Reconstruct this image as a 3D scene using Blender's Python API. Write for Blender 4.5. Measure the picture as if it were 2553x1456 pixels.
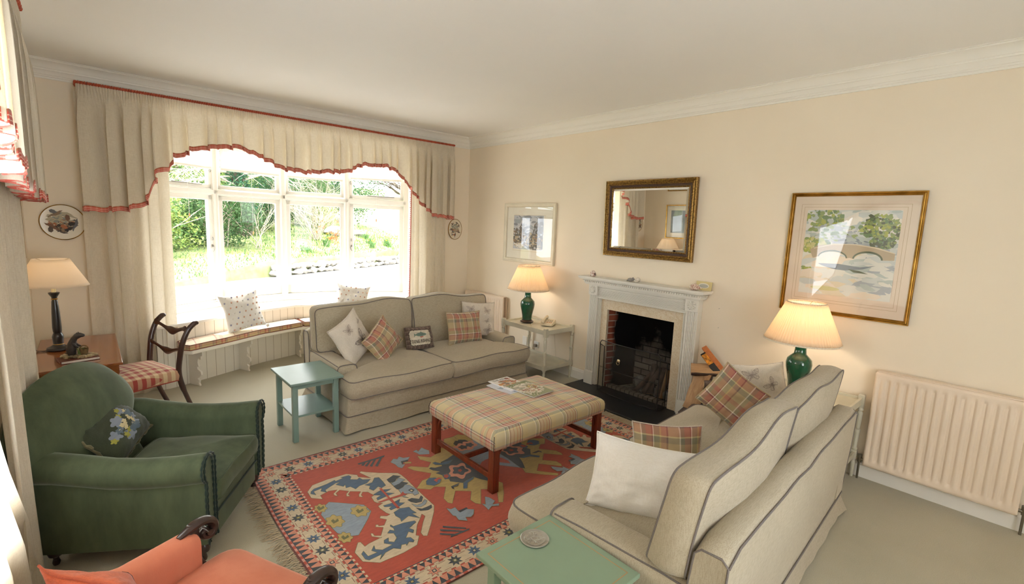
import bpy, math, random
from mathutils import Vector, Matrix, noise as mnoise
PI = math.pi
rnd = random.Random(7)
for o in list(bpy.data.objects): bpy.data.objects.remove(o, do_unlink=True)
scn = bpy.context.scene
COL = scn.collection

# ------------------------------------------------------------------ camera
cam_d = bpy.data.cameras.new('camera'); cam = bpy.data.objects.new('camera', cam_d); COL.objects.link(cam)
cam_d.sensor_fit = 'HORIZONTAL'; cam_d.sensor_width = 36.0; cam_d.lens = 1195.04 / 2553 * 36
cam_d.clip_start = 0.03; cam_d.clip_end = 400
_F = Vector((0.66015975, 0.73821028, -0.1386892)); _R = Vector((0.74857059, -0.66181766, 0.04049032)); _U = Vector((0.06189659, 0.13054873, 0.98950788))
cam.matrix_world = Matrix(((_R.x, _U.x, -_F.x, -4.62404), (_R.y, _U.y, -_F.y, -6.29598), (_R.z, _U.z, -_F.z, 1.91655), (0, 0, 0, 1)))
scn.camera = cam

# ------------------------------------------------------------------ colour management
scn.view_settings.view_transform = 'Standard'; scn.view_settings.look = 'None'
scn.view_settings.gamma = 1; scn.view_settings.use_curve_mapping = False
scn.view_settings.exposure = 0.2
scn.cycles.use_denoising = True
scn.cycles.max_bounces = 10; scn.cycles.diffuse_bounces = 6; scn.cycles.glossy_bounces = 4
scn.cycles.transparent_max_bounces = 24; scn.cycles.transmission_bounces = 8
scn.cycles.sample_clamp_indirect = 8.0
scn.cycles.caustics_reflective = False; scn.cycles.caustics_refractive = False

# ------------------------------------------------------------------ world, sun
SKY = 10.0
w = bpy.data.worlds.new('sky'); scn.world = w; w.use_nodes = True
nt = w.node_tree; nt.nodes.clear()
out = nt.nodes.new('ShaderNodeOutputWorld'); bg = nt.nodes.new('ShaderNodeBackground')
tc = nt.nodes.new('ShaderNodeTexCoord'); nz = nt.nodes.new('ShaderNodeTexNoise'); cr = nt.nodes.new('ShaderNodeValToRGB')
nz.inputs['Scale'].default_value = 2.2; nz.inputs['Detail'].default_value = 5
cr.color_ramp.elements[0].position = 0.35; cr.color_ramp.elements[0].color = (0.80, 0.90, 1.0, 1)
cr.color_ramp.elements[1].position = 0.65; cr.color_ramp.elements[1].color = (1.0, 0.99, 0.97, 1)
nt.links.new(tc.outputs['Generated'], nz.inputs['Vector']); nt.links.new(nz.outputs['Fac'], cr.inputs['Fac'])
nt.links.new(cr.outputs['Color'], bg.inputs['Color']); bg.inputs['Strength'].default_value = SKY
nt.links.new(bg.outputs['Background'], out.inputs['Surface'])
sun_d = bpy.data.lights.new('sun', 'SUN'); sun = bpy.data.objects.new('sun', sun_d); COL.objects.link(sun)
sun_d.energy = 13.0; sun_d.angle = math.radians(1.0); sun_d.color = (1.0, 0.95, 0.86)
sun.location = (-6, 8, 12)
sun.rotation_euler = Vector((0.24, -0.26, -0.94)).to_track_quat('-Z', 'Y').to_euler()

# ------------------------------------------------------------------ materials
def lin(c):
    if isinstance(c, str):
        c = c.lstrip('#'); c = [int(c[i:i + 2], 16) / 255 for i in (0, 2, 4)]
    return tuple(((x / 12.92) if x <= 0.04045 else ((x + 0.055) / 1.055) ** 2.4) for x in c[:3]) + (1,)
class NT:
    def __init__(s, name):
        s.mat = bpy.data.materials.new(name); s.mat.use_nodes = True; s.t = s.mat.node_tree
        s.t.nodes.clear(); s.out = s.n('OutputMaterial'); s.b = None
    def n(s, t, **k):
        nd = s.t.nodes.new('ShaderNode' + t)
        for a, v in k.items(): setattr(nd, a, v)
        return nd
    def l(s, a, b): s.t.links.new(a, b)
    def bsdf(s, color=None, rough=0.6, metal=0, spec=0.5, sheen=0, coat=0):
        b = s.n('BsdfPrincipled'); s.b = b
        if color is not None: b.inputs['Base Color'].default_value = lin(color)
        b.inputs['Roughness'].default_value = rough; b.inputs['Metallic'].default_value = metal
        b.inputs['Specular IOR Level'].default_value = spec
        b.inputs['Sheen Weight'].default_value = sheen; b.inputs['Coat Weight'].default_value = coat
        b.inputs['Coat Roughness'].default_value = 0.08
        s.l(b.outputs[0], s.out.inputs[0]); return b
    def coord(s, kind='Object', scale=(1, 1, 1), rot=(0, 0, 0), loc=(0, 0, 0)):
        t = s.n('TexCoord'); m = s.n('Mapping'); m.inputs['Scale'].default_value = scale
        m.inputs['Rotation'].default_value = rot; m.inputs['Location'].default_value = loc
        s.l(t.outputs[kind], m.inputs['Vector']); return m.outputs[0]
    def noise(s, vec, scale=5, detail=3, rough=0.5, dist=0):
        x = s.n('TexNoise'); x.inputs['Scale'].default_value = scale; x.inputs['Detail'].default_value = detail
        x.inputs['Roughness'].default_value = rough; x.inputs['Distortion'].default_value = dist
        s.l(vec, x.inputs['Vector']); return x.outputs['Fac']
    def ramp(s, fac, stops, interp='LINEAR'):
        r = s.n('ValToRGB'); cr = r.color_ramp; cr.interpolation = interp
        while len(cr.elements) > 1: cr.elements.remove(cr.elements[-1])
        for i, (p, c) in enumerate(stops):
            e = cr.elements[0] if i == 0 else cr.elements.new(p)
            e.position = p; e.color = lin(c)
        s.l(fac, r.inputs['Fac']); return r.outputs['Color']
    def mix(s, fac, a, b, mode='MIX'):
        m = s.n('Mix', data_type='RGBA', blend_type=mode)
        for sock, v in ((m.inputs[0], fac), (m.inputs[6], a), (m.inputs[7], b)):
            if isinstance(v, (int, float)): sock.default_value = v
            elif isinstance(v, (str, tuple, list)): sock.default_value = lin(v)
            else: s.l(v, sock)
        return m.outputs[2]
    def math(s, op, a, b=0.0, c=0.0):
        m = s.n('Math', operation=op)
        for i, v in enumerate((a, b, c)):
            if isinstance(v, (int, float)): m.inputs[i].default_value = v
            else: s.l(v, m.inputs[i])
        return m.outputs[0]
    def bump(s, h, strength=0.3, dist=0.01):
        b = s.n('Bump'); b.inputs['Strength'].default_value = strength; b.inputs['Distance'].default_value = dist
        s.l(h, b.inputs['Height']); s.l(b.outputs[0], s.b.inputs['Normal']); return b
    def color(s, c): s.l(c, s.b.inputs['Base Color'])

MATS = {}
def plain(name, color, rough=0.6, metal=0, spec=0.5, sheen=0, coat=0, nscale=0, namt=0.06, bump=0, bscale=60):
    if name in MATS: return MATS[name]
    m = NT(name); m.bsdf(color, rough, metal, spec, sheen, coat)
    v = m.coord('Object')
    if nscale:
        c = lin(color); d = tuple(max(0, x * (1 - namt * 3)) for x in c[:3]); u = tuple(min(1, x * (1 + namt * 2)) for x in c[:3])
        f = m.noise(v, nscale, 4)
        r = m.n('ValToRGB'); r.color_ramp.elements[0].position = .3; r.color_ramp.elements[1].position = .7
        r.color_ramp.elements[0].color = d + (1,); r.color_ramp.elements[1].color = u + (1,)
        m.l(f, r.inputs[0]); m.color(r.outputs[0])
    if bump: m.bump(m.noise(v, bscale, 3), bump, 0.004)
    MATS[name] = m.mat; return m.mat

def fabric(name, color, color2=None, scale=420, trans=0, rough=0.9, sheen=0.2, mottle=3.0, bump=0.3, coord='Object', thread=.5):
    """woven cloth: fine warp and weft threads, soft mottling"""
    if name in MATS: return MATS[name]
    m = NT(name); m.bsdf(color, rough, 0, 0.2, sheen)
    v = m.coord(coord); c2 = color2 or color
    a = m.noise(m.coord(coord, (0.10, 1, 1)), scale * 0.8, 2); b = m.noise(m.coord(coord, (1, 1, .10)), scale * 0.8, 2)
    thr = m.math('MULTIPLY', a, b)
    base = m.mix(m.ramp(m.noise(v, mottle, 4), [(0.3, '#000000'), (0.7, '#ffffff')]), color, c2)
    m.color(m.mix(m.math('MULTIPLY', m.ramp(thr, [(0.14, '#ffffff'), (0.32, '#000000')]), thread), base, m.mix(1.0, base, '#cfc6b8', 'MULTIPLY')))
    m.bump(thr, bump, 0.0012)
    if trans:
        t = m.n('BsdfTranslucent'); t.inputs[0].default_value = lin(color); ms = m.n('MixShader'); ms.inputs[0].default_value = trans
        m.l(m.b.outputs[0], ms.inputs[1]); m.l(t.outputs[0], ms.inputs[2]); m.l(ms.outputs[0], m.out.inputs[0])
    MATS[name] = m.mat; return m.mat

def plaid(name, period, warp, weft, coord='UV', rot=0, weave=500, rough=0.9, balance=0.5):
    """tartan: two sets of constant-colour stripes woven over one another; warp/weft = [(width, colour)...]"""
    if name in MATS: return MATS[name]
    m = NT(name); m.bsdf('#c0a080', rough, 0, 0.2, 0.2)
    v = m.coord(coord, (1 / period[0], 1 / period[1], 1), (0, 0, rot))
    sp = m.n('SeparateXYZ'); m.l(v, sp.inputs[0])
    cols = []
    for k, st in enumerate((warp, weft)):
        tot = sum(x[0] for x in st); pos = 0; stops = []
        for wd, c in st: stops.append((pos / tot, c)); pos += wd
        cols.append(m.ramp(m.math('FRACT', sp.outputs[k]), stops, 'CONSTANT'))
    # twill: alternate which set lies on top
    v2 = m.coord(coord, (weave, weave, 1), (0, 0, rot + 0.785))
    s2 = m.n('SeparateXYZ'); m.l(v2, s2.inputs[0])
    tw = m.math('GREATER_THAN', m.math('FRACT', s2.outputs[0]), 0.5)
    f = m.math('ADD', m.math('MULTIPLY', tw, 0.30), balance - 0.15)
    m.color(m.mix(f, cols[0], cols[1]))
    m.bump(m.math('FRACT', s2.outputs[0]), 0.15, 0.001)
    MATS[name] = m.mat; return m.mat

def glass_mat(name='window_glass', tint='#ffffff', refl=1.0):
    if name in MATS: return MATS[name]
    m = NT(name); t = m.n('BsdfTransparent'); t.inputs[0].default_value = lin(tint); g = m.n('BsdfGlossy'); g.inputs['Roughness'].default_value = 0.01
    lw = m.n('LayerWeight'); lw.inputs[0].default_value = .5; ms = m.n('MixShader')
    fr = m.math('ADD', m.math('MULTIPLY', m.math('POWER', lw.outputs['Facing'], 5.0), .9), .04)
    m.l(m.math('MULTIPLY', fr, refl), ms.inputs[0]); m.l(t.outputs[0], ms.inputs[1]); m.l(g.outputs[0], ms.inputs[2]); m.l(ms.outputs[0], m.out.inputs[0])
    MATS[name] = m.mat; return m.mat

def wood(name, c1, c2, scale=(1, 12, 12), rough=0.35, coat=0.2, rot=(0, 0, 0)):
    if name in MATS: return MATS[name]
    m = NT(name); m.bsdf(c1, rough, 0, 0.5, 0, coat)
    v = m.coord('Object', scale, rot)
    f = m.noise(v, 3.0, 6, 0.6, 0.8)
    m.color(m.ramp(f, [(0.28, c1), (0.72, c2)])); m.bump(m.noise(v, 14, 3), 0.05, 0.002)
    MATS[name] = m.mat; return m.mat

# ------------------------------------------------------------------ mesh builder
class MB:
    def __init__(s): s.v = []; s.f = []; s.mi = []; s.uv = {}; s.sm = []
    def add(s, vs, fs, m=0, uvs=None, smooth=True):
        o = len(s.v); s.v += [tuple(p) for p in vs]
        for k, f in enumerate(fs):
            if uvs is not None: s.uv[len(s.f)] = [uvs[i] for i in f]
            s.f.append([o + i for i in f]); s.mi.append(m); s.sm.append(smooth)
        return s
    def box(s, x0, x1, y0, y1, z0, z1, m=0):
        vs = [(x, y, z) for z in (z0, z1) for y in (y0, y1) for x in (x0, x1)]
        return s.add(vs, [(0, 2, 3, 1), (4, 5, 7, 6), (0, 1, 5, 4), (2, 6, 7, 3), (0, 4, 6, 2), (1, 3, 7, 5)], m, smooth=False)
    def obox(s, c, size, rot=(0, 0, 0), m=0):
        from mathutils import Euler
        R = Euler(rot).to_matrix(); h = [x / 2 for x in size]
        vs = [Vector(c) + R @ Vector((x * h[0], y * h[1], z * h[2])) for z in (-1, 1) for y in (-1, 1) for x in (-1, 1)]
        return s.add(vs, [(0, 2, 3, 1), (4, 5, 7, 6), (0, 1, 5, 4), (2, 6, 7, 3), (0, 4, 6, 2), (1, 3, 7, 5)], m, smooth=False)
    def frustum(s, c0, s0, c1, s1, m=0):
        """rect tapering from size s0 at c0 to s1 at c1"""
        vs = []
        for c, z in ((c0, s0), (c1, s1)):
            for (a, b) in ((-1, -1), (1, -1), (1, 1), (-1, 1)): vs.append((c[0] + a * z[0] / 2, c[1] + b * z[1] / 2, c[2]))
        return s.add(vs, [(3, 2, 1, 0), (4, 5, 6, 7), (0, 1, 5, 4), (1, 2, 6, 5), (2, 3, 7, 6), (3, 0, 4, 7)], m, smooth=False)
    def tube(s, pts, r, n=8, closed=False, m=0, flat=None, cap=True):
        pts = [Vector(p) for p in pts]; N = len(pts)
        if not hasattr(r, '__len__'): r = [r] * N
        vs = []; nrm = None
        for i, p in enumerate(pts):
            if closed: t = pts[(i + 1) % N] - pts[i - 1]
            else: t = pts[min(i + 1, N - 1)] - pts[max(i - 1, 0)]
            if t.length < 1e-9: t = Vector((0, 0, 1))
            t.normalize()
            if nrm is None:
                a = Vector((0, 0, 1)) if abs(t.z) < 0.9 else Vector((1, 0, 0)); nrm = (a - t * a.dot(t)).normalized()
            else:
                nrm = nrm - t * nrm.dot(t)
                nrm = nrm.normalized() if nrm.length > 1e-6 else Vector((1, 0, 0))
            bt = t.cross(nrm)
            for k in range(n):
                an = 2 * PI * k / n; ca = math.cos(an) * r[i]; sa = math.sin(an) * r[i] * (flat or 1)
                vs.append(p + nrm * ca + bt * sa)
        fs = []
        for i in range(N if closed else N - 1):
            j = (i + 1) % N
            for k in range(n):
                l = (k + 1) % n; fs.append((i * n + k, i * n + l, j * n + l, j * n + k))
        if not closed and cap: fs.append(tuple(range(n))[::-1]); fs.append(tuple((N - 1) * n + k for k in range(n)))
        return s.add(vs, fs, m)
    def lathe(s, prof, n=32, c=(0, 0, 0), m=0, pleat=0, pn=0):
        vs = []; fs = []; P = len(prof)
        for i, (r, z) in enumerate(prof):
            for k in range(n):
                a = 2 * PI * k / n; rr = r * (1 + (pleat * math.cos(a * pn) if pleat else 0)); vs.append((c[0] + rr * math.cos(a), c[1] + rr * math.sin(a), c[2] + z))
        for i in range(P - 1):
            for k in range(n):
                l = (k + 1) % n; fs.append((i * n + k, i * n + l, (i + 1) * n + l, (i + 1) * n + k))
        if prof[0][0] > 1e-5: pass
        return s.add(vs, fs, m)
    def prism(s, poly, z0, z1, m=0, T=None):
        n = len(poly); T = T or (lambda p: p)
        vs = [T((x, y, z0)) for x, y in poly] + [T((x, y, z1)) for x, y in poly]
        fs = [tuple(range(n))[::-1], tuple(range(n, 2 * n))] + [(i, (i + 1) % n, n + (i + 1) % n, n + i) for i in range(n)]
        return s.add(vs, fs, m, smooth=False)
    def grid(s, fn, nu, nv, m=0, cu=False, cv=False, uvf=None, flip=False):
        vs = []; uvs = []
        for j in range(nv + (0 if cv else 1)):
            for i in range(nu + (0 if cu else 1)):
                u = i / nu; v = j / nv; vs.append(fn(u, v)); uvs.append(uvf(u, v) if uvf else (u, v))
        W = nu + (0 if cu else 1); Hh = nv + (0 if cv else 1); fs = []
        for j in range(nv):
            for i in range(nu):
                a = j * W + i; b = j * W + (i + 1) % W; c = ((j + 1) % Hh) * W + (i + 1) % W; d = ((j + 1) % Hh) * W + i
                fs.append((a, d, c, b) if flip else (a, b, c, d))
        return s.add(vs, fs, m, uvs)
    def sweep(s, prof, path, m=0, closed=False, capends=True):
        """prof = [(out, up)], path = [(point, outdir)] -- a moulding"""
        P = len(prof); vs = []
        for p, o in path:
            for a, b in prof: vs.append((p[0] + o[0] * a, p[1] + o[1] * a, p[2] + b))
        fs = []; N = len(path)
        for i in range(N if closed else N - 1):
            j = (i + 1) % N
            for k in range(P - 1): fs.append((i * P + k, j * P + k, j * P + k + 1, i * P + k + 1))
        return s.add(vs, fs, m, smooth=False)
    def build(s, name, mats, parent=None, bevel=0, smooth=40, sub=0, loc=None, seg=2, weld=False, solid=0):
        me = bpy.data.meshes.new(name); me.from_pydata([tuple(v) for v in s.v], [], s.f)
        if not isinstance(mats, (list, tuple)): mats = [mats]
        for mm in mats: me.materials.append(mm)
        if s.uv:
            ul = me.uv_layers.new(name='UVMap')
            for p in me.polygons:
                if p.index in s.uv:
                    for k, li in enumerate(p.loop_indices): ul.data[li].uv = s.uv[p.index][k]
        for p in me.polygons: p.material_index = s.mi[p.index]; p.use_smooth = bool(smooth)
        me.validate(); me.update()
        if smooth: me.set_sharp_from_angle(angle=math.radians(smooth))
        o = bpy.data.objects.new(name, me); COL.objects.link(o)
        if parent: o.parent = parent
        if loc: o.location = loc
        if weld: o.modifiers.new('weld', 'WELD').merge_threshold = 1e-4
        if solid: sm = o.modifiers.new('solid', 'SOLIDIFY'); sm.thickness = solid; sm.offset = 0
        if bevel:
            b = o.modifiers.new('bevel', 'BEVEL'); b.width = bevel; b.segments = seg; b.limit_method = 'ANGLE'; b.angle_limit = math.radians(35); b.harden_normals = False
        if sub: q = o.modifiers.new('sub', 'SUBSURF'); q.levels = sub; q.render_levels = sub
        return o

def tag(o, label=None, cat=None, group=None, kind=None):
    if label: o['label'] = label
    if cat: o['category'] = cat
    if group: o['group'] = group
    if kind: o['kind'] = kind
    return o
def thing(name, label, cat, loc=(0, 0, 0), rz=0, group=None, rot=None):
    o = bpy.data.objects.new(name, None); COL.objects.link(o); o.empty_display_size = 0.1
    o.location = loc; o.rotation_euler = rot or (0, 0, rz)
    return tag(o, label, cat, group)
def struct(mb, name, mats, parent=None, **k):
    o = mb.build(name, mats, parent, **k)
    if parent is None: o['kind'] = 'structure'
    return o
def dup(root, loc=None, rz=None, label=None):
    def cp(o, par):
        c = o.copy(); COL.objects.link(c); c.parent = par
        for ch in list(o.children): cp(ch, c)
        return c
    r = cp(root, None)
    if loc: r.location = loc
    if rz is not None: r.rotation_euler = (0, 0, rz)
    if label: r['label'] = label
    return r
def rpoly(pts, r, n=5):
    """polygon with rounded corners -> list of 2d points"""
    out = []; N = len(pts)
    if not hasattr(r, '__len__'): r = [r] * N
    for i in range(N):
        p = Vector(pts[i]); a = (Vector(pts[i - 1]) - p); b = (Vector(pts[(i + 1) % N]) - p)
        rr = min(r[i], a.length * .45, b.length * .45); a.normalize(); b.normalize()
        p0 = p + a * rr; p2 = p + b * rr
        for k in range(n + 1):
            t = k / n; q = p0 * (1 - t) ** 2 + p * 2 * t * (1 - t) + p2 * t * t; out.append((q.x, q.y))
    return out
def resample(poly, step, closed=True):
    out = []; N = len(poly)
    for i in range(N if closed else N - 1):
        a = Vector(poly[i]); b = Vector(poly[(i + 1) % N]); n = max(1, int((b - a).length / step + 0.5))
        for k in range(n): out.append(tuple(a.lerp(b, k / n)))
    if not closed: out.append(tuple(poly[-1]))
    return out
def smoothstep(a, b, x):
    t = max(0, min(1, (x - a) / (b - a))); return t * t * (3 - 2 * t)
def interp(tab, x):
    if x <= tab[0][0]: return tab[0][1]
    for (a, va), (b, vb) in zip(tab, tab[1:]):
        if x <= b: t = (x - a) / (b - a); return va + (vb - va) * t
    return tab[-1][1]
def catmull(pts, n=8):
    P = [Vector(p) for p in pts]; out = []
    for i in range(len(P) - 1):
        p0 = P[max(i - 1, 0)]; p1 = P[i]; p2 = P[i + 1]; p3 = P[min(i + 2, len(P) - 1)]
        for k in range(n):
            t = k / n; out.append(0.5 * ((2 * p1) + (-p0 + p2) * t + (2 * p0 - 5 * p1 + 4 * p2 - p3) * t * t + (-p0 + 3 * p1 - 3 * p2 + p3) * t ** 3))
    out.append(P[-1]); return out
# ================================================================== room shell
XL, YF, HC, CE = -5.03, -8.3, 3.0625, 3.215
def wallmat(name, c, c2):
    m = NT(name); m.bsdf(c, 0.85, 0, 0.2); v = m.coord('Object')
    m.color(m.ramp(m.noise(v, 1.3, 3), [(0.3, c), (0.7, c2)])); m.bump(m.noise(v, 90, 3), 0.12, 0.002); return m.mat
M_wall = wallmat('cream_wall_paint', '#ecdfca', '#efe3cf')
M_ceil = wallmat('white_ceiling_paint', '#f1f0ed', '#f3f2ef')
M_white = plain('white_gloss_paint', '#f0ede6', 0.35, nscale=3, namt=0.01)
M_bead = plain('cream_bead_board_paint', '#ece6da', 0.45, nscale=4, namt=0.012)
M_surround = plain('pale_grey_mantel_paint', '#e2dfd5', 0.45, nscale=3, namt=0.012)
M_rad = plain('cream_radiator_enamel', '#ecdac6', 0.35, nscale=2, namt=0.01)
M_metal = plain('dull_nickel', '#8f8a80', 0.35, 1)
M_brass = plain('aged_brass', '#b08d4a', 0.35, 1, nscale=20)
M_black = plain('black_iron', '#1b1a1a', 0.5, 0, nscale=20, namt=.05)
m = NT('beige_carpet'); m.bsdf('#b9b397', 0.95, 0, 0.1, 0.3); v = m.coord('Object')
c1 = m.ramp(m.noise(v, 1.1, 4, .6), [(0.3, '#bcb6a0'), (0.7, '#c8c2ad')])
m.color(m.mix(m.noise(v, 260, 2), c1, m.mix(1.0, c1, '#cfcabd', 'MULTIPLY'))); m.bump(m.noise(v, 300, 2), 0.5, 0.004); M_carpet = m.mat

b = MB(); b.box(XL - .2, .7, YF - .2, 1.2, -.12, 0); struct(b, 'floor', M_carpet)
b = MB(); b.box(XL - .2, .2, YF - .2, .2, CE, CE + .12); struct(b, 'ceiling', M_ceil)
# window wall, opening for the bay
OX0, OX1, OZ = -4.13, -0.87, 2.86
b = MB(); b.box(XL - .2, OX0, 0, .2, 0, CE); b.box(OX1, .2, 0, .2, 0, CE); b.box(OX0, OX1, 0, .2, OZ, CE); struct(b, 'wall_back', M_wall)
# fireplace wall, opening for the firebox
FY0, FY1, FZ = -3.741, -2.874, 0.968
b = MB(); b.box(0, .2, FY1, .0, 0, CE); b.box(0, .2, YF, FY0, 0, CE); b.box(0, .2, FY0, FY1, FZ, CE); struct(b, 'wall_right', M_wall)
# left wall with the second window
WY0, WY1, WZ0, WZ1 = -5.1, -3.45, 0.45, 2.75
b = MB(); b.box(XL - .2, XL, WY1, 0, 0, CE); b.box(XL - .2, XL, YF, WY0, 0, CE); b.box(XL - .2, XL, WY0, WY1, 0, WZ0); b.box(XL - .2, XL, WY0, WY1, WZ1, CE); struct(b, 'wall_left', M_wall)
# wall behind the photographer, with a glazed opening added and sized to light the room
BX0, BX1, BZ0, BZ1 = -4.5, -2.4, 0.6, 2.6
b = MB(); b.box(XL - .2, BX0, YF - .2, YF, 0, CE); b.box(BX1, .2, YF - .2, YF, 0, CE); b.box(BX0, BX1, YF - .2, YF, 0, BZ0); b.box(BX0, BX1, YF - .2, YF, BZ1, CE); struct(b, 'wall_front', M_wall)
# cornice all round
prof = [(0, 0), (.014, 0), (.014, .016), (.022, .02), (.022, .03), (.03, .034), (.036, .05), (.05, .066), (.056, .068), (.056, .082), (.062, .085), (.074, .106), (.096, .125), (.118, .134), (.124, .136), (.124, .146), (.135, .148), (.135, CE - HC)]
b = MB()
b.sweep(prof, [((XL, 0, HC), (1, -1)), ((0, 0, HC), (-1, -1)), ((0, YF, HC), (-1, 1)), ((XL, YF, HC), (1, 1))], closed=True)
struct(b, 'trim_1', plain('white_cornice_paint', '#eeebe2', 0.6), smooth=25)
# skirting boards
def skirting(name, p, q, out):
    pr = [(0, 0), (.018, 0), (.018, .10), (.012, .112), (.008, .125), (0, .13)]
    b = MB(); b.sweep(pr, [((p[0], p[1], 0), out), ((q[0], q[1], 0), out)]); return struct(b, name, M_white, smooth=25)
skirting('baseboard_right', (0, 0), (0, -2.6), (-1, 0)); skirting('baseboard_right_front', (0, -4.04), (0, YF), (-1, 0))
skirting('baseboard_left', (XL, 0), (XL, YF), (1, 0)); skirting('baseboard_back_left', (XL, 0), (OX0, 0), (0, -1)); skirting('baseboard_back_right', (OX1, 0), (0, 0), (0, -1))
skirting('baseboard_front', (XL, YF), (0, YF), (0, 1))

# ------------------------------------------------------------------ bay
V = [(-4.125, .4375), (-3.368, .873), (-2.5, 1.036), (-1.632, .873), (-.875, .4375)]
BW = [(-1.62, -.16), (-1.36, -.05), (-1.0, .13), (-.5, .38), (0, .55), (.5, .38), (1.0, .13), (1.36, -.05), (1.62, -.16)]
def bay_y(dx, off=0): return interp(BW, dx) + off
bead = [(-2.5 + dx, max(y, -.12)) for dx, y in [(i * .0225 * 2 - 1.62, bay_y(i * .045 - 1.62)) for i in range(73)]]
m = NT('bead_board_cream'); m.bsdf('#ece6da', 0.45, 0, .4); v = m.coord('UV', (1 / .115, 1, 1)); sp = m.n('SeparateXYZ'); m.l(v, sp.inputs[0])
fr = m.math('FRACT', sp.outputs[0]); g = m.math('LESS_THAN', m.math('ABSOLUTE', m.math('SUBTRACT', fr, 0.5)), 0.028)
m.color(m.mix(g, '#ece6da', '#b9ae9c')); m.bump(m.math('SUBTRACT', 1.0, g), .6, .004); M_board = m.mat
b = MB(); n = len(bead) - 1
b.grid(lambda u, v: (bead[round(u * n)][0], bead[round(u * n)][1], v * .69), n, 1, uvf=lambda u, v: (u * 3.6, v))
b.grid(lambda u, v: (bead[round(u * n)][0], bead[round(u * n)][1] + .05, v * .69), n, 1, uvf=lambda u, v: (u * 3.6, v), flip=True)
struct(b, 'trim_2', M_board, smooth=60)
# outer skin below the glass, soffit, side cheeks
b = MB(); pts = V + [(-.87, 0), (-4.13, 0)]
b.prism(V + [(-.87, .2), (-4.13, .2)], OZ, CE); struct(b, 'trim_3', M_ceil)
b = MB()
for i in range(4):
    (x0, y0), (x1, y1) = V[i], V[i + 1]; b.add([(x0, y0 + .06, -.3), (x1, y1 + .06, -.3), (x1, y1 + .06, .70), (x0, y0 + .06, .70)], [(0, 1, 2, 3)], smooth=False)
    b.add([(x0, y0 + .10, -.3), (x1, y1 + .10, -.3), (x1, y1 + .10, .70), (x0, y0 + .10, .70)], [(3, 2, 1, 0)], smooth=False)
struct(b, 'wall_bay', M_wall)
b = MB(); b.box(-4.2, -4.13, .2, .50, 0, OZ); b.box(-.87, -.80, .2, .50, 0, OZ); struct(b, 'wall_bay_side', M_white)
# window board (deep sill)
front = [(-2.5 + dx, bay_y(dx) - .03) for dx in [i * .09 - 1.62 for i in range(37)] if -4.13 < -2.5 + dx < -.87]
b = MB(); poly = front + [(V[4][0], V[4][1] + .06), (V[3][0], V[3][1] + .07), (V[2][0], V[2][1] + .08), (V[1][0], V[1][1] + .07), (V[0][0], V[0][1] + .06)]
b.prism(poly, .675, .705); struct(b, 'trim_4', M_white, bevel=.006)

M_glass = glass_mat(refl=.35)
def local_facet(A, B):
    dx, dy = B[0] - A[0], B[1] - A[1]; return math.hypot(dx, dy), math.atan2(dy, dx)
def handle_parts(par, x, z, flip=1):
    b = MB(); b.obox((x, -.034, z), (.016, .006, .03)); b.tube([(x, -.03, z), (x, -.05, z)], .006); b.tube([(x, -.05, z), (x + .01 * flip, -.052, z - .02), (x + .004 * flip, -.055, z - .05), (x - .012 * flip, -.056, z - .075)], [.006, .005, .005, .004])
    h = b.build('handle', M_metal, par)
    b = MB(); b.tube([(x, -.036, z + .07), (x, -.042, z + .09), (x, -.036, z + .11)], .006); b.build('catch', M_metal, par); return h
for i in range(4):
    L, a = local_facet(V[i], V[i + 1])
    w = bpy.data.objects.new('window_%d' % (i + 1), None); COL.objects.link(w); w.location = (V[i][0], V[i][1], 0); w.rotation_euler = (0, 0, a); w['kind'] = 'structure'
    T = .055
    b = MB()   # fixed frame: sill rail, transom, head, posts
    b.box(0, L, -.03, T, .705, .80); b.box(0, L, -.05, -.03, .705, .775); b.box(0, L, -.03, T, 2.135, 2.215); b.box(0, L, -.045, -.03, 2.150, 2.20)
    b.box(0, L, -.03, T, 2.80, OZ); b.box(-.035, .035, -.045, T, .705, OZ); b.box(L - .035, L + .035, -.045, T, .705, OZ)
    b.build('window_frame', M_white, w, bevel=.004)
    cas = i in (0, 3)
    for nm, z0, z1, wd in (('casement', .80, 2.135, .062), ('top_light', 2.215, 2.80, .05)):
        b = MB(); x0, x1 = .037, L - .037; yy = (-.028, .03) if cas else (-.012, .03)
        b.box(x0, x1, yy[0], yy[1], z0 + .003, z0 + wd + .07 * (nm == 'casement')); b.box(x0, x1, yy[0], yy[1], z1 - wd, z1 - .003)
        b.box(x0, x0 + wd, yy[0], yy[1], z0 + .003, z1 - .003); b.box(x1 - wd, x1, yy[0], yy[1], z0 + .003, z1 - .003)
        c = b.build(nm, M_white, w, bevel=.006)
        b = MB(); b.box(x0 + wd - .01, x1 - wd + .01, .008, .012, z0 + wd, z1 - wd + .01); b.build('pane', M_glass, c)
        if cas:
            hx = (x1 - wd / 2) if i == 0 else (x0 + wd / 2)
            if nm == 'casement': handle_parts(c, hx, 1.50, 1 if i == 0 else -1)
            else:
                b = MB(); b.tube([(hx, -.032, 2.42), (hx, -.045, 2.44), (hx, -.032, 2.46)], .007); b.build('catch', M_metal, c)
                b = MB(); b.tube([(L * .35, -.04, 2.262), (L * .55, -.05, 2.258), (L * .8, -.03, 2.256)], .006); b.build('stay', M_metal, c)

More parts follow.
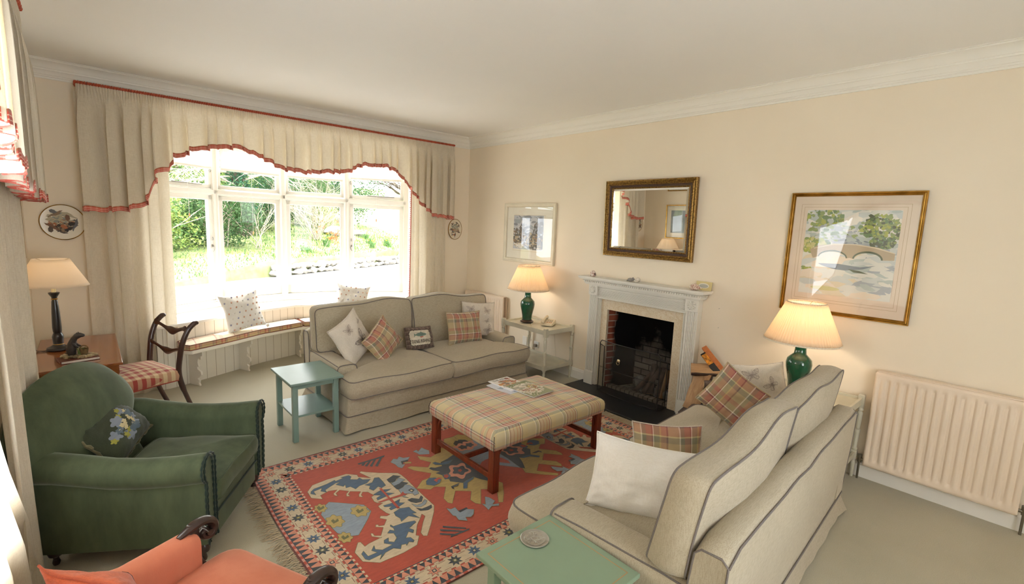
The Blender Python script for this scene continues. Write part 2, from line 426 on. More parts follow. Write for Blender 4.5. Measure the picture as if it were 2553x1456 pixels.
M_blind = fabric('white_blind_cloth', '#f4f1ea', trans=.5, scale=200)
M_woodknob = wood('acorn_wood', '#b8743a', '#d0935a')
wh = ['leftmost bay pane', 'second bay pane from the left', 'third bay pane from the left', 'rightmost bay pane']
for i in range(4):
    L, a = local_facet(V[i], V[i + 1]); z0 = [2.45, 2.45, 2.445, 2.49][i]
    t = thing('roller_blind', 'white roller blind half lowered over the ' + wh[i], 'blind', (V[i][0], V[i][1], OZ - .06), a, 'roller blinds in the bay window')
    b = MB(); b.tube([(.06, -.085, 0), (L - .06, -.085, 0)], .022, 14); b.build('roller', M_white, t)
    b = MB(); d = z0 - OZ + .06; b.box(.07, L - .07, -.066, -.0645, d + .02, 0); b.build('blind_cloth', M_blind, t)
    b = MB(); b.box(.066, L - .066, -.073, -.060, d, d + .028); b.build('bottom_bar', M_white, t, bevel=.004)
    xx = L * (.5 if i else .55); kz = [1.88, 1.67, 1.70, 1.90][i]
    k = kz - OZ + .06
    b = MB(); b.tube([(xx, -.075, d), (xx, -.077, k + .02)], .0016, 6); b.build('pull_cord', M_white, t)
    b = MB(); b.lathe([(0, k - .022), (.006, k - .02), (.009, k - .008), (.007, k + .012), (.003, k + .022), (0, k + .023)], 12, (xx, -.077, 0)); b.build('cord_pull', M_woodknob, t)

# left-wall window, and an unseen one added behind the camera for its light
def flat_window(name, along, y0, y1, z0, z1, x, nl, depth):
    w = bpy.data.objects.new(name, None); COL.objects.link(w); w['kind'] = 'structure'
    L = abs(y1 - y0)
    if along == 'y': w.location = (x, y0, 0); w.rotation_euler = (0, 0, PI / 2)
    else: w.location = (y0, x, 0)
    b = MB(); b.box(0, L, -depth, 0, z0, z0 + .07); b.box(0, L, -depth, 0, z1 - .07, z1)
    for k in range(nl + 1): xx = L * k / nl; b.box(max(0, xx - .04), min(L, xx + .04), -depth, 0, z0, z1)
    b.build('window_frame', M_white, w, bevel=.004)
    for k in range(nl):
        a, c = L * k / nl + .04, L * (k + 1) / nl - .04
        q = MB(); q.box(a, c, -.06, -.02, z0 + .07, z0 + .12); q.box(a, c, -.06, -.02, z1 - .12, z1 - .07); q.box(a, a + .05, -.06, -.02, z0 + .12, z1 - .12); q.box(c - .05, c, -.06, -.02, z0 + .12, z1 - .12)
        ca = q.build('casement', M_white, w, bevel=.004)
        q = MB(); q.box(a + .04, c - .04, -.042, -.038, z0 + .11, z1 - .11); q.build('pane', M_glass, ca)
flat_window('window_5', 'y', WY0, WY1, WZ0, WZ1, XL - .02, 2, .1)
flat_window('window_6', 'x', BX0, BX1, BZ0, BZ1, YF - .05, 3, .1)

# ------------------------------------------------------------------ bench in the bay
t = thing('window_seat', 'white panelled window seat curving round the bay on shaped brackets', 'bench', (-2.5, 0, 0))
def bench_front(dx): return interp([(-1.42, -.30), (-1.36, -.375), (-1.0, -.20), (-.55, .06), (0, .24), (.55, .06), (1.0, -.20), (1.36, -.375), (1.42, -.30)], dx)
dxs = [-1.42 + i * .04 for i in range(72)]
fr = [(dx, bench_front(dx)) for dx in dxs]; bk = [(dx, max(bay_y(dx) - .002, bench_front(dx) + .03)) for dx in dxs]
b = MB(); b.prism(fr + bk[::-1], .41, .452); b.build('seat_board', M_bead, t, bevel=.008)
def bracket(dx, ang):
    """fretwork end panel"""
    prof = [(0, 0), (.19, 0), (.205, .03), (.19, .06), (.20, .085), (.225, .09), (.245, .12), (.24, .155), (.21, .18), (.185, .19), (.185, .215), (.16, .225), (.165, .26), (.15, .29), (.135, .31), (.115, .305), (.10, .285), (.085, .30), (.085, .37), (.07, .375), (.07, .41), (0, .41)]
    y0 = bay_y(dx) - .004; ca, sa = math.cos(ang), math.sin(ang)
    b = MB(); n = len(prof)
    # mirrored: deep at floor here means towards the room
    def P(d, z, s): x = s; y = -d * 1.02; return (dx + x * ca - y * sa, y0 + x * sa + y * ca, z)
    prof2 = [(0, 0), (.165, 0), (.15, .03), (.16, .06), (.13, .085), (.165, .10), (.195, .13), (.19, .165), (.15, .185), (.135, .19), (.135, .215), (.16, .22), (.145, .26), (.15, .30), (.165, .315), (.185, .30), (.20, .31), (.20, .345), (.225, .35), (.225, .41), (0, .41)]
    n = len(prof2); vs = [P(d, z, -.011) for d, z in prof2] + [P(d, z, .011) for d, z in prof2]
    b.add(vs, [tuple(range(n)), tuple(range(n, 2 * n))[::-1]] + [(i, n + i, n + (i + 1) % n, (i + 1) % n) for i in range(n)], smooth=False)
    return b.build('bracket', M_bead, t, bevel=.003)
for dx, an in ((-1.33, .45), (-.77, .42), (0, 0), (.77, -.42), (1.33, -.45)): bracket(dx, an)

PL_W = [(4, '#c9b98a'), (1, '#8d8b78'), (1.2, '#a89f80'), (.5, '#9c3b3a'), (3, '#c4ab7c'), (1, '#b5524a'), (1.4, '#dca48c'), (.5, '#8f3435'), (1.5, '#8c8d80'), (.4, '#d8c27c'), (2, '#c8b78e')]
PL_F = [(4, '#cdb888'), (.6, '#b04a44'), (2.4, '#d8a086'), (1, '#8c8b7d'), (1, '#a39b7c'), (.4, '#96383a'), (2, '#c9b585'), (.5, '#d6c47e'), (1.6, '#b9695a')]
M_seatplaid = plaid('cream_red_seat_plaid', (.42, .42), [(5, '#efe4cd'), (.5, '#c98a78'), (1, '#ecdcc6'), (1.2, '#e2b9a4'), (4, '#f1e6d0'), (.4, '#b86a60'), (1.5, '#e8d5bc')], [(5, '#efe4cd'), (.4, '#c07a6c'), (2, '#e6c8b2'), (4, '#f0e4ce'), (.5, '#c98a78')])
M_edgeplaid = plaid('olive_red_plaid_edge', (.30, .30), PL_W, PL_F)
M_pipe_red = fabric('rust_piping', '#8f4a3c', scale=300)
for k, (d0, d1, lab) in enumerate(((-1.44, -.01, 'long plaid seat pad on the left half of the window seat'), (.01, 1.44, 'plaid seat pad on the right half of the window seat behind the sofa'))):
    c = thing('bench_cushion', lab, 'cushion', (-2.5, 0, .452), group='seat pads along the window seat')
    ds = [d0 + (d1 - d0) * i / 36 for i in range(37)]
    outl = [(dx, bench_front(dx) + .004) for dx in ds] + [(dx, max(bay_y(dx) - .016, bench_front(dx) + .05)) for dx in ds[::-1]]
    outl = rpoly(outl, [.05 if j in (0, 36, 37, 73) else .004 for j in range(74)], 3)
    n = len(outl); cx = sum(p[0] for p in outl) / n; cy = sum(p[1] for p in outl) / n
    b = MB(); rings = [(1, .002), (1, .012), (1.003, .03), (1.003, .045), (1, .06)]
    for j in range(len(rings) - 1):
        (s0, z0), (s1, z1) = rings[j], rings[j + 1]
        vs = [(x * 1, y, z0) for x, y in outl] + [(x, y, z1) for x, y in outl]
        acc = [0]
        for q in range(n): acc.append(acc[-1] + math.dist(outl[q], outl[(q + 1) % n]))
        uv = [(acc[q], z0 * 3) for q in range(n)] + [(acc[q], z1 * 3) for q in range(n)]
        b.add(vs, [(q, (q + 1) % n, n + (q + 1) % n, n + q) for q in range(n - 1)] + [(n - 1, 0, n, 2 * n - 1)], 1, uv)
    half = 37
    # soft crowned top between front and back edges
    def top(u, v):
        dx = d0 + .012 + (d1 - d0 - .024) * u; yf = bench_front(dx) + .006; yb = max(bay_y(dx) - .018, yf + .04); e = min(1, 8 * u, 8 * (1 - u))
        return (dx, yf + (yb - yf) * v, .06 + .022 * (math.sin(PI * v) ** .6 if 0 < v < 1 else 0) * (e ** .5))
    b.grid(top, 60, 10, 0, uvf=lambda u, v: (d0 + (d1 - d0) * u, v * .33))
    body = b.build('pad', [M_seatplaid, M_edgeplaid], c, smooth=55)
    b = MB(); b.tube([(x, y, .061) for x, y in outl], .004, 6, closed=True); b.tube([(x, y, .006) for x, y in outl], .004, 6, closed=True); b.build('piping', M_pipe_red, c)
# ================================================================== upholstery helpers
def jitter(p, amp, freq, seed=0):
    q = Vector(p) * freq + Vector((seed * 7.3, seed * 3.1, seed * 1.7))
    return Vector(p) + Vector((mnoise.noise(q), mnoise.noise(q + Vector((31, 7, 2))), mnoise.noise(q + Vector((3, 57, 21))))) * amp
def box_cushion(outline, h, crown=.03, bulge=.015, T=None, amp=.012, freq=3.0, seed=0, step=.05, edge=.02, uvs=1.0, crown_b=None):
    """boxed cushion: welted top and bottom edges, domed faces. returns body MB, [edge loops]"""
    T = T or (lambda p: p); ol = resample(outline, step); n = len(ol)
    cx = sum(p[0] for p in ol) / n; cy = sum(p[1] for p in ol) / n; cb = crown if crown_b is None else crown_b
    levels = []
    for s in (.02, .25, .5, .7, .85, .95): levels.append((s, -cb * (1 - s ** 2.2)))
    levels += [(1.0, 0.0), (1.0, .004)]
    for k in range(1, 6): t = k / 6; levels.append((1 + 0, h * t))
    levels += [(1.0, h - .004), (1.0, h)]
    for s in (.95, .85, .7, .5, .25, .02): levels.append((s, h + crown * (1 - s ** 2.2)))
    vs = []; uv = []; acc = [0.0]
    for i in range(n): acc.append(acc[-1] + math.dist(ol[i], ol[(i + 1) % n]))
    for li, (s, z) in enumerate(levels):
        for i, (x, y) in enumerate(ol):
            dx, dy = x - cx, y - cy; L = math.hypot(dx, dy) or 1; b = 0
            if 6 <= li <= len(levels) - 7: b = bulge * math.sin(PI * max(0, min(1, z / h)))
            p = (cx + dx * s + dx / L * b, cy + dy * s + dy / L * b, z)
            p = jitter(p, amp, freq, seed); vs.append(T(p)); uv.append((p[0] * uvs, p[1] * uvs))
    fs = []
    for j in range(len(levels) - 1):
        for i in range(n): k = (i + 1) % n; fs.append((j * n + i, j * n + k, (j + 1) * n + k, (j + 1) * n + i))
    fs.append(tuple(range(n))[::-1]); fs.append(tuple((len(levels) - 1) * n + i for i in range(n)))
    b = MB(); b.add(vs, fs, 0, uv)
    a = 6; c = len(levels) - 7
    return b, [vs[a * n:(a + 1) * n], vs[c * n:(c + 1) * n]]

def tess(poly, fn, mb, m, maxlen=.08):
    """triangulate a flat 2d polygon, split until fine, and lay it on the surface fn(x, y)"""
    from mathutils.geometry import tessellate_polygon
    tris = [[Vector((p[0], p[1])) for p in poly]] if len(poly) == 3 else [[Vector((poly[i][0], poly[i][1])) for i in t] for t in tessellate_polygon([[Vector((p[0], p[1], 0)) for p in poly]])]
    out = []; st = tris
    while st:
        t = st.pop(); e = [(t[i] - t[(i + 1) % 3]).length for i in range(3)]; k = e.index(max(e))
        if e[k] > maxlen:
            mid = (t[k] + t[(k + 1) % 3]) / 2; st.append([t[k], mid, t[(k + 2) % 3]]); st.append([mid, t[(k + 1) % 3], t[(k + 2) % 3]])
        else: out.append(t)
    for t in out:
        if (t[1] - t[0]).x * (t[2] - t[0]).y - (t[1] - t[0]).y * (t[2] - t[0]).x < 0: t = [t[0], t[2], t[1]]
        mb.add([fn(p.x, p.y) for p in t], [(0, 1, 2)], m)
def text_polys(s, size=1.0, font_w=1.0):
    """triangles of a line of lettering, centred on the origin"""
    cu = bpy.data.curves.new('lettering', 'FONT'); cu.body = s; cu.size = size; cu.align_x = 'CENTER'; cu.align_y = 'CENTER'; cu.offset = .006 * size; cu.resolution_u = 3
    o = bpy.data.objects.new('lettering', cu); COL.objects.link(o); dg = bpy.context.evaluated_depsgraph_get(); me = o.evaluated_get(dg).to_mesh()
    me.calc_loop_triangles(); tr = [[(me.vertices[i].co.x * font_w, me.vertices[i].co.y) for i in t.vertices] for t in me.loop_triangles]
    bpy.data.objects.remove(o, do_unlink=True); bpy.data.curves.remove(cu); return tr

def pillow_fn(wd, ht, th, seed=0, pin=.07, amp=.01):
    def F(u, v, side):
        au, av = abs(u), abs(v)
        t = max(0, (1 - au ** 2.4) * (1 - av ** 2.4)) ** .62 * th / 2
        x = wd / 2 * u * (1 - pin * (1 - v * v) * au); z = ht / 2 * v * (1 - pin * (1 - u * u) * av)
        z -= .012 * ht * (1 - u * u)
        p = Vector((x, 0, z)); k = .55 + .45 * (1 - au * au) * (1 - av * av)
        n1 = mnoise.noise(Vector((u * 1.7 + seed * 5, v * 1.7, seed * 2.2 + side))) * amp * 2.4 + mnoise.noise(Vector((u * 4.5 + seed, v * 4.5 + 9, side * 3))) * amp
        y = side * t + (n1 * k if t > .0005 else 0) + mnoise.noise(Vector((u * 1.4 + seed * 3, v * 1.4 + 4, 1.5))) * .02
        # wrinkles running into the corners
        cr = math.sin((u - v * (1 if u * v > 0 else -1)) * 22) * .0035 * smoothstep(.45, .9, max(au, av)) * (1 - smoothstep(.93, 1, max(au, av))) if au * av > .12 else 0
        return Vector((x, y + side * cr, z))
    return F
def pillow(name, label, wd, ht, th, mats, loc, yaw, lean=0, roll=0, seed=0, decal=None, group=None, pipe=None, cat='cushion', pin=.07, uvs=1.0, back=None, N=26, frill=None):
    M = Matrix.Rotation(yaw, 4, 'Z') @ Matrix.Rotation(lean, 4, 'X') @ Matrix.Rotation(roll, 4, 'Y')
    t = thing(name, label, cat, loc, rot=M.to_euler(), group=group); F = pillow_fn(wd, ht, th, seed, pin); b = MB()
    prm = lambda k: max(-1, min(1, math.sin(PI / 2 * (2 * k - 1)) * .35 + (2 * k - 1) * .65))
    for side in (-1, 1):
        b.grid(lambda u, v, s=side: F(prm(u), prm(v), s), N, N, 0 if side < 0 or back is None else 1, uvf=lambda u, v: (wd * prm(u) / 2 * uvs, ht * prm(v) / 2 * uvs), flip=side > 0)
    b.build('cover', mats if back is None else [mats, back], t, smooth=80, weld=True)
    if pipe:
        e = [F(prm(k / N), -1, -1) for k in range(N)] + [F(1, prm(k / N), -1) for k in range(N)] + [F(-prm(k / N), 1, -1) for k in range(N)] + [F(-1, -prm(k / N), -1) for k in range(N)]
        q = MB()
        if frill: q.tube([p + Vector((0, math.sin(i * 1.9) * .004, math.cos(i * 2.3) * .003)) for i, p in enumerate(e)], [frill * (1 + .35 * math.sin(i * 1.3)) for i in range(len(e))], 7, closed=True)
        else: q.tube(e, .0042, 6, closed=True)
        q.build('piping' if not frill else 'ruffle_trim', pipe, t)
    if decal:
        for nm, ms, polys in decal:
            q = MB()
            for pi, (poly, mi) in enumerate(polys):
                off = .0015 + .0006 * min(pi, 9) if len(polys) > 200 and nm == 'tapestry_picture' else .0012 + .00035 * (pi % 4) + .0006 * mi
                tess(poly, lambda x, y, o=off: F(x / (wd / 2), y / (ht / 2), -1) + Vector((0, -o, 0)), q, mi, .007 if nm == 'tapestry_picture' else .03)
            q.build(nm, ms, t, smooth=80)
    return t

# ------------------------------------------------------------------ cloth palette
M_linen = fabric('oatmeal_linen', '#b3a994', '#bab09b', mottle=2.2, scale=360)
M_linen2 = fabric('oatmeal_linen_skirt', '#afa48f', '#b5ab96', mottle=1.6, scale=360)
M_pipe = fabric('grey_welt', '#77706c', scale=300)
M_white_cot = fabric('white_cotton', '#ece9e4', '#f0eeea', scale=300, thread=.15, bump=.12)
M_cream_linen = fabric('cream_linen', '#dad1c4', '#e0d8cb', scale=420, thread=.3)
M_ink = plain('grey_ink_print', '#6f645e', 0.9)
M_ink2 = plain('faint_ink_print', '#a3968d', 0.9)

# ------------------------------------------------------------------ sofas
def sofa(label, loc, rz, seed):
    t = thing('sofa', label, 'sofa', loc, rz, group='matching oatmeal linen sofas'); W = 1.12
    # base box with valance skirt
    b = MB()
    ol = resample(rpoly([(-W + .01, -.50), (W - .01, -.50), (W - .01, .50), (-W + .01, .50)], .03, 4), .04); n = len(ol)
    lv = [(0.20, 0), (.30, .002), (.36, -.005)]
    def ring(z, off, wob=0): return [jitter((x + off * (x / W), y + off * (y / .5), z), .006 * wob, 6, seed) for x, y in ol]
    R = [ring(.145, .014), ring(.16, .014), ring(.25, .006, 1), ring(.335, 0, 1)]
    vs = [p for r in R for p in r]; b.add(vs, [(j * n + i, j * n + (i + 1) % n, (j + 1) * n + (i + 1) % n, (j + 1) * n + i) for j in range(3) for i in range(n)]); b.add(R[-1], [tuple(range(n))]); b.build('base', M_linen, t, smooth=50)
    b = MB(); NZ = 6; vs = []
    for j in range(NZ + 1):
        z = .16 - (.16 - .018) * j / NZ; fl = .022 * (j / NZ) ** 1.5
        for i, (x, y) in enumerate(ol):
            cor = max(0, 1 - (abs(abs(x) - W) + abs(abs(y) - .5)) * 9) * .035 * (j / NZ)
            wav = math.sin(i * .9 + seed) * .003 * (j / NZ)
            s = 1 if x > 0 else -1; sy = 1 if y > 0 else -1; hx = fl if abs(x) > W - .06 else 0; hy = fl if abs(y) > .44 else 0
            zz = z + (.006 * math.sin(i * .31 + seed) * (j / NZ))
            vs.append((x + s * (hx + cor + .013 * (hx > 0)), y + sy * (hy + cor + .013 * (hy > 0)) + wav, max(.012, zz)))
    b.add(vs, [(j * n + i, (j + 1) * n + i, (j + 1) * n + (i + 1) % n, j * n + (i + 1) % n) for j in range(NZ) for i in range(n)])
    b.build('skirt', M_linen2, t, smooth=60)
    b = MB(); b.tube([p + Vector((p.x * .006, (.007 if p.y > 0 else -.007), 0)) for p in ring(.16, .014)], .0045, 6, closed=True); b.build('skirt_piping', M_pipe, t)
    # arms: slab with soft top, scooped front
    for s in (-1, 1):
        b = MB(); sec = rpoly([(-.095, .17), (.095, .17), (.095, .565), (-.095, .565)], [.01, .01, .05, .05], 4); m_ = len(sec)
        ys = [-.285, -.278, -.26, -.1, .1, .3, .52]; vs = []
        for j, y in enumerate(ys):
            k = .93 if j == 0 else (.98 if j == 1 else 1)
            for x, z in sec:
                zz = z + (.012 * math.sin((y + .3) * 3) if z > .4 else 0)
                vs.append(jitter((s * 1.02 + x * k, y, .36 + (zz - .36) * k), .004, 5, seed + s))
        b.add(vs, [(j * m_ + i, (j + 1) * m_ + i, (j + 1) * m_ + (i + 1) % m_, j * m_ + (i + 1) % m_) for j in range(len(ys) - 1) for i in range(m_)])
        b.add(vs[:m_], [tuple(range(m_))]); b.add(vs[-m_:], [tuple(range(m_))[::-1]])
        a = b.build('arm', M_linen, t, smooth=50)
        q = MB(); q.tube([Vector(vs[2 * m_ + i]) + Vector((0, -.02, 0)) for i in range(m_)], .0045, 6, closed=True); q.tube([Vector(vs[j * m_ + (12 if s > 0 else 17)]) for j in range(2, len(ys))], .0045, 6)
        q.build('piping', M_pipe, a)
    # back frame, slightly raked, top edge sloping down to the ends
    b = MB(); nx = 24; vs = []; sec = [(.395, .30), (.40, .60), (.42, .775), (.445, .80), (.52, .80), (.545, .775), (.535, .5), (.515, .19)]
    for i in range(nx + 1):
        x = -W + .005 + (2 * W - .01) * i / nx; e = min(1, (W - abs(x)) / .12)
        for y, z in sec:
            zz = z if z < .6 else z - .045 * (1 - e) ** 2; vs.append(jitter((x, y, zz), .006, 4, seed + 5))
    m_ = len(sec); b.add(vs, [(i * m_ + k, (i + 1) * m_ + k, (i + 1) * m_ + k + 1, i * m_ + k + 1) for i in range(nx) for k in range(m_ - 1)])
    b.add(vs[:m_], [tuple(range(m_))]); b.add(vs[-m_:], [tuple(range(m_))[::-1]]); bf = b.build('back_frame', M_linen, t, smooth=50)
    q = MB(); q.tube([Vector(vs[k]) for k in range(m_ - 1, -1, -1)][:7] and [Vector(vs[k]) + Vector((-.002, 0, 0)) for k in range(m_)], .0045, 6); q.tube([Vector(vs[nx * m_ + k]) for k in range(m_)], .0045, 6)
    q.tube([Vector(vs[i * m_ + 5]) + Vector((0, .003, 0)) for i in range(nx + 1)], .0045, 6); q.build('piping', M_pipe, bf)
    # seat cushions wrap in front of the arms
    for s in (-1, 1):
        ol = [(0.008, -.56), (1.115, -.56), (1.115, -.31), (.925, -.285), (.925, .30), (.008, .30)]
        ol = [(s * x, y) for x, y in ol]
        if s < 0: ol = ol[::-1]
        body, loops = box_cushion(rpoly(ol, [.05, .07, .05, .05, .05, .05] if s > 0 else [.05, .05, .05, .05, .07, .05], 4), .155, .060, .028, T=lambda p: Vector((p[0], p[1], p[2] + .325)), amp=.018, freq=2.6, seed=seed + s * 3, crown_b=.0)
        c = body.build('seat_cushion', M_linen, t, smooth=70)
        q = MB()
        for lp in loops: q.tube(lp, .0048, 6, closed=True)
        q.build('piping', M_pipe, c)
    # back cushions stand on seat and arms
    for s in (-1, 1):
        sag = lambda x: -.014 * math.sin((x + .2) * 4.2 + seed + s) + .02
        # outline in (x, z): notched over the arm
        ol = [(s * .008, .46), (s * .90, .46), (s * .925, .575), (s * 1.10, .58), (s * 1.10, .985), (s * .55, 1.0), (s * .010, 1.025)]
        if s < 0: ol = ol[::-1]
        lean = .20
        def T(p, s=s):
            x, z, y = p[0], p[1], p[2]; zz = z - .46; k = zz / .54
            yy = .17 + lean * zz + (.20 - y) * (1 - .18 * k); z2 = z + sag(x) * k - .012 * math.sin(x * 9 + seed) * k
            return Vector((x + .012 * math.sin(z * 8 + seed), yy, z2))
        body, loops = box_cushion(rpoly(ol, .05, 4), .17, .045, .022, T=T, amp=.013, freq=3.2, seed=seed + s * 5 + 2)
        c = body.build('back_cushion', M_linen, t, smooth=70)
        q = MB()
        for lp in loops: q.tube(lp, .0048, 6, closed=True)
        q.build('piping', M_pipe, c)
    for sx in (-1, 1):
        for sy in (-1, 1): b = MB(); b.box(sx * 1.0 - .03, sx * 1.0 + .03, sy * .42 - .03, sy * .42 + .03, 0, .06); b.build('foot', M_black, t)
    return t
S1 = (-1.86, -1.78, radians(1.5)) if 'radians' in globals() else (-1.86, -1.78, math.radians(1.5))
S2 = (-1.90, -5.07, math.radians(183.2))
sofa('oatmeal linen sofa with grey piping in front of the window', (S1[0], S1[1], 0), S1[2], 1)
sofa('oatmeal linen sofa with slumped back cushions, nearest the radiator', (S2[0], S2[1], 0), S2[2], 2)
# ================================================================== wooden furniture
M_bluegreen = plain('grey_green_table_paint', '#7d968c', 0.32, nscale=6, namt=0.02)
M_sage = plain('sage_green_table_paint', '#83987f', 0.35, nscale=5, namt=0.015)
M_orange_line = plain('terracotta_lining', '#b98a5c', 0.5)
def side_table(label, x0, x1, y0, y1, z, mat, line=False, lower=.235):
    t = thing('side_table', label, 'table', ((x0 + x1) / 2, (y0 + y1) / 2, 0)); hx, hy = (x1 - x0) / 2, (y1 - y0) / 2
    b = MB(); b.box(-hx, hx, -hy, hy, z - .02, z); top = b.build('table_top', mat, t, bevel=.004)
    if line:
        q = MB(); a, c = hx - .035, hy - .035
        for (u0, u1, v0, v1) in ((-a, a, -c, -c + .0035), (-a, a, c - .0035, c), (-a, -a + .0035, -c, c), (a - .0035, a, -c, c)): q.box(u0, u1, v0, v1, z + .0001, z + .0006)
        q.build('painted_line', M_orange_line, top)
    lx, ly = hx - .03, hy - .045; L = .043
    for sx in (-1, 1):
        for sy in (-1, 1):
            b = MB(); cx, cy = sx * (lx - L / 2), sy * (ly - L / 2); b.box(cx - L / 2, cx + L / 2, cy - L / 2, cy + L / 2, 0, z - .02); b.build('leg', mat, t, bevel=.003)
    b = MB()
    for s in (-1, 1): b.box(-lx + L, lx - L, s * (ly - .018) - .009, s * (ly - .018) + .009, z - .07, z - .02); b.box(s * (lx - .018) - .009, s * (lx - .018) + .009, -ly + L, ly - L, z - .07, z - .02)
    b.build('apron', mat, t, bevel=.002)
    b = MB(); b.box(-lx + .006, lx - .006, -ly + .006, ly - .006, lower - .018, lower); b.build('shelf', mat, t, bevel=.002)
    return t
side_table('square grey-green side table with a lower shelf beside the far sofa', -3.43, -2.98, -2.27, -1.70, .535, M_bluegreen)
side_table('sage green side table with thin terracotta line, beside the nearer sofa', -3.475, -3.03, -5.36, -4.85, .545, M_sage, True)
# metal coaster
t = thing('coaster', 'round embossed pewter coaster on the sage green side table', 'coaster', (-3.219, -4.942, .5455))
M_pewter = plain('pewter', '#b9b5ab', 0.32, 0.85, nscale=30, namt=.04)
b = MB(); b.lathe([(0, .0), (.058, 0), (.063, .003), (.064, .007), (.061, .0088), (.056, .0062), (0, .006)], 48); b.build('disc', M_pewter, t)
b = MB()
for k in range(26):
    a = k * 2 * PI / 26 + rnd.uniform(-.1, .1); r0, r1 = rnd.uniform(.014, .022), rnd.uniform(.032, .045); a2 = a + rnd.uniform(-.25, .25)
    b.tube([(r0 * math.cos(a), r0 * math.sin(a), .0066), ((r0 + r1) / 2 * math.cos(a2), (r0 + r1) / 2 * math.sin(a2), .007), (r1 * math.cos(a), r1 * math.sin(a), .0066)], .0011, 5)
b.tube([(.014 * math.cos(k), .014 * math.sin(k), .0068) for k in [i * 2 * PI / 20 for i in range(20)]], .0012, 5, closed=True); b.tube([(.047 * math.cos(k), .047 * math.sin(k), .0068) for k in [i * 2 * PI / 30 for i in range(30)]], .001, 5, closed=True)
b.build('embossing', M_pewter, t)

# ------------------------------------------------------------------ upholstered coffee table
M_mahog = wood('polished_mahogany', '#5a2416', '#8a3d22', (14, 14, 1.4), .28, .35)
M_ottplaid = plaid('cream_red_blue_ottoman_plaid', (.30, .235),
    [(5, '#c9bb9a'), (.5, '#e6e0d2'), (.5, '#7d7f80'), (1.2, '#a9a48c'), (.4, '#f0ebdc'), (.8, '#8a5552'), (1.6, '#c2a48f'), (.4, '#a8604f'), (1.6, '#bda98a'), (.4, '#b5573f'), (1.2, '#bca488'), (.7, '#963f45'), (.4, '#efe9d8'), (.6, '#7b6a68'), (3, '#cdbb8f')],
    [(4, '#c9bb98'), (.4, '#dccf9e'), (1.6, '#8f9488'), (.4, '#efe8d4'), (3.0, '#cc9482'), (.5, '#a85450'), (1.8, '#a8a387'), (.4, '#dccb8c'), (2.0, '#c7917f'), (.5, '#8e9790'), (2.0, '#c8b98c')], weave=150)
CX, CY, CW, CD = -1.965, -3.475, 1.235, .83
t = thing('ottoman_table', 'long plaid-topped ottoman coffee table on mahogany legs, on the rug', 'table', (CX, CY, .016), 0)
hx, hy = CW / 2, CD / 2
b = MB()
ol = resample(rpoly([(-hx, -hy), (hx, -hy), (hx, hy), (-hx, hy)], .025, 4), .03); n = len(ol)
lv = [(.325, 1.0, -.004), (.332, 1, .004), (.36, 1, .010), (.40, 1, .010), (.425, 1, .004), (.442, 1, -.012), (.456, 1, -.04)]
vs = []; uv = []
for z, s, o in lv:
    for x, y in ol:
        dx = x / hx; dy = y / hy; k = max(abs(dx), abs(dy)); ax = dx if abs(dx) > .95 else 0; ay = dy if abs(dy) > .95 else 0
        vs.append((x + o * (ax or dx * .6), y + o * (ay or dy * .6), z)); uv.append((x + (ax * (.44 - z) if abs(dx) > .97 else 0), y + (ay * (.44 - z) if abs(dy) > .97 else 0)))
b.add(vs, [(j * n + i, j * n + (i + 1) % n, (j + 1) * n + (i + 1) % n, (j + 1) * n + i) for j in range(len(lv) - 1) for i in range(n)], 0, uv)
last = vs[-n:]; rings = [last]; uvr = [uv[-n:]]
for s in (.9, .75, .5, .25, .02):
    z = .456 + .026 * (1 - ((s - .02) / .98) ** 2); rings.append([(p[0] * s, p[1] * s, z) for p in last]); uvr.append([(p[0] * s, p[1] * s) for p in last])
vs = [p for r in rings for p in r]; uv = [p for r in uvr for p in r]
b.add(vs, [(j * n + i, j * n + (i + 1) % n, (j + 1) * n + (i + 1) % n, (j + 1) * n + i) for j in range(5) for i in range(n)] + [tuple(5 * n + i for i in range(n))], 0, uv)
b.add([(x * .98, y * .98, .326) for x, y in ol], [tuple(range(n))[::-1]])
up_ = b.build('upholstered_top', M_ottplaid, t, smooth=60)
b = MB()
for s in (-1, 1):
    b.tube([(s * (hx - .012), -hy + .03, .326), (s * (hx - .012), hy - .03, .326)], .0035, 5); b.tube([(-hx + .03, s * (hy - .012), .326), (hx - .03, s * (hy - .012), .326)], .0035, 5)
for sx in (-1, 1):
    for sy in (-1, 1): b.tube([(sx * (hx + .004), sy * (hy + .004), .33), (sx * (hx + .006), sy * (hy + .006), .40), (sx * (hx - .004), sy * (hy - .004), .435)], .003, 5)
b.build('nailed_braid', plain('dark_braid', '#4c4741', .6), up_)
L = .056
for sx in (-1, 1):
    for sy in (-1, 1):
        cx, cy = sx * (hx - .012 - L / 2), sy * (hy - .012 - L / 2)
        b = MB(); sec = []
        e = L / 2
        for (ax, ay, bx, by) in ((-1, -1, 1, -1), (1, -1, 1, 1), (1, 1, -1, 1), (-1, 1, -1, -1)):   # square with three reeds on each face
            for k in range(13):
                tt = k / 13; dep = .0022 * (1 if (k in (2, 5, 8, 11)) else 0); nx_, ny_ = (by - ay) / 2, -(bx - ax) / 2
                sec.append((e * (ax + (bx - ax) * tt) - nx_ * dep, e * (ay + (by - ay) * tt) - ny_ * dep))
        b.prism([(cx + x, cy + y) for x, y in sec], 0, .328); b.build('leg', M_mahog, t, smooth=20)
        for (dx, dy) in ((-sx, 0), (0, -sy)):    # pierced corner brackets
            q = MB(); x0, y0 = cx + dx * L / 2, cy + dy * L / 2; pts = []
            for k in range(9): a = PI / 2 * k / 8; pts.append((x0 + dx * (.075 * (1 - math.cos(a))), y0 + dy * (.075 * (1 - math.cos(a))), .325 - .115 * (1 - math.sin(a))))
            q.tube(pts, .008, 6, flat=1.4); q.build('corner_bracket', M_mahog, t)
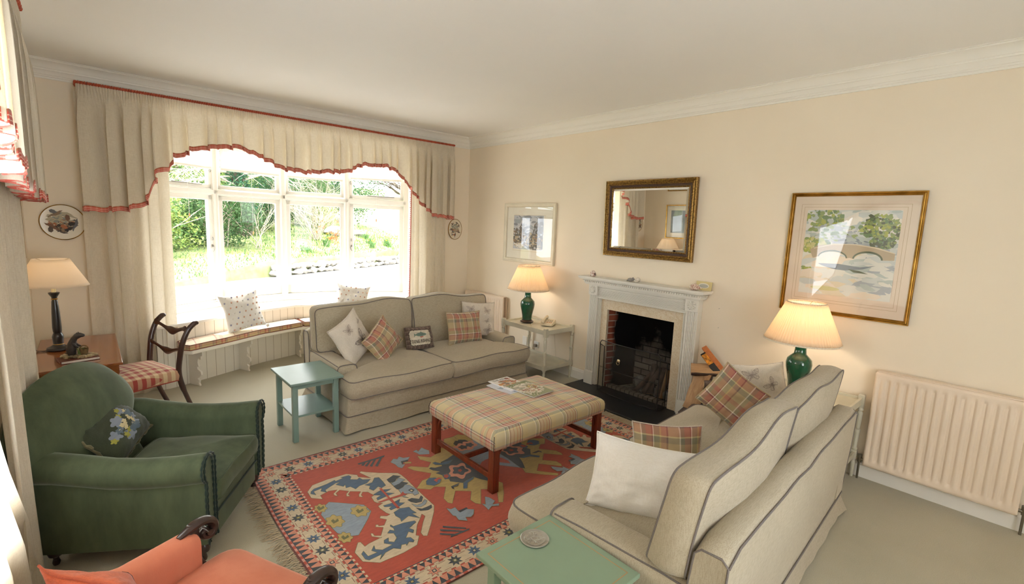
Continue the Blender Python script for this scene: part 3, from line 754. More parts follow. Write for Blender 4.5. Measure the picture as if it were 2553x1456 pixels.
for sx in (-1, 1):
    cx = sx * (hx - .012 - L / 2); b = MB(); b.box(cx - .012, cx + .012, -hy + .05, hy - .05, .085, .125); b.build('side_stretcher', M_mahog, t, bevel=.003)
b = MB(); b.box(-hx + .04, hx - .04, -.012, .012, .087, .123); b.build('middle_stretcher', M_mahog, t, bevel=.003)

# ------------------------------------------------------------------ two-tier cream tables
M_creamtab = plain('limed_cream_table_paint', '#cdc8b4', 0.4, nscale=8, namt=0.03)
def tier_table(label, x0, x1, y0, y1):
    t = thing('tray_table', label, 'table', ((x0 + x1) / 2, (y0 + y1) / 2, 0), group=None); hx, hy = (x1 - x0) / 2, (y1 - y0) / 2
    for sx in (-1, 1):
        for sy in (-1, 1):
            cx, cy = sx * (hx - .02), sy * (hy - .02); b = MB()
            b.box(cx - .022, cx + .022, cy - .022, cy + .022, .585, .685); b.frustum((cx, cy, .685), (.044, .044), (cx, cy, .692), (.034, .034)); b.box(cx - .02, cx + .02, cy - .02, cy + .02, .165, .225)
            b.lathe([(.0, .225), (.016, .225), (.019, .24), (.013, .25), (.016, .33), (.022, .40), (.017, .405), (.014, .41), (.017, .44), (.022, .54), (.014, .555), (.022, .565), (.018, .585), (0, .586)], 14, (cx, cy, 0))
            b.lathe([(0, 0), (.012, 0), (.014, .03), (.018, .12), (.013, .14), (.019, .15), (.018, .166), (0, .167)], 14, (cx, cy, 0)); b.build('leg', M_creamtab, t, bevel=.0015)
    for nm, z, rail in (('tray_top', .655, .045), ('lower_shelf', .20, .035)):
        b = MB(); b.box(-hx + .02, hx - .02, -hy + .02, hy - .02, z - .022, z - .008)
        for s in (-1, 1): b.box(-hx + .04, hx - .04, s * (hy - .02) - .009, s * (hy - .02) + .009, z - rail, z + .012); b.box(s * (hx - .02) - .009, s * (hx - .02) + .009, -hy + .04, hy - .04, z - rail, z + .012)
        b.build(nm, M_creamtab, t, bevel=.002)
    return t
tier_table('cream two-tier table with turned legs left of the fireplace', -.55, -.035, -2.38, -1.56)
tier_table('cream two-tier table mostly hidden behind the nearer sofa by the wall', -.55, -.035, -5.45, -4.63)

# ------------------------------------------------------------------ lamps
M_glaze = NT('crackled_green_glaze'); M_glaze.bsdf('#0e4a35', 0.08, 0, 0.6, 0, 0.6); v = M_glaze.coord('Object')
M_glaze.color(M_glaze.ramp(M_glaze.noise(v, 9, 4), [(.35, '#0b4130'), (.65, '#0f5a3f')])); M_glaze = M_glaze.mat
def shade_mat(name, c, tr, glow=0):
    m = NT(name); m.bsdf(c, .8, 0, .1); t_ = m.n('BsdfTranslucent'); t_.inputs[0].default_value = lin(tr); ms = m.n('MixShader'); ms.inputs[0].default_value = .55
    m.l(m.b.outputs[0], ms.inputs[1]); m.l(t_.outputs[0], ms.inputs[2]); m.l(ms.outputs[0], m.out.inputs[0]); return m.mat
M_shade = shade_mat('pleated_cream_silk', '#f0e4d2', '#fbe8cc'); M_shade2 = shade_mat('plain_cream_card', '#eee4d4', '#fdf0dc')
M_darkwood = wood('dark_turned_wood', '#231815', '#3a2620', (8, 8, 8), .3, .3)
M_bulb = NT('lit_bulb'); em = M_bulb.n('Emission'); em.inputs[0].default_value = (1, .8, .56, 1); em.inputs[1].default_value = 9; M_bulb.l(em.outputs[0], M_bulb.out.inputs[0]); M_bulb = M_bulb.mat
def bulb_light(par, z, power, name='lamp_light'):
    ld = bpy.data.lights.new(name, 'POINT'); ld.energy = power; ld.color = (1.0, .80, .58); ld.shadow_soft_size = .03
    o = bpy.data.objects.new(name, ld); COL.objects.link(o); o.parent = par; o.location = (0, 0, z); return o
def shade_mesh(b, r0, z0, r1, z1, pleats, n=None):
    n = n or pleats * 4; vs = []; lv = 9
    for j in range(lv):
        t_ = j / (lv - 1); r = r0 + (r1 - r0) * t_
        for k in range(n): a = 2 * PI * k / n; rr = r * (1 + (.016 * math.cos(a * pleats) if pleats > 1 else 0)); vs.append((rr * math.cos(a), rr * math.sin(a), z0 + (z1 - z0) * t_))
    b.add(vs, [(j * n + k, j * n + (k + 1) % n, (j + 1) * n + (k + 1) % n, (j + 1) * n + k) for j in range(lv - 1) for k in range(n)])
def vase_lamp(label, x, y, z, power):
    t = thing('table_lamp', label, 'lamp', (x, y, z))
    b = MB(); b.lathe([(0, 0), (.066, 0), (.086, .004), (.09, .014), (.078, .022), (.066, .028), (.066, .036), (0, .037)], 32); b.build('wooden_foot', M_darkwood, t)
    b = MB(); b.lathe([(0, .036), (.06, .036), (.064, .05), (.066, .09), (.078, .15), (.092, .21), (.095, .245), (.088, .28), (.065, .305), (.045, .325), (.041, .36), (.041, .40), (.046, .415), (.03, .418), (0, .419)], 40); b.build('vase_base', M_glaze, t)
    b = MB(); b.lathe([(.016, .415), (.016, .47), (0, .47)], 12); b.build('lamp_holder', M_brass, t)
    b = MB(); b.lathe([(0, .47), (.014, .472), (.022, .50), (.03, .53), (.022, .556), (0, .566)], 16); b.build('bulb', M_bulb, t)
    b = MB(); shade_mesh(b, .272, .43, .139, .745, 72); s = b.build('lampshade', M_shade, t, smooth=80, solid=.002)
    for pr_ in ([(.270, .428), (.277, .428), (.276, .440), (.270, .440)], [(.136, .738), (.142, .738), (.1405, .748), (.136, .748)]): b = MB(); b.lathe(pr_, 64); b.build('shade_binding', fabric('cream_binding', '#e8dcc6', scale=200), s)
    b = MB()
    for k in range(3): a = k * 2 * PI / 3; b.tube([(.014 * math.cos(a), .014 * math.sin(a), .70), (.137 * math.cos(a), .137 * math.sin(a), .741)], .0015, 5)
    b.build('shade_carrier', M_brass, s)
    bulb_light(t, .60, power * .42); return t
vase_lamp('green ceramic vase lamp with pleated cream shade on the table near the window', -.32, -1.80, .655, 7)
vase_lamp('green ceramic vase lamp with pleated cream shade, nearest the long radiator', -.345, -5.04, .655, 9)
t = thing('table_lamp', 'black candlestick lamp with plain cream coolie shade on the desk', 'lamp', (-4.85, -.72, .691))
M_ebony = plain('ebonised_wood', '#1d1c1d', .3, 0, .5, 0, .2)
b = MB(); b.lathe([(0, 0), (.078, 0), (.082, .01), (.076, .024), (.056, .034), (.04, .044), (.034, .054), (.036, .085), (.039, .12), (.03, .145), (.026, .152), (.029, .165), (.031, .20), (.027, .33), (.021, .42), (.018, .435), (.018, .45), (.02, .462), (.035, .488), (.038, .50), (.030, .503), (0, .504)], 32); b.build('candlestick', M_ebony, t)
for z_, r_ in ((.052, .038), (.444, .024)): b = MB(); b.lathe([(r_ - .006, z_ - .006), (r_, z_), (r_ - .006, z_ + .006)], 32); b.build('gilt_ring', M_brass, t)
b = MB(); b.lathe([(.0155, .50), (.0155, .60), (0, .60)], 16); b.build('candle_tube', plain('ivory_card', '#e9d9a8', .5), t)
b = MB(); b.lathe([(0, .60), (.012, .602), (.02, .63), (.02, .66), (0, .68)], 16); b.build('bulb', M_bulb, t)
b = MB(); shade_mesh(b, .236, .560, .118, .785, 1, 64); s = b.build('lampshade', M_shade2, t, solid=.0016)
b = MB()
for k in range(3): a = k * 2 * PI / 3 + .4; b.tube([(.012 * math.cos(a), .012 * math.sin(a), .75), (.117 * math.cos(a), .117 * math.sin(a), .783)], .0013, 5)
b.build('shade_carrier', M_brass, s); bulb_light(t, .66, 1.2)
b = MB(); b.tube(catmull([(-.07, -.02, .006), (-.12, .01, .004), (-.17, .06, .004), (-.20, .12, .004)], 6), .0025, 6); b.tube(catmull([(-.07, -.03, .006), (-.13, -.04, .004), (-.19, -.01, .004)], 6), .0025, 6); b.build('flex', M_black, t)

# ------------------------------------------------------------------ writing table in the corner
M_walnut = wood('figured_walnut', '#6e3a1c', '#a0602f', (2.2, 9, 9), .22, .5)
t = thing('desk', 'polished brown wooden table in the corner under the candlestick lamp', 'desk', (-4.72, -.82, 0))
b = MB(); b.box(-.27, .265, -.605, .60, .668, .69); b.build('table_top', M_walnut, t, bevel=.005)
b = MB(); b.box(-.24, .235, -.56, .57, .56, .668); b.build('frieze', M_walnut, t, bevel=.002)
for sx in (-1, 1):
    for sy in (-1, 1): b = MB(); b.frustum((sx * .21, sy * .53, 0), (.026, .026), (sx * .21, sy * .53, .56), (.045, .045)); b.build('leg', M_walnut, t, bevel=.002)
b = MB(); b.box(.235, .243, -.50, -.03, .57, .655); dr = b.build('drawer_front', M_walnut, t, bevel=.003)
b = MB(); b.lathe([(0, 0), (.008, 0), (.006, .01), (.012, .018), (.010, .026), (0, .028)], 14); kb = b.build('knob', M_brass, dr); kb.rotation_euler = (0, PI / 2, 0); kb.location = (.243, -.27, .612)
# stack of red coasters + otter figure
t = thing('book', 'thin red leather folder lying on the desk under the otter', 'book', (-4.725, -1.17, .6905), .2)
b = MB(); b.box(-.12, .12, -.085, .085, 0, .004); b.box(-.12, .12, -.085, .085, .020, .024); b.box(-.12, -.115, -.085, .085, .004, .020); b.build('cover', plain('oxblood_leather', '#5c2418', .4, nscale=30), t, bevel=.002)
b = MB(); b.box(-.114, .117, -.082, .082, .004, .020); b.build('pages', M_white, t)
t = thing('otter_figurine', 'small resin otter standing by a basket on rocks, on the desk', 'figurine', (-4.715, -1.16, .7155), -.3); t.scale = (1.2, 1.2, 1.3)
M_otter = plain('otter_resin', '#3a332e', .6, nscale=40, namt=.1, bump=.4, bscale=120); M_rock = plain('painted_rock_resin', '#9a8a6a', .8, nscale=25, namt=.12, bump=.6, bscale=60)
b = MB()
for k in range(46):
    a = rnd.uniform(0, 2 * PI); r = rnd.uniform(0, 1) ** .5; x, y = r * .085 * math.cos(a), r * .05 * math.sin(a); q = rnd.uniform(.010, .018)
    b.lathe([(0, 0), (q, 0), (q * 1.05, q * .5), (q * .7, q * .95), (0, q * 1.1)], 7, (x, y, 0))
b.build('rock_base', M_rock, t)
b = MB(); b.tube(catmull([(-.035, 0, .012), (-.04, 0, .04), (-.036, 0, .075), (-.026, 0, .105), (-.012, 0, .125), (.006, 0, .135), (.026, 0, .134), (.036, 0, .132)], 4), [.019, .022, .024, .026, .028, .029, .028, .027, .025, .023, .021, .020, .018, .018, .017, .016, .017, .018, .0185, .018, .017, .016, .014, .012, .011, .010, .008, .006, .004], 12)
b.tube([(-.03, -.012, .09), (-.01, -.02, .07), (.004, -.018, .062)], [.009, .007, .006], 8); b.tube([(-.03, .012, .09), (-.01, .02, .07), (.004, .018, .062)], [.009, .007, .006], 8)
b.tube([(-.04, .0, .02), (-.062, .01, .018), (-.08, .02, .02)], [.012, .009, .004], 8); b.tube([(.0, -.01, .148), (-.002, -.012, .155)], [.004, .002], 6); b.tube([(.0, .01, .148), (-.002, .012, .155)], [.004, .002], 6); b.build('otter_body', M_otter, t)
b = MB(); b.lathe([(0, 0), (.018, 0), (.022, .02), (.024, .035), (.021, .035), (.019, .01)], 16, (.028, -.004, .016)); b.tube([(.028 + .022 * math.cos(k), -.004, .05 + .02 * math.sin(k)) for k in [PI * i / 10 for i in range(11)]], .0028, 6); b.build('basket', plain('basket_resin', '#6f5a3a', .8, nscale=90, namt=.1), t)
b = MB()
for k in range(9): a = rnd.uniform(-.3, .3); b.tube([(.002 + a * .03, .01 * math.sin(k), .015), (.004 + a * .05, .012 * math.sin(k), .045), (.008 + a * .1, .016 * math.sin(k * 2), .06)], [.004, .003, .001], 5)
b.build('leaves', plain('moss_green_resin', '#6a7a45', .8), t)

# ------------------------------------------------------------------ dining chair with twisted rails
M_chairwood = wood('dark_mahogany', '#2c1712', '#46241a', (10, 10, 2), .3, .35)
M_gingham = plaid('red_cream_gingham', (.060, .060), [(1, '#a64c46'), (1, '#d8c29c')], [(1, '#a64c46'), (1, '#d8c29c')], weave=300)
t = thing('dining_chair', 'dark wooden chair with carved rails and red checked seat, at the desk', 'chair', (-4.37, -1.03, 0), math.radians(-71)); t.scale = (1.2, 1.1, 1.08)
for s in (-1, 1):
    b = MB(); pts = catmull([(x_, y_, z_ if z_ < .44 else .44 + (z_ - .44) * .74) for x_, y_, z_ in [(s * .205, .345, .0), (s * .21, .285, .16), (s * .212, .235, .32), (s * .215, .215, .44), (s * .22, .225, .60), (s * .228, .245, .76), (s * .235, .285, .90), (s * .238, .325, .965), (s * .24, .350, .985), (s * .24, .366, .975)]], 5)
    b.tube(pts, [(.017 if i > 8 else .014) if i < len(pts) - 8 else .018 - .0012 * (i - len(pts) + 8) for i in range(len(pts))], 10, flat=1.25); b.build('back_post', M_chairwood, t)
    b = MB(); b.tube(catmull([(s * .225, -.20, 0), (s * .228, -.215, .12), (s * .23, -.19, .30), (s * .232, -.17, .43)], 5), [.013 + .0006 * i for i in range(16)], 10); b.build('leg', M_chairwood, t)
for zc, yb, nm, hgt in ((.768, .278, 'top_rail', .036), (.600, .232, 'middle_rail', .032)):
    pts = []; rr = []
    for k in range(33):
        u = k / 32 * 2 - 1; x = u * .225; w_ = .35 + .65 * (1 - smoothstep(.0, .5, abs(abs(u)))) if False else (.42 + .58 * math.exp(-(u / .28) ** 2) + .35 * smoothstep(.72, 1, abs(u)))
        pts.append((x, yb + .012 * (1 - u * u), zc + .018 * math.cos(u * PI * 1.0) * -1 + .012 * abs(u))); rr.append(hgt * w_)
    b = MB(); b.tube(pts, rr, 12, flat=.38); b.build(nm, M_chairwood, t)
b = MB()
sq = [(-.245, -.225), (.245, -.225), (.222, .215), (-.222, .215)]
b.prism([(x * .96, y * .96) for x, y in sq], .378, .40); b.build('seat_rail', M_chairwood, t, bevel=.004)
ol = rpoly([(-.25, -.235), (.25, -.235), (.224, .222), (-.224, .222)], .03, 4)
body, loops = box_cushion(ol, .085, .035, .008, T=lambda p: Vector((p[0], p[1], p[2] + .375)), amp=.004, step=.03, crown_b=0)
# side faces carry the check down
c = body.build('seat_pad', M_gingham, t, smooth=70); q = MB(); q.tube(loops[0], .005, 6, closed=True); q.build('piping', fabric('brick_red_welt', '#a5453b', scale=300), c)
# ================================================================== fireplace
t = thing('fireplace', 'pale grey fluted mantelpiece with marble slips and black open grate', 'fireplace', (0, 0, 0))
def molding_box(b, y0, y1, x0, x1, z0, z1): b.box(x0, x1, min(y0, y1), max(y0, y1), z0, z1)
b = MB()    # shelf and bed mouldings, mitred at the ends
def shelf_layer(dy, xf, z0, z1): b.box(xf, -.002, -4.03 - dy, -2.62 + dy, z0, z1)
shelf_layer(.085, -.205, 1.327, 1.348); shelf_layer(.075, -.195, 1.315, 1.327); shelf_layer(.05, -.168, 1.298, 1.302); shelf_layer(.03, -.145, 1.262, 1.278); shelf_layer(.022, -.135, 1.252, 1.262)
ms = b.build('mantel_shelf', M_surround, t, bevel=.003)
b = MB(); b.box(-.150, -.002, -4.03 - .032, -2.62 + .032, 1.278, 1.315)
for k in range(53):
    y = -4.055 + k * .0277; b.box(-.160, -.149, y, y + .016, 1.281, 1.299)
for s, yy in ((1, -2.588), (-1, -4.062)):
    for k in range(5): b.box(-.146 + k * .0277, -.130 + k * .0277, min(yy, yy + s * .010), max(yy, yy + s * .010), 1.281, 1.299)
b.build('dentil_moulding', M_surround, t)
def fluted(b, y0, y1, xf, z0, z1, n, ax='z', depth=.006):
    """reeded panel: n raised flats"""
    b.box(xf + depth, -.002, y0, y1, z0, z1)
    if ax == 'z':
        w = (y1 - y0) / n
        for k in range(n): b.box(xf, xf + depth, y0 + k * w + w * .12, y0 + (k + 1) * w - w * .12, z0, z1)
    else:
        h = (z1 - z0) / n
        for k in range(n): b.box(xf, xf + depth, y0, y1, z0 + k * h + h * .12, z0 + (k + 1) * h - h * .12)
for (y0, y1) in ((-2.752, -2.632), (-4.018, -3.885)):
    b = MB(); b.box(-.085, -.002, y0, y1, 0, 1.125); w = (y1 - y0 - .03) / 6
    for k in range(6): b.box(-.094, -.085, y0 + .015 + k * w + .003, y0 + .015 + (k + 1) * w - .003, .19, 1.12)
    b.box(-.098, -.002, y0 - .004, y1 + .004, 0, .18); p_ = b.build('pilaster', M_surround, t, bevel=.0025)
    b = MB(); b.box(-.102, -.002, y0 - .003, y1 + .003, 1.125, 1.252); b.build('corner_block', M_surround, p_, bevel=.003)
    yc, zc = (y0 + y1) / 2, 1.188; b = MB()
    for k in range(10):
        a = k * PI / 5; d = Vector((0, math.cos(a), math.sin(a))); c0 = Vector((-.104, yc, zc))
        b.tube([c0 + d * .008, c0 + d * .02 + Vector((-.006, 0, 0)), c0 + d * .035 + Vector((-.008, 0, 0)), c0 + d * .046], [.003, .007, .0085, .004], 8)
    b.lathe([(0, .012), (.008, .010), (.010, 0)], 12, (0, 0, 0)); 
    n_ = len(b.v); 
    for i in range(n_ - 36, n_): x, y, z = b.v[i]; b.v[i] = (-.104 - z, yc + x, zc + y)
    b.build('rosette', M_surround, p_)
b = MB(); b.box(-.070, -.002, -3.885, -2.752, 1.09, 1.252)
for k in range(9): b.box(-.082, -.070, -3.885, -2.752, 1.112 + k * .0105, 1.112 + k * .0105 + .0072)
b.box(-.09, -.07, -3.885, -2.752, 1.215, 1.222); b.box(-.085, -.07, -3.885, -2.752, 1.095, 1.106)
b.box(-.10, -.07, -3.885, -2.752, 1.235, 1.252); b.build('frieze_panel', M_surround, t, bevel=.002)
for (y0, y1) in ((-2.785, -2.752), (-3.885, -3.850)):
    b = MB()
    for k in range(3): w = (y1 - y0) / 3; b.box(-.062 + k * .0 - .004 * (k == 1), -.002, y0 + k * w + .002, y0 + (k + 1) * w - .002, 0, 1.095)
    b.box(-.05, -.002, y0, y1, 0, 1.095); b.build('inner_moulding', M_surround, t)
m = NT('cream_veined_marble'); m.bsdf('#ddd0b6', .25, 0, .5); v = m.coord('Object')
n1 = m.noise(v, 26, 8, .65, 1.2); vein = m.ramp(m.math('ABSOLUTE', m.math('SUBTRACT', n1, .5)), [(0, '#cbb391'), (.012, '#d6c6aa'), (.03, '#e0d6c2'), (.2, '#e2dac8')])
m.color(m.mix(m.noise(v, 5, 3), vein, m.mix(1.0, vein, '#f1e6d4', 'MULTIPLY'))); M_marble = m.mat
b = MB(); b.box(-.034, -.002, -2.874, -2.785, 0, 1.09); b.box(-.034, -.002, -3.850, -3.741, 0, 1.09); b.box(-.034, -.002, -3.741, -2.874, .968, 1.09); b.build('marble_slips', M_marble, t, bevel=.002)
m = NT('sooty_firebrick'); m.bsdf('#7a4a3a', .9, 0, .2); br = m.n('TexBrick'); br.inputs['Scale'].default_value = 1.0; br.inputs['Brick Width'].default_value = .21; br.inputs['Row Height'].default_value = .075; br.inputs['Mortar Size'].default_value = .006
br.inputs['Color1'].default_value = lin('#8a4a36'); br.inputs['Color2'].default_value = lin('#6f3a2c'); br.inputs['Mortar'].default_value = lin('#a89c90')
m.l(m.coord('UV'), br.inputs['Vector']); g = m.coord('Object'); sp = m.n('SeparateXYZ'); m.l(g, sp.inputs[0])
soot = m.math('MULTIPLY', m.math('ADD', m.math('MULTIPLY', sp.outputs[0], 4.0), m.math('MULTIPLY', m.noise(g, 3, 3), 1.2)), 1.0)
m.color(m.mix(m.ramp(soot, [(.68, '#000000'), (1.05 if False else 1.0, '#ffffff')]), br.outputs['Color'], '#0d0c0c')); m.bump(br.outputs['Fac'], -.5, .006); M_brick = m.mat
m = NT('sooted_back_brick'); m.bsdf('#1a1817', .9, 0, .2); br = m.n('TexBrick'); br.inputs['Scale'].default_value = 1.0; br.inputs['Brick Width'].default_value = .21; br.inputs['Row Height'].default_value = .075; br.inputs['Mortar Size'].default_value = .006
br.inputs['Color1'].default_value = lin('#8a837a'); br.inputs['Color2'].default_value = lin('#6f6860'); br.inputs['Mortar'].default_value = lin('#3d3935'); m.l(m.coord('UV'), br.inputs['Vector']); g = m.coord('Object')
sp = m.n('SeparateXYZ'); m.l(g, sp.inputs[0]); hz = m.math('ADD', m.math('MULTIPLY', sp.outputs[2], .9), m.math('MULTIPLY', m.noise(g, 3.2, 5, .6), .8))
m.color(m.mix(m.ramp(hz, [(.62, '#000000'), (.95, '#ffffff')]), br.outputs['Color'], '#0b0a0a')); m.bump(br.outputs['Fac'], -.5, .006); M_soot = m.mat
b = MB(); D = .42
def quad(p, uv, m_): b.add(p, [(0, 1, 2, 3)], m_, uv, smooth=False)
quad([(0, -2.874, 0), (D, -3.0, 0), (D, -3.0, 1.15), (0, -2.874, 1.15)], [(0, 0), (.44, 0), (.44, 1.15), (0, 1.15)], 0)
quad([(D, -3.62, 0), (0, -3.741, 0), (0, -3.741, 1.15), (D, -3.62, 1.15)], [(0, 0), (.44, 0), (.44, 1.15), (0, 1.15)], 0)
quad([(D, -3.0, 0), (D, -3.62, 0), (D, -3.62, 1.15), (D, -3.0, 1.15)], [(0, 0), (.62, 0), (.62, 1.15), (0, 1.15)], 1)
quad([(0, -2.874, 1.15), (D, -3.0, 1.15), (D, -3.62, 1.15), (0, -3.741, 1.15)], [(0, 0), (.4, 0), (.4, .6), (0, .6)], 1)
quad([(0, -2.874, .004), (0, -3.741, .004), (D, -3.62, .004), (D, -3.0, .004)], [(0, 0), (0, .8), (.4, .8), (.4, 0)], 1)
quad([(D + .02, -2.6, -.05), (D + .02, -4.0, -.05), (D + .02, -4.0, 1.3), (D + .02, -2.6, 1.3)], [(0, 0), (0, 1), (1, 1), (1, 0)], 1)
quad([(.001, -2.5, 1.151), (D + .02, -2.5, 1.151), (D + .02, -4.1, 1.151), (.001, -4.1, 1.151)], [(0, 0), (0, 1), (1, 1), (1, 0)], 1)
b.box(.02, .10, -3.72, -2.89, .004, .045, 1); b.build('firebox', [M_brick, M_soot], t, smooth=0)
b = MB(); b.box(-.60, -.001, -4.13, -2.55, 0, .022); b.build('hearth_slab', plain('black_slate', '#26282b', .45, nscale=4, namt=.04), t, bevel=.004)
# logs, each its own thing
M_bark = plain('split_log_bark', '#5f5048', .9, nscale=14, namt=.13, bump=.8, bscale=40)
M_cutwood = wood('split_wood_face', '#a9825c', '#c9a57c', (3, 22, 22), .75, 0)
def log(label, p0, p1, r, seed, group, split=True, mats=None):
    p0, p1 = Vector(p0), Vector(p1); d = p1 - p0; L = d.length; q = d.to_track_quat('X', 'Z'); t_ = thing('split_log', label, 'log', p0, group=group); t_.rotation_euler = q.to_euler()
    rr = random.Random(seed); b = MB(); n = 9 if not split else 7; a0 = rr.uniform(0, 6.28); span = 2 * PI if not split else 3.6; sec = []
    for k in range(n): a = a0 + span * k / (n if not split else n - 1); q_ = r * rr.uniform(.85, 1.1); sec.append((q_ * math.cos(a), q_ * math.sin(a)))
    if split: sec.append((rr.uniform(-.2, .2) * r, rr.uniform(-.2, .2) * r))
    N = len(sec); st = 6; vs = []
    for j in range(st + 1):
        for (y, z) in sec: k = 1 + .05 * math.sin(j * 2 + y * 60); vs.append((L * j / st + rr.uniform(-.002, .002), y * k, z * k))
    for j in range(st):
        for i in range(N):
            face_m = 1 if split and i >= N - 2 else 0
            b.add([vs[j * N + i], vs[j * N + (i + 1) % N], vs[(j + 1) * N + (i + 1) % N], vs[(j + 1) * N + i]], [(0, 1, 2, 3)], face_m)
    b.add(vs[:N], [tuple(range(N))[::-1]], 1); b.add(vs[-N:], [tuple(range(N))], 1)
    b.build('log_wood', mats or [M_bark, M_cutwood], t_, smooth=30, weld=True); return t_
G1 = 'logs laid in the grate'
for k, (p0, p1, r, lab) in enumerate([((.10, -3.25, .05), (.30, -3.40, .33), .026, 'thin pale split log leaning left in the grate'), ((.13, -3.42, .05), (.30, -3.36, .36), .040, 'split log leaning in the middle of the grate, dark edged'), ((.10, -3.36, .05), (.27, -3.46, .35), .034, 'pale split log crossing the middle of the grate'),
        ((.14, -3.50, .05), (.27, -3.50, .36), .040, 'broad upright split log right of centre in the grate'), ((.12, -3.58, .05), (.26, -3.56, .35), .036, 'split log at the right end of the grate')]): log(lab, p0, p1, r, k + 1, G1)
M_ash = plain('grey_cinder', '#8b8783', .95, nscale=12, namt=.15, bump=.7, bscale=50)
def lump(label, c, r, seed, nm='cinder', cat='cinder', mat=None, group=None):
    rr = random.Random(seed); b = MB(); b.grid(lambda u, v: Vector((math.cos(2 * PI * u) * math.sin(PI * v), math.sin(2 * PI * u) * math.sin(PI * v), math.cos(PI * v))) * r * (1 + .35 * mnoise.noise(Vector((math.cos(2 * PI * u) * math.sin(PI * v) * 2 + seed, math.sin(2 * PI * u) * math.sin(PI * v) * 2, math.cos(PI * v) * 2)))), 14, 9, cu=True)
    o = b.build(nm, mat or M_ash, None, loc=c); return tag(o, label, cat, group)
for k, (c, r) in enumerate([((.20, -3.30, .07), .05), ((.22, -3.44, .06), .045), ((.18, -3.62, .08), .055), ((.30, -3.18, .10), .07)]):
    lump(['grey cinder by the leftmost grate log', 'pale cinder between the middle grate logs', 'large burnt lump at the right end of the grate', 'rounded grey cinder at the back left of the grate'][k], c, r, k)
M_mesh = NT('black_wire_gauze'); tr = M_mesh.n('BsdfTransparent'); df = M_mesh.n('BsdfDiffuse'); df.inputs[0].default_value = lin('#4a4743'); ms_ = M_mesh.n('MixShader'); ms_.inputs[0].default_value = .34
M_mesh.l(tr.outputs[0], ms_.inputs[1]); M_mesh.l(df.outputs[0], ms_.inputs[2]); M_mesh.l(ms_.outputs[0], M_mesh.out.inputs[0]); M_mesh = M_mesh.mat
# folding spark guard
t = thing('fireguard', 'black wire mesh fireguard with brass ring standing on the hearth', 'fireguard', (-.20, -3.33, .0225))
y0, y1, H_ = .40, -.39, .615
def bowx(y, z): return -.045 * (1 - ((y) / .4) ** 2)
b = MB()
R_ = [(bowx(y0, 0), y0, .01), (bowx(y0, 0), y0, H_ - .03), (bowx(.37, 0), y0 - .03, H_)] + [(bowx(y, 0), y, H_) for y in [.3, .2, .1, 0, -.1, -.2, -.3]] + [(bowx(y1 + .03, 0), y1 + .03, H_), (bowx(y1, 0), y1, H_ - .03), (bowx(y1, 0), y1, .01)]
b.tube(R_, .005, 8); b.tube([(bowx(y, 0), y, .30) for y in [y0, .3, .2, .1, 0, -.1, -.2, -.3, y1]], .003, 6); b.tube([(bowx(y, 0), y, .012) for y in [y0, .3, .2, .1, 0, -.1, -.2, -.3, y1]], .005, 6)
for s, yy in ((1, y0), (-1, y1)):
    b.tube([(0, yy, .01), (.12, yy + s * .02, .01)], .005, 6); b.tube([(0, yy, H_ - .05), (.11, yy + s * .02, H_ - .10), (.12, yy + s * .02, .01)], .005, 6)
b.build('wire_frame', M_black, t)
b = MB(); b.grid(lambda u, v: (bowx(y0 + (y1 - y0) * u, 0), y0 + (y1 - y0) * u, .012 + (H_ - .014) * v), 12, 2)
for s, yy in ((1, y0), (-1, y1)): b.add([(0, yy, .01), (.12, yy + s * .02, .01), (.11, yy + s * .02, H_ - .10), (0, yy, H_ - .05)], [(0, 1, 2, 3)])
b.build('gauze', M_mesh, t)
b = MB(); ky, kz = .10, .435; kx = bowx(ky, 0)
b.lathe([(0, .012), (.012, .012), (.020, .006), (.022, 0)], 20); 
for i in range(len(b.v)): x, y, z = b.v[i]; b.v[i] = (kx - z - .002, ky + x, kz + y)
b.tube([(kx - .012, ky + .020 * math.sin(a), kz - .022 + .020 * math.cos(a)) for a in [2 * PI * k / 20 for k in range(20)]], .003, 6, closed=True); b.build('ring_pull', plain('polished_brass', '#d9cfb0', .15, 1), t)
# log basket pile right of the fireplace
G2 = 'logs stacked right of the fireplace'
LG = [((-.28, -4.05, .10), (-.12, -4.20, .36), .05, 'weathered grey log standing at the left edge of the log pile'), ((-.20, -4.10, .20), (-.42, -4.42, .20), .075, 'log lying low across the log pile'), ((-.30, -4.14, .20), (-.22, -4.20, .58), .085, 'big pale split log standing upright at the front of the pile'),
      ((-.30, -4.40, .36), (-.12, -4.12, .40), .07, 'bark log lying across the middle of the pile'), ((-.28, -4.10, .60), (-.14, -4.33, .62), .062, 'dark bark log on top of the pile'), ((-.34, -4.26, .50), (-.20, -4.42, .50), .05, 'small cut log end below the top of the pile'),
      ((-.14, -4.28, .30), (-.10, -4.52, .62), .055, 'log with a pale split face leaning at the right of the pile'), ((-.30, -4.30, .05), (-.30, -4.55, .10), .06, 'log on the floor at the right of the pile'), ((-.20, -4.08, .06), (-.20, -4.45, .06), .075, 'log at the bottom of the pile')]
for k, (p0, p1, r, lab) in enumerate(LG): log(lab, p0, p1, r, k + 31, G2)
t = thing('kindling_bag', 'orange and black printed kindling packet sticking out of the log pile', 'packet'); d = Vector((-.12, -4.13, .80)); q = Vector((-.14, -4.42, .55))
ax = (q - d).normalized(); up3 = Vector((-.55, 0, .84)); sd = ax.cross(up3).normalized(); b = MB()
def slab(b, a, c, w, th, m_): 
    vs = [a + sd * s * w / 2 + up3 * k * th / 2 for k in (-1, 1) for s in (-1, 1)] + [c + sd * s * w / 2 + up3 * k * th / 2 for k in (-1, 1) for s in (-1, 1)]
    b.add(vs, [(0, 1, 3, 2), (4, 6, 7, 5), (0, 4, 5, 1), (2, 3, 7, 6), (0, 2, 6, 4), (1, 5, 7, 3)], m_, smooth=False)
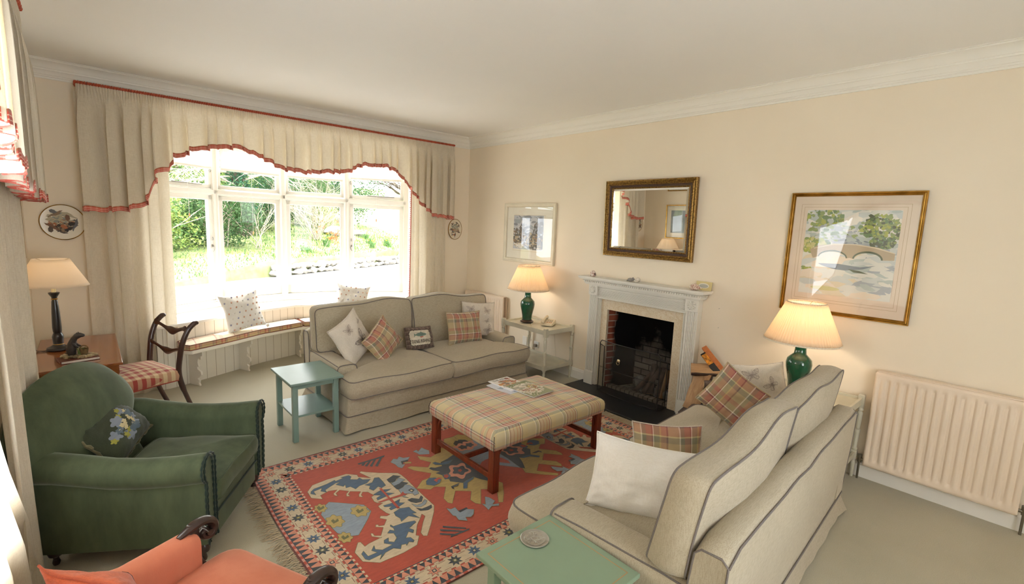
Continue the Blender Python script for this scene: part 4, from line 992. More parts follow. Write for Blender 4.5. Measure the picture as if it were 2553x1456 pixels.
slab(b, d + ax * .0, q, .055, .018, 0); b.build('wooden_handle', wood('orange_varnished_wood', '#a85a24', '#c97a3a', (9, 9, 9), .4, .2), t, bevel=.004)
b = MB(); of = Vector((-.045, .012, -.03)); slab(b, d + ax * .055 + of, d + ax * .17 + of, .05, .016, 0); slab(b, d + ax * .17 + of, q + of, .058, .02, 1); slab(b, d + ax * .04 + of, d + ax * .055 + of, .05, .016, 1); b.build('printed_label', [plain('flame_print', '#d98a1e', .5, nscale=45, namt=.25), M_black], t)

# ------------------------------------------------------------------ radiators
def radiator(label, y0, y1, z0, z1, ribs, xf=-.10, double=True):
    t = thing('radiator', label, 'radiator', (0, y0, 0)); L = abs(y1 - y0); s = -1 if y1 < y0 else 1; H = z1 - z0
    def panel(x):
        b = MB(); nu = ribs * 8
        def f(u, v):
            e = min(u, 1 - u) * L; k = smoothstep(.02, .045, e) ; zz = z0 + H * v; ev = min(v, 1 - v) * H; kv = smoothstep(.035, .075, ev)
            ph = (u * L - .03) / (L - .06) * ribs; d = .5 - .5 * math.cos(2 * PI * ph); d = smoothstep(.15, .75, d)
            edge = smoothstep(0, .008, min(e, ev)); return (x - .012 * edge + .013 * (1 - d) * k * kv - .0, s * u * L, zz)
        vs_ = [0, .012, .03, .05, .07, .09, .12, .16] + [.16 + .68 * i / 8 for i in range(1, 8)] + [.84, .88, .91, .93, .95, .97, .988, 1]
        b.grid(lambda u, v: f(u, vs_[round(v * (len(vs_) - 1))]), nu, len(vs_) - 1, flip=s > 0)
        b.box(x + .0, x + .006, min(0, s * L), max(0, s * L), z0, z1)
        return b.build('panel', M_rad, t, smooth=60)
    panel(xf + .012)
    b = MB(); b.box(xf + .004, -.022, min(0, s * L) + .012, max(0, s * L) - .012, z1 + .001, z1 + .008); b.box(xf + .07, -.022, min(0, s * L), max(0, s * L), z0, z1); b.build('rear_panel', M_rad, t, bevel=.003)
    for yy in (-.028 * s, s * (L + .028)):
        b = MB(); b.tube([(xf + .04, yy - (.03 if yy * s > 0 else -.03) * s, z0 + .035), (xf + .04, yy, z0 + .035)], .012, 12); b.tube([(xf + .04, yy, z0 + .075), (xf + .04, yy, z0 + .01)], [.016, .014], 12); b.tube([(xf + .04, yy, z0 + .01), (xf + .04, yy, .0)], .008, 10)
        b.build('valve', M_metal, t)
    return t
radiator('long cream ribbed radiator on the wall behind the nearer sofa', -5.50, -6.36, .13, .905, 15)
radiator('cream radiator in the corner behind the far sofa', -.10, -1.05, .12, .852, 17)

# ------------------------------------------------------------------ frames, mirror, pictures
def frame_ring(b, w, h, prof, m=0):
    """prof = [(inset from outer edge, forward)]"""
    cs = [(-1, -1), (1, -1), (1, 1), (-1, 1)]; P = len(prof); vs = []
    for sx, sz in cs:
        for a, f in prof: vs.append((sx * (w / 2 - a), -f, sz * (h / 2 - a)))
    b.add(vs, [(c * P + k, c * P + k + 1, ((c + 1) % 4) * P + k + 1, ((c + 1) % 4) * P + k) for c in range(4) for k in range(P - 1)], m, smooth=False)
def wall_item(name, label, cat, y, z, tilt=0, x=-.003): 
    t = thing(name, label, cat, (x, y, z)); t.rotation_euler = (Matrix.Rotation(-PI / 2, 4, 'Z') @ Matrix.Rotation(tilt, 4, 'X')).to_euler(); return t
M_gilt = NT('antique_gilt'); M_gilt.bsdf('#8a6a34', .38, .75, .5); v = M_gilt.coord('Object'); M_gilt.color(M_gilt.ramp(M_gilt.noise(v, 70, 4), [(.3, '#5a3d1c'), (.7, '#b08a48')])); M_gilt.bump(M_gilt.noise(v, 160, 2), .3, .002); M_gilt = M_gilt.mat
M_umber = plain('umber_gesso', '#4a3226', .5, .2, nscale=30, namt=.1)
M_mirror = NT('silvered_glass'); M_mirror.bsdf('#f2f2ee', 0.0, 1.0, .5); M_mirror = M_mirror.mat
# mirror: 1.13 x .85, centre y -3.31
mw, mh = 1.118, .850
t = wall_item('mirror', 'mirror in a carved brown and gilt frame over the mantelpiece', 'mirror', -3.312, 2.035, math.radians(1.7), x=-.020)
b = MB(); frame_ring(b, mw, mh, [(0, -.012), (0, .028), (.006, .034), (.014, .034), (.018, .026), (.03, .022)], 0); frame_ring(b, mw, mh, [(.052, .022), (.058, .020), (.072, .013), (.078, .012)], 1); frame_ring(b, mw, mh, [(.078, .012), (.084, .015), (.09, .012), (.094, .006)], 0); frame_ring(b, mw, mh, [(.03, .022), (.04, .030), (.052, .022)], 0)
fr_ = b.build('frame', [M_gilt, M_umber], t, smooth=20)
b = MB()
def leafrow(b, p0, p1, n, outv):
    p0, p1 = Vector(p0), Vector(p1)
    for k in range(n):
        c = p0.lerp(p1, (k + .5) / n); dd = (p1 - p0).normalized() * ((p1 - p0).length / n)
        b.tube([c - dd * .45, c - dd * .15 + Vector((0, -.004, 0)), c + dd * .25 + Vector((0, -.005, 0)), c + dd * .48], [.002, .008, .0065, .002], 6)
for (p0, p1, n) in (((-mw / 2 + .04, -.030, mh / 2 - .041), (mw / 2 - .04, -.030, mh / 2 - .041), 36), ((-mw / 2 + .04, -.030, -mh / 2 + .041), (mw / 2 - .04, -.030, -mh / 2 + .041), 36), ((-mw / 2 + .041, -.030, -mh / 2 + .04), (-mw / 2 + .041, -.030, mh / 2 - .04), 27), ((mw / 2 - .041, -.030, -mh / 2 + .04), (mw / 2 - .041, -.030, mh / 2 - .04), 27)): leafrow(b, p0, p1, n, None)
b.build('carved_leaves', M_gilt, fr_)
b = MB(); gw, gh, bv = mw / 2 - .092, mh / 2 - .092, .022
vs = [(-gw, -.004, -gh), (gw, -.004, -gh), (gw, -.004, gh), (-gw, -.004, gh), (-gw + bv, -.0065, -gh + bv), (gw - bv, -.0065, -gh + bv), (gw - bv, -.0065, gh - bv), (-gw + bv, -.0065, gh - bv)]
b.add(vs, [(4, 5, 6, 7), (0, 1, 5, 4), (1, 2, 6, 5), (2, 3, 7, 6), (3, 0, 4, 7)], smooth=False); b.build('mirror_glass', M_mirror, t, smooth=0)
M_picglass = glass_mat('picture_glass', '#ffffff', .7)
M_mount = plain('ivory_mount_board', '#e8e2d2', .9, nscale=4, namt=.01); M_mount2 = plain('peach_mount_board', '#e3d3c0', .9, nscale=4, namt=.01)
def dabs(b, mats_n, regions, seed):
    """painterly dabs: regions = [(cx, cz, rx, rz, count, size, [material indices], elong)]"""
    rr = random.Random(seed); lv = 0
    for (cx, cz, rx, rz, cnt, sz, pal, el) in regions:
        for k in range(cnt):
            a = rr.uniform(0, 2 * PI); q = rr.uniform(0, 1) ** .5; x, z = cx + rx * q * math.cos(a), cz + rz * q * math.sin(a); s = sz * rr.uniform(.5, 1.3); rot = rr.uniform(-.4, .4) if el > 1.3 else rr.uniform(0, 3)
            n = 7; lv += 1; o = -.0006 - .0000012 * lv; vs = []
            for i in range(n): an = 2 * PI * i / n; r_ = rr.uniform(.6, 1.1); px, pz = s * el * r_ * math.cos(an), s * r_ * math.sin(an); vs.append((x + px * math.cos(rot) - pz * math.sin(rot), o, z + px * math.sin(rot) + pz * math.cos(rot)))
            b.add(vs, [tuple(range(n))[::-1]], rr.choice(pal), smooth=False)
def clip_dabs(b, w, h):
    for i, (x, y, z) in enumerate(b.v): b.v[i] = (max(-w / 2, min(w / 2, x)), y, max(-h / 2, min(h / 2, z)))
# small landscape print in cream frame: y -1.94..-.925 z 1.39..2.22
w_, h_ = 1.015, .825
t = wall_item('framed_picture', 'cream framed landscape print of trees and cloudy sky, above the small lamp', 'picture', -1.435, 1.808)
M_cframe = plain('cream_painted_frame', '#dcd3bc', .45, nscale=8, namt=.02)
b = MB(); frame_ring(b, w_, h_, [(0, 0), (0, .030), (.008, .034), (.018, .034), (.026, .026), (.038, .024), (.046, .028), (.052, .022), (.056, .010)]); b.build('frame', M_cframe, t, smooth=20)
b = MB(); b.box(-w_ / 2 + .05, w_ / 2 - .05, -.008, -.002, -h_ / 2 + .05, h_ / 2 - .05); mb_ = b.build('mount', M_mount, t)
PW, PH = .60, .47
cl = ['#c0c2c5', '#a0a6ac', '#d8d5d0', '#7d6c5c', '#6b6660', '#957e64', '#605f5b', '#b8a88c', '#e6e2d8', '#8b8e95']
mats = [plain('print_tone_%s' % 'abcdefghij'[i], c, .9) for i, c in enumerate(cl)]
b = MB(); b.add([(-PW / 2, -.0004, -PH / 2), (PW / 2, -.0004, -PH / 2), (PW / 2, -.0004, PH / 2), (-PW / 2, -.0004, PH / 2)], [(0, 1, 2, 3)], 0)
dabs(b, 10, [(0, .12, .32, .14, 160, .03, [0, 1, 2, 0, 9], 2.2), (.10, .02, .2, .05, 60, .02, [9, 1, 0], 2.5), (-.2, -.04, .14, .12, 140, .016, [3, 5, 4, 6], 1.2), (.22, .0, .12, .16, 170, .015, [6, 4, 9, 3], 1.1), (.0, -.10, .3, .10, 220, .016, [3, 4, 5, 6, 7], 1.5), (-.18, -.19, .10, .035, 50, .012, [8, 8, 7], 2.0), (.15, -.18, .18, .05, 110, .014, [6, 4, 7], 1.6), (-.13, .04, .05, .06, 60, .010, [6, 4], 1), (.26, .10, .05, .06, 60, .008, [6, 4], 1)], 5)
clip_dabs(b, PW, PH); p_ = b.build('landscape_print', mats, t, loc=(-.015, -.0085, .01), smooth=0)
b = MB(); frame_ring(b, PW + .03, PH + .03, [(0, .0092), (.0025, .0092)]); o = b.build('mount_line', plain('gold_line', '#b89a5a', .5), mb_, smooth=0)
b = MB(); b.box(-w_ / 2 + .05, w_ / 2 - .05, -.0150, -.0135, -h_ / 2 + .05, h_ / 2 - .05); b.build('picture_glass', M_picglass, t)
# large watercolour in gilt frame: y -4.73..-5.635, z 1.28..2.285
w_, h_ = .905, 1.005
t = wall_item('framed_picture', 'large gilt framed watercolour of a stone bridge over a river', 'picture', -5.185, 1.783)
M_gold = NT('burnished_gold_frame'); M_gold.bsdf('#a8813a', .3, .85, .5); v = M_gold.coord('Object'); M_gold.color(M_gold.ramp(M_gold.noise(v, 12, 3), [(.3, '#8a6424'), (.7, '#b98f45')])); M_gold = M_gold.mat
b = MB(); frame_ring(b, w_, h_, [(0, 0), (0, .022), (.003, .026), (.008, .026), (.013, .018), (.017, .020), (.021, .018), (.024, .014), (.027, .016), (.030, .012), (.032, .006)]); b.build('frame', M_gold, t, smooth=20)
b = MB(); b.box(-w_ / 2 + .028, w_ / 2 - .028, -.007, -.002, -h_ / 2 + .028, h_ / 2 - .028); mb_ = b.build('mount', M_mount2, t)
for k, (q, e) in enumerate(((.0, .0075), (.045, .0075))):
    b = MB(); frame_ring(b, .66 + .08 - q, .735 + .08 - q, [(0, e), (.002, e)]); b.build('mount_line', plain('sepia_line', '#b09468', .7), mb_, smooth=0)
PW, PH = .64, .70
cl = ['#dcdcd4', '#c9cfcc', '#b5c1bd', '#8fa06a', '#a9b25c', '#6f8a62', '#c8c48a', '#7d8790', '#a7aeb6', '#d9ceb4', '#b6a58a', '#e9e4d8', '#d9a83a', '#b06a6a', '#5a6450', '#e3d7c6']
mats = [plain('watercolour_%s' % 'abcdefghijklmnop'[i], c, .9) for i, c in enumerate(cl)]
b = MB(); b.add([(-PW / 2, -.0004, -PH / 2), (PW / 2, -.0004, -PH / 2), (PW / 2, -.0004, PH / 2), (-PW / 2, -.0004, PH / 2)], [(0, 1, 2, 3)], 0)
dabs(b, 16, [(0, .30, .34, .08, 120, .03, [0, 1, 2, 11], 2.4), (-.2, .28, .14, .08, 120, .016, [3, 5, 2, 4], 1.3), (.2, .20, .14, .12, 260, .014, [3, 4, 5, 3, 14], 1.3), (-.1, .15, .22, .08, 150, .016, [2, 1, 3, 5, 8], 1.8), (.12, .09, .22, .035, 90, .014, [7, 8, 2], 3.2), (-.25, .06, .1, .06, 120, .013, [3, 4, 6], 1.3), (-.02, .03, .1, .02, 40, .010, [4, 12, 3], 1.4), (.22, .10, .08, .05, 90, .012, [5, 3, 14], 1.3), (0, -.16, .34, .18, 160, .035, [15, 0, 15, 1, 9], 2.8), (.2, -.12, .14, .16, 110, .03, [8, 1, 2, 0], 3.0)], 9)
lvx = .0022
def shape(pts, m_):
    global lvx
    lvx += .00008; tess(pts, lambda x, y, o=lvx: (x, -o, y), b, m_, .5)
# bridge: parapet, two arches and their shadows
arc = lambda cx, cz, rx, rz, a0, a1, n=16: [(cx + rx * math.cos(a0 + (a1 - a0) * k / n), cz + rz * math.sin(a0 + (a1 - a0) * k / n)) for k in range(n + 1)]
shape([(-.27, .02), (-.22, .055), (-.10, .075), (.05, .078), (.18, .06), (.31, .02), (.31, -.03), (.24, -.035)] + arc(.14, -.035, .10, .065, 0, PI) + [(.02, -.03)] + arc(-.10, -.035, .105, .06, 0, PI) + [(-.24, -.05)], 10)
shape([(-.24, .035), (-.10, .078), (.05, .081), (.20, .062), (.31, .025), (.31, .02), (.18, .055), (.05, .074), (-.10, .071), (-.24, .028)], 9)
shape(arc(-.10, -.035, .105, .06, 0, PI) + arc(-.10, -.035, .095, .048, PI, 0), 14); shape(arc(.14, -.035, .10, .065, 0, PI) + arc(.14, -.035, .088, .05, PI, 0), 14)
shape([(-.2, -.09), (-.05, -.085), (.1, -.10), (.2, -.08), (.12, -.115), (.0, -.135), (-.08, -.13), (-.16, -.11)], 7); shape([(.02, -.12), (.10, -.13), (.16, -.15), (.06, -.145)], 14)
b2 = b; dabs(b, 16, [(-.10, -.03, .08, .015, 50, .008, [4, 5, 3], 1.4), (.14, -.03, .075, .014, 50, .008, [4, 5, 3], 1.4), (-.14, -.13, .06, .06, 90, .008, [3, 5, 6, 14], 1.4), (-.08, -.19, .09, .03, 70, .008, [3, 11, 5], 1.3), (.02, -.25, .07, .03, 40, .007, [3, 5, 14], 1.4), (-.26, -.14, .06, .02, 40, .008, [3, 4], 1.8), (.12, -.29, .09, .03, 90, .007, [3, 11, 12, 5, 11], 1.2), (.08, -.24, .06, .03, 14, .006, [13], 1), (-.05, -.13, .06, .05, 12, .006, [13], 1)], 19)
shape([(-.23 + .105 * (1 + math.cos(a)) , -.295 + .018 * math.sin(a)) for a in [2 * PI * k / 20 for k in range(20)]], 6)
for i, (x, y, z) in enumerate(b.v): b.v[i] = (max(-PW / 2, min(PW / 2, x)), y if y < -.0009 or True else y, max(-PH / 2, min(PH / 2, z)))
b.build('watercolour', mats, t, loc=(-.0, -.0078, .01), smooth=0)
b = MB(); b.box(-w_ / 2 + .028, w_ / 2 - .028, -.0150, -.0135, -h_ / 2 + .028, h_ / 2 - .028); b.build('picture_glass', M_picglass, t)

# pictures on the left wall, seen in the mirror
for (yc, zc, w_, h_, lab) in ((-.86, 1.83, .62, .72, 'gilt framed glazed picture on the left wall above the desk, seen in the mirror'), (-.86, 2.73, .60, .50, 'upper glazed picture on the left wall, its edge seen in the mirror')):
    t = thing('framed_picture', lab, 'picture', (XL + .003, yc, zc), PI / 2)
    b = MB(); frame_ring(b, w_, h_, [(0, 0), (0, .02), (.004, .024), (.014, .022), (.02, .012), (.022, .006)]); b.build('frame', M_gold, t, smooth=20)
    b = MB(); b.box(-w_ / 2 + .02, w_ / 2 - .02, -.006, -.002, -h_ / 2 + .02, h_ / 2 - .02); b.build('mount', M_mount, t)
    b = MB(); b.box(-w_ / 2 + .12, w_ / 2 - .12, -.0075, -.006, -h_ / 2 + .12, h_ / 2 - .12); b.build('print', plain('blue_grey_print', '#9aa6ac', .8, nscale=6, namt=.12), t)
    b = MB(); b.box(-w_ / 2 + .02, w_ / 2 - .02, -.0135, -.012, -h_ / 2 + .02, h_ / 2 - .02); b.build('picture_glass', M_picglass, t)

# oval bird plaques on the window wall
M_plaque = plain('ivory_plaque', '#ddd3bd', .3, 0, .5, 0, .3)
pc = ['#5a5048', '#8a7660', '#6a6a6e', '#3a3634', '#a86a4a', '#8a9088', '#b0a890', '#7a5a48']; pm = [plain('bird_print_%s' % 'abcdefgh'[i], c, .7) for i, c in enumerate(pc)]
def plaque(label, x, z, rx, rz, birds, seed, extra=[]):
    t = thing('oval_plaque', label, 'plaque', (x, -.004, z))
    b = MB(); b.lathe([(0, .010), (.90, .010), (.955, .011)], 64)
    for i, (px, py, pz) in enumerate(b.v): b.v[i] = (px * rx, -pz, py * rz)
    b.build('plaque_face', M_plaque, t)
    b = MB(); b.lathe([(.955, .011), (.975, .016), (1.0, .012), (1.0, 0)], 64)
    for i, (px, py, pz) in enumerate(b.v): b.v[i] = (px * rx, -pz, py * rz)
    b.build('gilt_rim', M_gold, t)
    b = MB(); dabs(b, 8, extra, seed)
    for k, (bx, bz, s, an, mi) in enumerate(birds):   # body, tail, wing, head
        def tf(p): c, s_ = math.cos(an), math.sin(an); return (bx + s * (p[0] * c - p[1] * s_), bz + s * (p[0] * s_ + p[1] * c))
        lv_ = .0024 + k * .0003
        tess([tf(p) for p in [(-1.6, .15), (-.6, .35), (.1, .42), (.7, .35), (1.0, .42), (1.3, .3), (1.55, .2), (1.25, .12), (1.0, 0), (.5, -.3), (-.3, -.3), (-1.0, -.05), (-1.7, -.1)]], lambda X, Y, o=lv_: (X, -o, Y), b, mi, .5)
        tess([tf(p) for p in [(-.2, .2), (.4, .25), (.3, .9), (-.1, 1.35), (-.6, 1.3), (-.7, .8)]], lambda X, Y, o=lv_ + .0001: (X, -o, Y), b, (mi + 1) % 8, .5)
    b.build('bird_print', pm, t, loc=(0, -.0105, 0), smooth=0); return t
R1 = (.166, .168)
plaque('large oval plaque of game birds, left of the window curtains', -4.770, 1.768, R1[0], R1[1], [(-.045, .075, .040, .5, 1), (.045, .075, .040, 2.6, 6), (-.075, -.04, .042, 2.5, 7), (.09, -.02, .040, 1.2, 2), (.02, -.07, .040, .3, 3), (-.01, -.095, .028, -.4, 0)], 3, [(0, -.01, .10, .05, 160, .010, [0, 1, 6, 7, 4], 1.5), (-.02, .04, .09, .05, 60, .012, [5, 6], 1.6), (0, -.05, .06, .04, 80, .009, [0, 3, 1], 1.3)])
plaque('small oval plaque of geese in the corner, right of the window curtains', -.258, 1.811, .128, .160, [(-.05, .075, .022, .8, 0), (.03, .10, .022, 2.6, 0), (.07, .06, .02, 1.8, 0), (-.075, -.01, .022, .1, 0), (-.04, -.05, .026, .3, 1), (.06, -.045, .026, -.3, 0), (0, -.085, .026, 1.4, 3), (-.05, -.09, .018, .5, 1)], 4, [(0, .03, .06, .05, 60, .012, [5, 6], 1.8), (0, .005, .07, .01, 20, .008, [6, 1], 3), (0, -.02, .05, .02, 30, .010, [6, 4], 2)])
t = thing('wall_socket', 'white double socket with plug on the wall under the small lamp table', 'socket', (-.001, -1.685, .28), -PI / 2)
b = MB(); b.box(-.045, .045, -.010, 0, -.045, .045); b.build('face_plate', M_white, t, bevel=.003); b = MB(); b.box(-.02, .02, -.04, -.010, -.03, .01); b.tube(catmull([(0, -.035, -.03), (.0, -.04, -.09), (.03, -.03, -.13), (.02, -.02, -.20)], 5), .003, 6); b.build('plug', plain('taupe_plug', '#8d8478', .5), t, bevel=.002)
t = thing('wall_socket', 'white telephone socket left of the plugged socket', 'socket', (-.001, -1.45, .29), -PI / 2)
b = MB(); b.box(-.045, .045, -.010, 0, -.06, .06); b.build('face_plate', M_white, t, bevel=.003)
# ================================================================== curtains
M_curt = fabric('slubbed_cream_curtain', '#e4dac7', '#e9e0ce', trans=.28, scale=260, mottle=1.5, thread=.35)
M_trim = plaid('red_gingham_trim', (.02, .045), [(1, '#c4584a'), (.6, '#cf8a78')], [(1.2, '#a5714e'), (1.0, '#c85648'), (.5, '#ecd2bd'), (1.3, '#bb4a40'), (.5, '#ecd2bd'), (1.2, '#c4584a')], weave=200, balance=.62)
M_fringe = fabric('coral_fringe', '#c4604c', scale=200)
def place_back(s, n, z): return Vector((s, -n, z))
def place_left(s, n, z): return Vector((XL + n, s, z))
def curtain(label, P, s0, s1, z0, z1, folds, n0, amp, seed, lead=None, grp=None, edge=None, fringe=False, flip=False):
    t = thing('curtain', label, 'curtain', group=grp); rr = random.Random(seed); ph = [rr.uniform(0, 6.28) for _ in range(8)]; nu, nv = folds * 12, 24
    o = P((s0 + s1) / 2, n0, z0); t.location = o
    def f(u, v):
        z = z0 + (z1 - z0) * v; d = 1 - v; a = amp * (.30 + .70 * smoothstep(0, .5, d))
        w_ = 2 * PI * folds * u + .9 * math.sin(2 * PI * u * 2.3 + ph[0]) + .5 * math.sin(2 * PI * u * 5.1 + ph[1]) + .35 * math.sin(z * 2.0 + ph[2] + u * 6)
        k = math.sin(w_); k = math.copysign(abs(k) ** .75, k); e = smoothstep(0, .03, u) * smoothstep(0, .03, 1 - u)
        a_, b_ = (s0, s1) if edge is None else edge(z)
        s = a_ + (b_ - a_) * u + .35 * a * math.cos(w_) * e; nn = n0 + a * k * (.6 + .4 * math.sin(u * 17 + ph[3])) + .012 * math.sin(u * 9 + z * 1.5 + ph[4])
        return P(s, nn, z) - o
    b = MB(); b.grid(f, nu, nv, uvf=lambda u, v: (u * 2, v * 2.4), flip=flip); b.build('drape', M_curt, t, smooth=0 or 70)
    if lead is not None:
        q = MB(); L_ = []
        for k in range(110):
            v = k / 109; p = f(lead, v); L_.append(p)
        q.tube(L_, .007, 6)
        for k, p in enumerate(L_):
            a = rr.uniform(-.6, .6); d = Vector((rr.uniform(-.4, .4), rr.uniform(-.4, .4), rr.uniform(-.9, -.1))).normalized(); sgn = 1 if lead > .5 else -1
            dirv = (f(1, .5) - f(.97, .5)).normalized() * sgn if lead > .5 else (f(0, .5) - f(.03, .5)).normalized()
            q.tube([p, p + dirv * .012 + d * .006, p + dirv * .02 + d * .012], [.0045, .0045, .002], 5)
        q.build('fringe', M_fringe, t)
    return t
curtain('cream curtain hanging left of the bay window', place_back, -4.625, -3.93, .004, 2.98, 6, .115, .042, 3, grp=None)
curtain('cream curtain with coral fringed edge, hanging right of the bay window', place_back, -1.10, -.50, .004, 2.98, 6, .115, .038, 5, lead=0)
curtain('cream curtain on the left wall beside the desk', place_left, -3.42, -2.10, .004, 2.98, 9, .11, .04, 8, flip=True)
def nearedge(z): return (-5.35, interp([(0, -3.0), (.5, -3.2), (.9, -3.58), (1.3, -3.85), (2.98, -4.15)], z))
curtain('cream curtain with rust fringe in the bottom left, behind the green armchair', place_left, -5.35, -3.2, .004, 2.98, 10, .10, .035, 9, edge=nearedge, lead=1, flip=True)

def valance(label, P, s0, s1, prof, ztop, n0, seed, ret=.17, density=26, flip=False):
    t = thing('valance', label, 'valance'); rr = random.Random(seed); o = P((s0 + s1) / 2, n0, ztop - .3); t.location = o; L = abs(s1 - s0); sg = 1 if s1 > s0 else -1; T_ = L + 2 * ret
    ph = [rr.uniform(0, 6.28) for _ in range(6)]; nf = L * 9.5
    # stepped hem: each fold hangs as a flat panel with a small jump between panels
    cuts = [0]; x = 0
    while x < 1: x += rr.uniform(.6, 1.3) / nf; cuts.append(x)
    def base(d):    # d in [0, T_]
        if d < ret: return s0 - 0 * sg, n0 * (d / ret) * .97 + .01, (-sg, 0)
        if d > T_ - ret: return s1, n0 * ((T_ - d) / ret) * .97 + .01, (sg, 0)
        return s0 + sg * (d - ret), n0, (0, 1)
    def zb(d):
        u = min(1, max(0, (d - ret) / L)); i = max(k for k, c in enumerate(cuts) if c <= u); a, c = cuts[i], cuts[min(i + 1, len(cuts) - 1)]; tt = (u - a) / max(1e-6, c - a)
        z = interp(prof, s0 + sg * L * u); z2 = interp(prof, s0 + sg * L * (a + (c - a) * .5)); return z * .72 + z2 * .28 + .008 * math.sin(tt * PI * 2 + i)
    def f(u, v, out=0.0):
        d = T_ * u; s, n, dr = base(d); z = ztop + (zb(d) - ztop) * (1 - v); drop = ztop - z
        uu = (d - ret) / L; w_ = 2 * PI * nf * uu * .78 + 1.4 * math.sin(uu * 41 + ph[0]) + .8 * math.sin(uu * 97 + ph[1])
        hs = 1 - smoothstep(.080, .125, drop); ga = .0085 * (1 - 2 * (.5 + .5 * math.cos(2 * PI * d / .0215)) ** 2.5) * hs - .006 * math.exp(-((drop - .088) / .008) ** 2); k = 1 - 2 * (.5 + .5 * math.cos(w_)) ** 3.5
        a = .040 * smoothstep(.05, .38, drop) + .006 * smoothstep(.03, .1, drop); nn = n + (ga + a * k * .9 + .012 * math.sin(uu * 61 + ph[3]) * smoothstep(.1, .6, drop)) * (dr[1]) + .0
        s += (ga + a * k * .5) * dr[0] + .75 * a * math.cos(w_) * dr[1]
        return P(s, nn + out * dr[1], z) - o + (P(s + out * dr[0], nn, z) - P(s, nn, z))
    nu = int(T_ / .0036); rows = [0, .02, .05, .1, .2, .35, .5, .62, .72, .80, .86, .905, .935, .96, .98, 1.0]
    def vv(v): return rows[round(v * (len(rows) - 1))]
    H_ = 1.0
    b = MB(); b.grid(lambda u, v: f(u, 1 - (1 - vv(v)) if True else v), nu, len(rows) - 1, uvf=lambda u, v: (u * T_, vv(v) * .9), flip=flip); b.build('cloth', M_curt, t, smooth=75)
    # hem trim
    def g(u, v):
        d = T_ * u; hh = ztop - zb(d); return f(u, (.047 / hh) * v + .0, .0045 + .0022 * math.sin(u * T_ * 260) * (1 - v)) + Vector((0, 0, -.006 + .002 * math.sin(u * T_ * 170) * (1 - v)))
    b = MB(); b.grid(g, int(T_ / .0055), 3, uvf=lambda u, v: (u * T_, (1 - v) * .045), flip=flip); b.build('hem_trim', M_trim, t, smooth=75, solid=.002)
    def h(u, v):
        d = T_ * u; a = v * 2 * PI; rr_ = .0135 * (1 + .16 * math.sin(d / .016 * PI * 2)); p = f(u, 1, .006); q = f(u, 1, .0)
        nd = (p - q).normalized() if (p - q).length > 1e-6 else Vector((0, -1, 0)); return q + nd * (.003 + rr_ * .75 * math.cos(a)) + Vector((0, 0, rr_ * math.sin(a)))
    b = MB(); b.grid(h, int(T_ / .005), 7, cv=True, flip=flip); b.build('top_ruche', fabric('terracotta_ruche', '#b9563c', scale=150), t, smooth=75)
    b = MB()
    for d0 in (0,): b.prism([tuple(P(x_, y_, 0).xy) for x_, y_ in ((s0, .0), (s1, .0), (s1, n0 - .03), (s0, n0 - .03))], ztop - .05, ztop - .03)
    ob = b.build('pelmet_board', M_white, t); ob.location = -o
    return t
PROF = [(-4.60, 1.885), (-4.27, 1.90), (-4.10, 2.0), (-4.085, 2.20), (-3.87, 2.45), (-3.725, 2.54), (-3.5, 2.60), (-3.273, 2.62), (-3.07, 2.55), (-2.86, 2.44), (-2.59, 2.43), (-2.095, 2.485), (-1.85, 2.60), (-1.54, 2.61), (-1.365, 2.56), (-1.18, 2.36), (-.98, 2.15), (-.78, 1.99), (-.42, 1.97)]
valance('deep cream gathered valance with scalloped red hem over the bay window', place_back, -4.595, -.43, PROF, 3.045, .195, 4)
PROF2 = [(-5.5, 1.93), (-5.3, 1.97), (-5.1, 2.3), (-4.8, 2.5), (-4.3, 2.45), (-4.0, 2.22), (-3.65, 2.10), (-3.2, 1.985), (-2.8, 1.96), (-2.06, 1.945)]
valance('cream valance with red gingham hem on the left wall', place_left, -2.12, -5.45, PROF2, 3.045, .195, 6, flip=True)
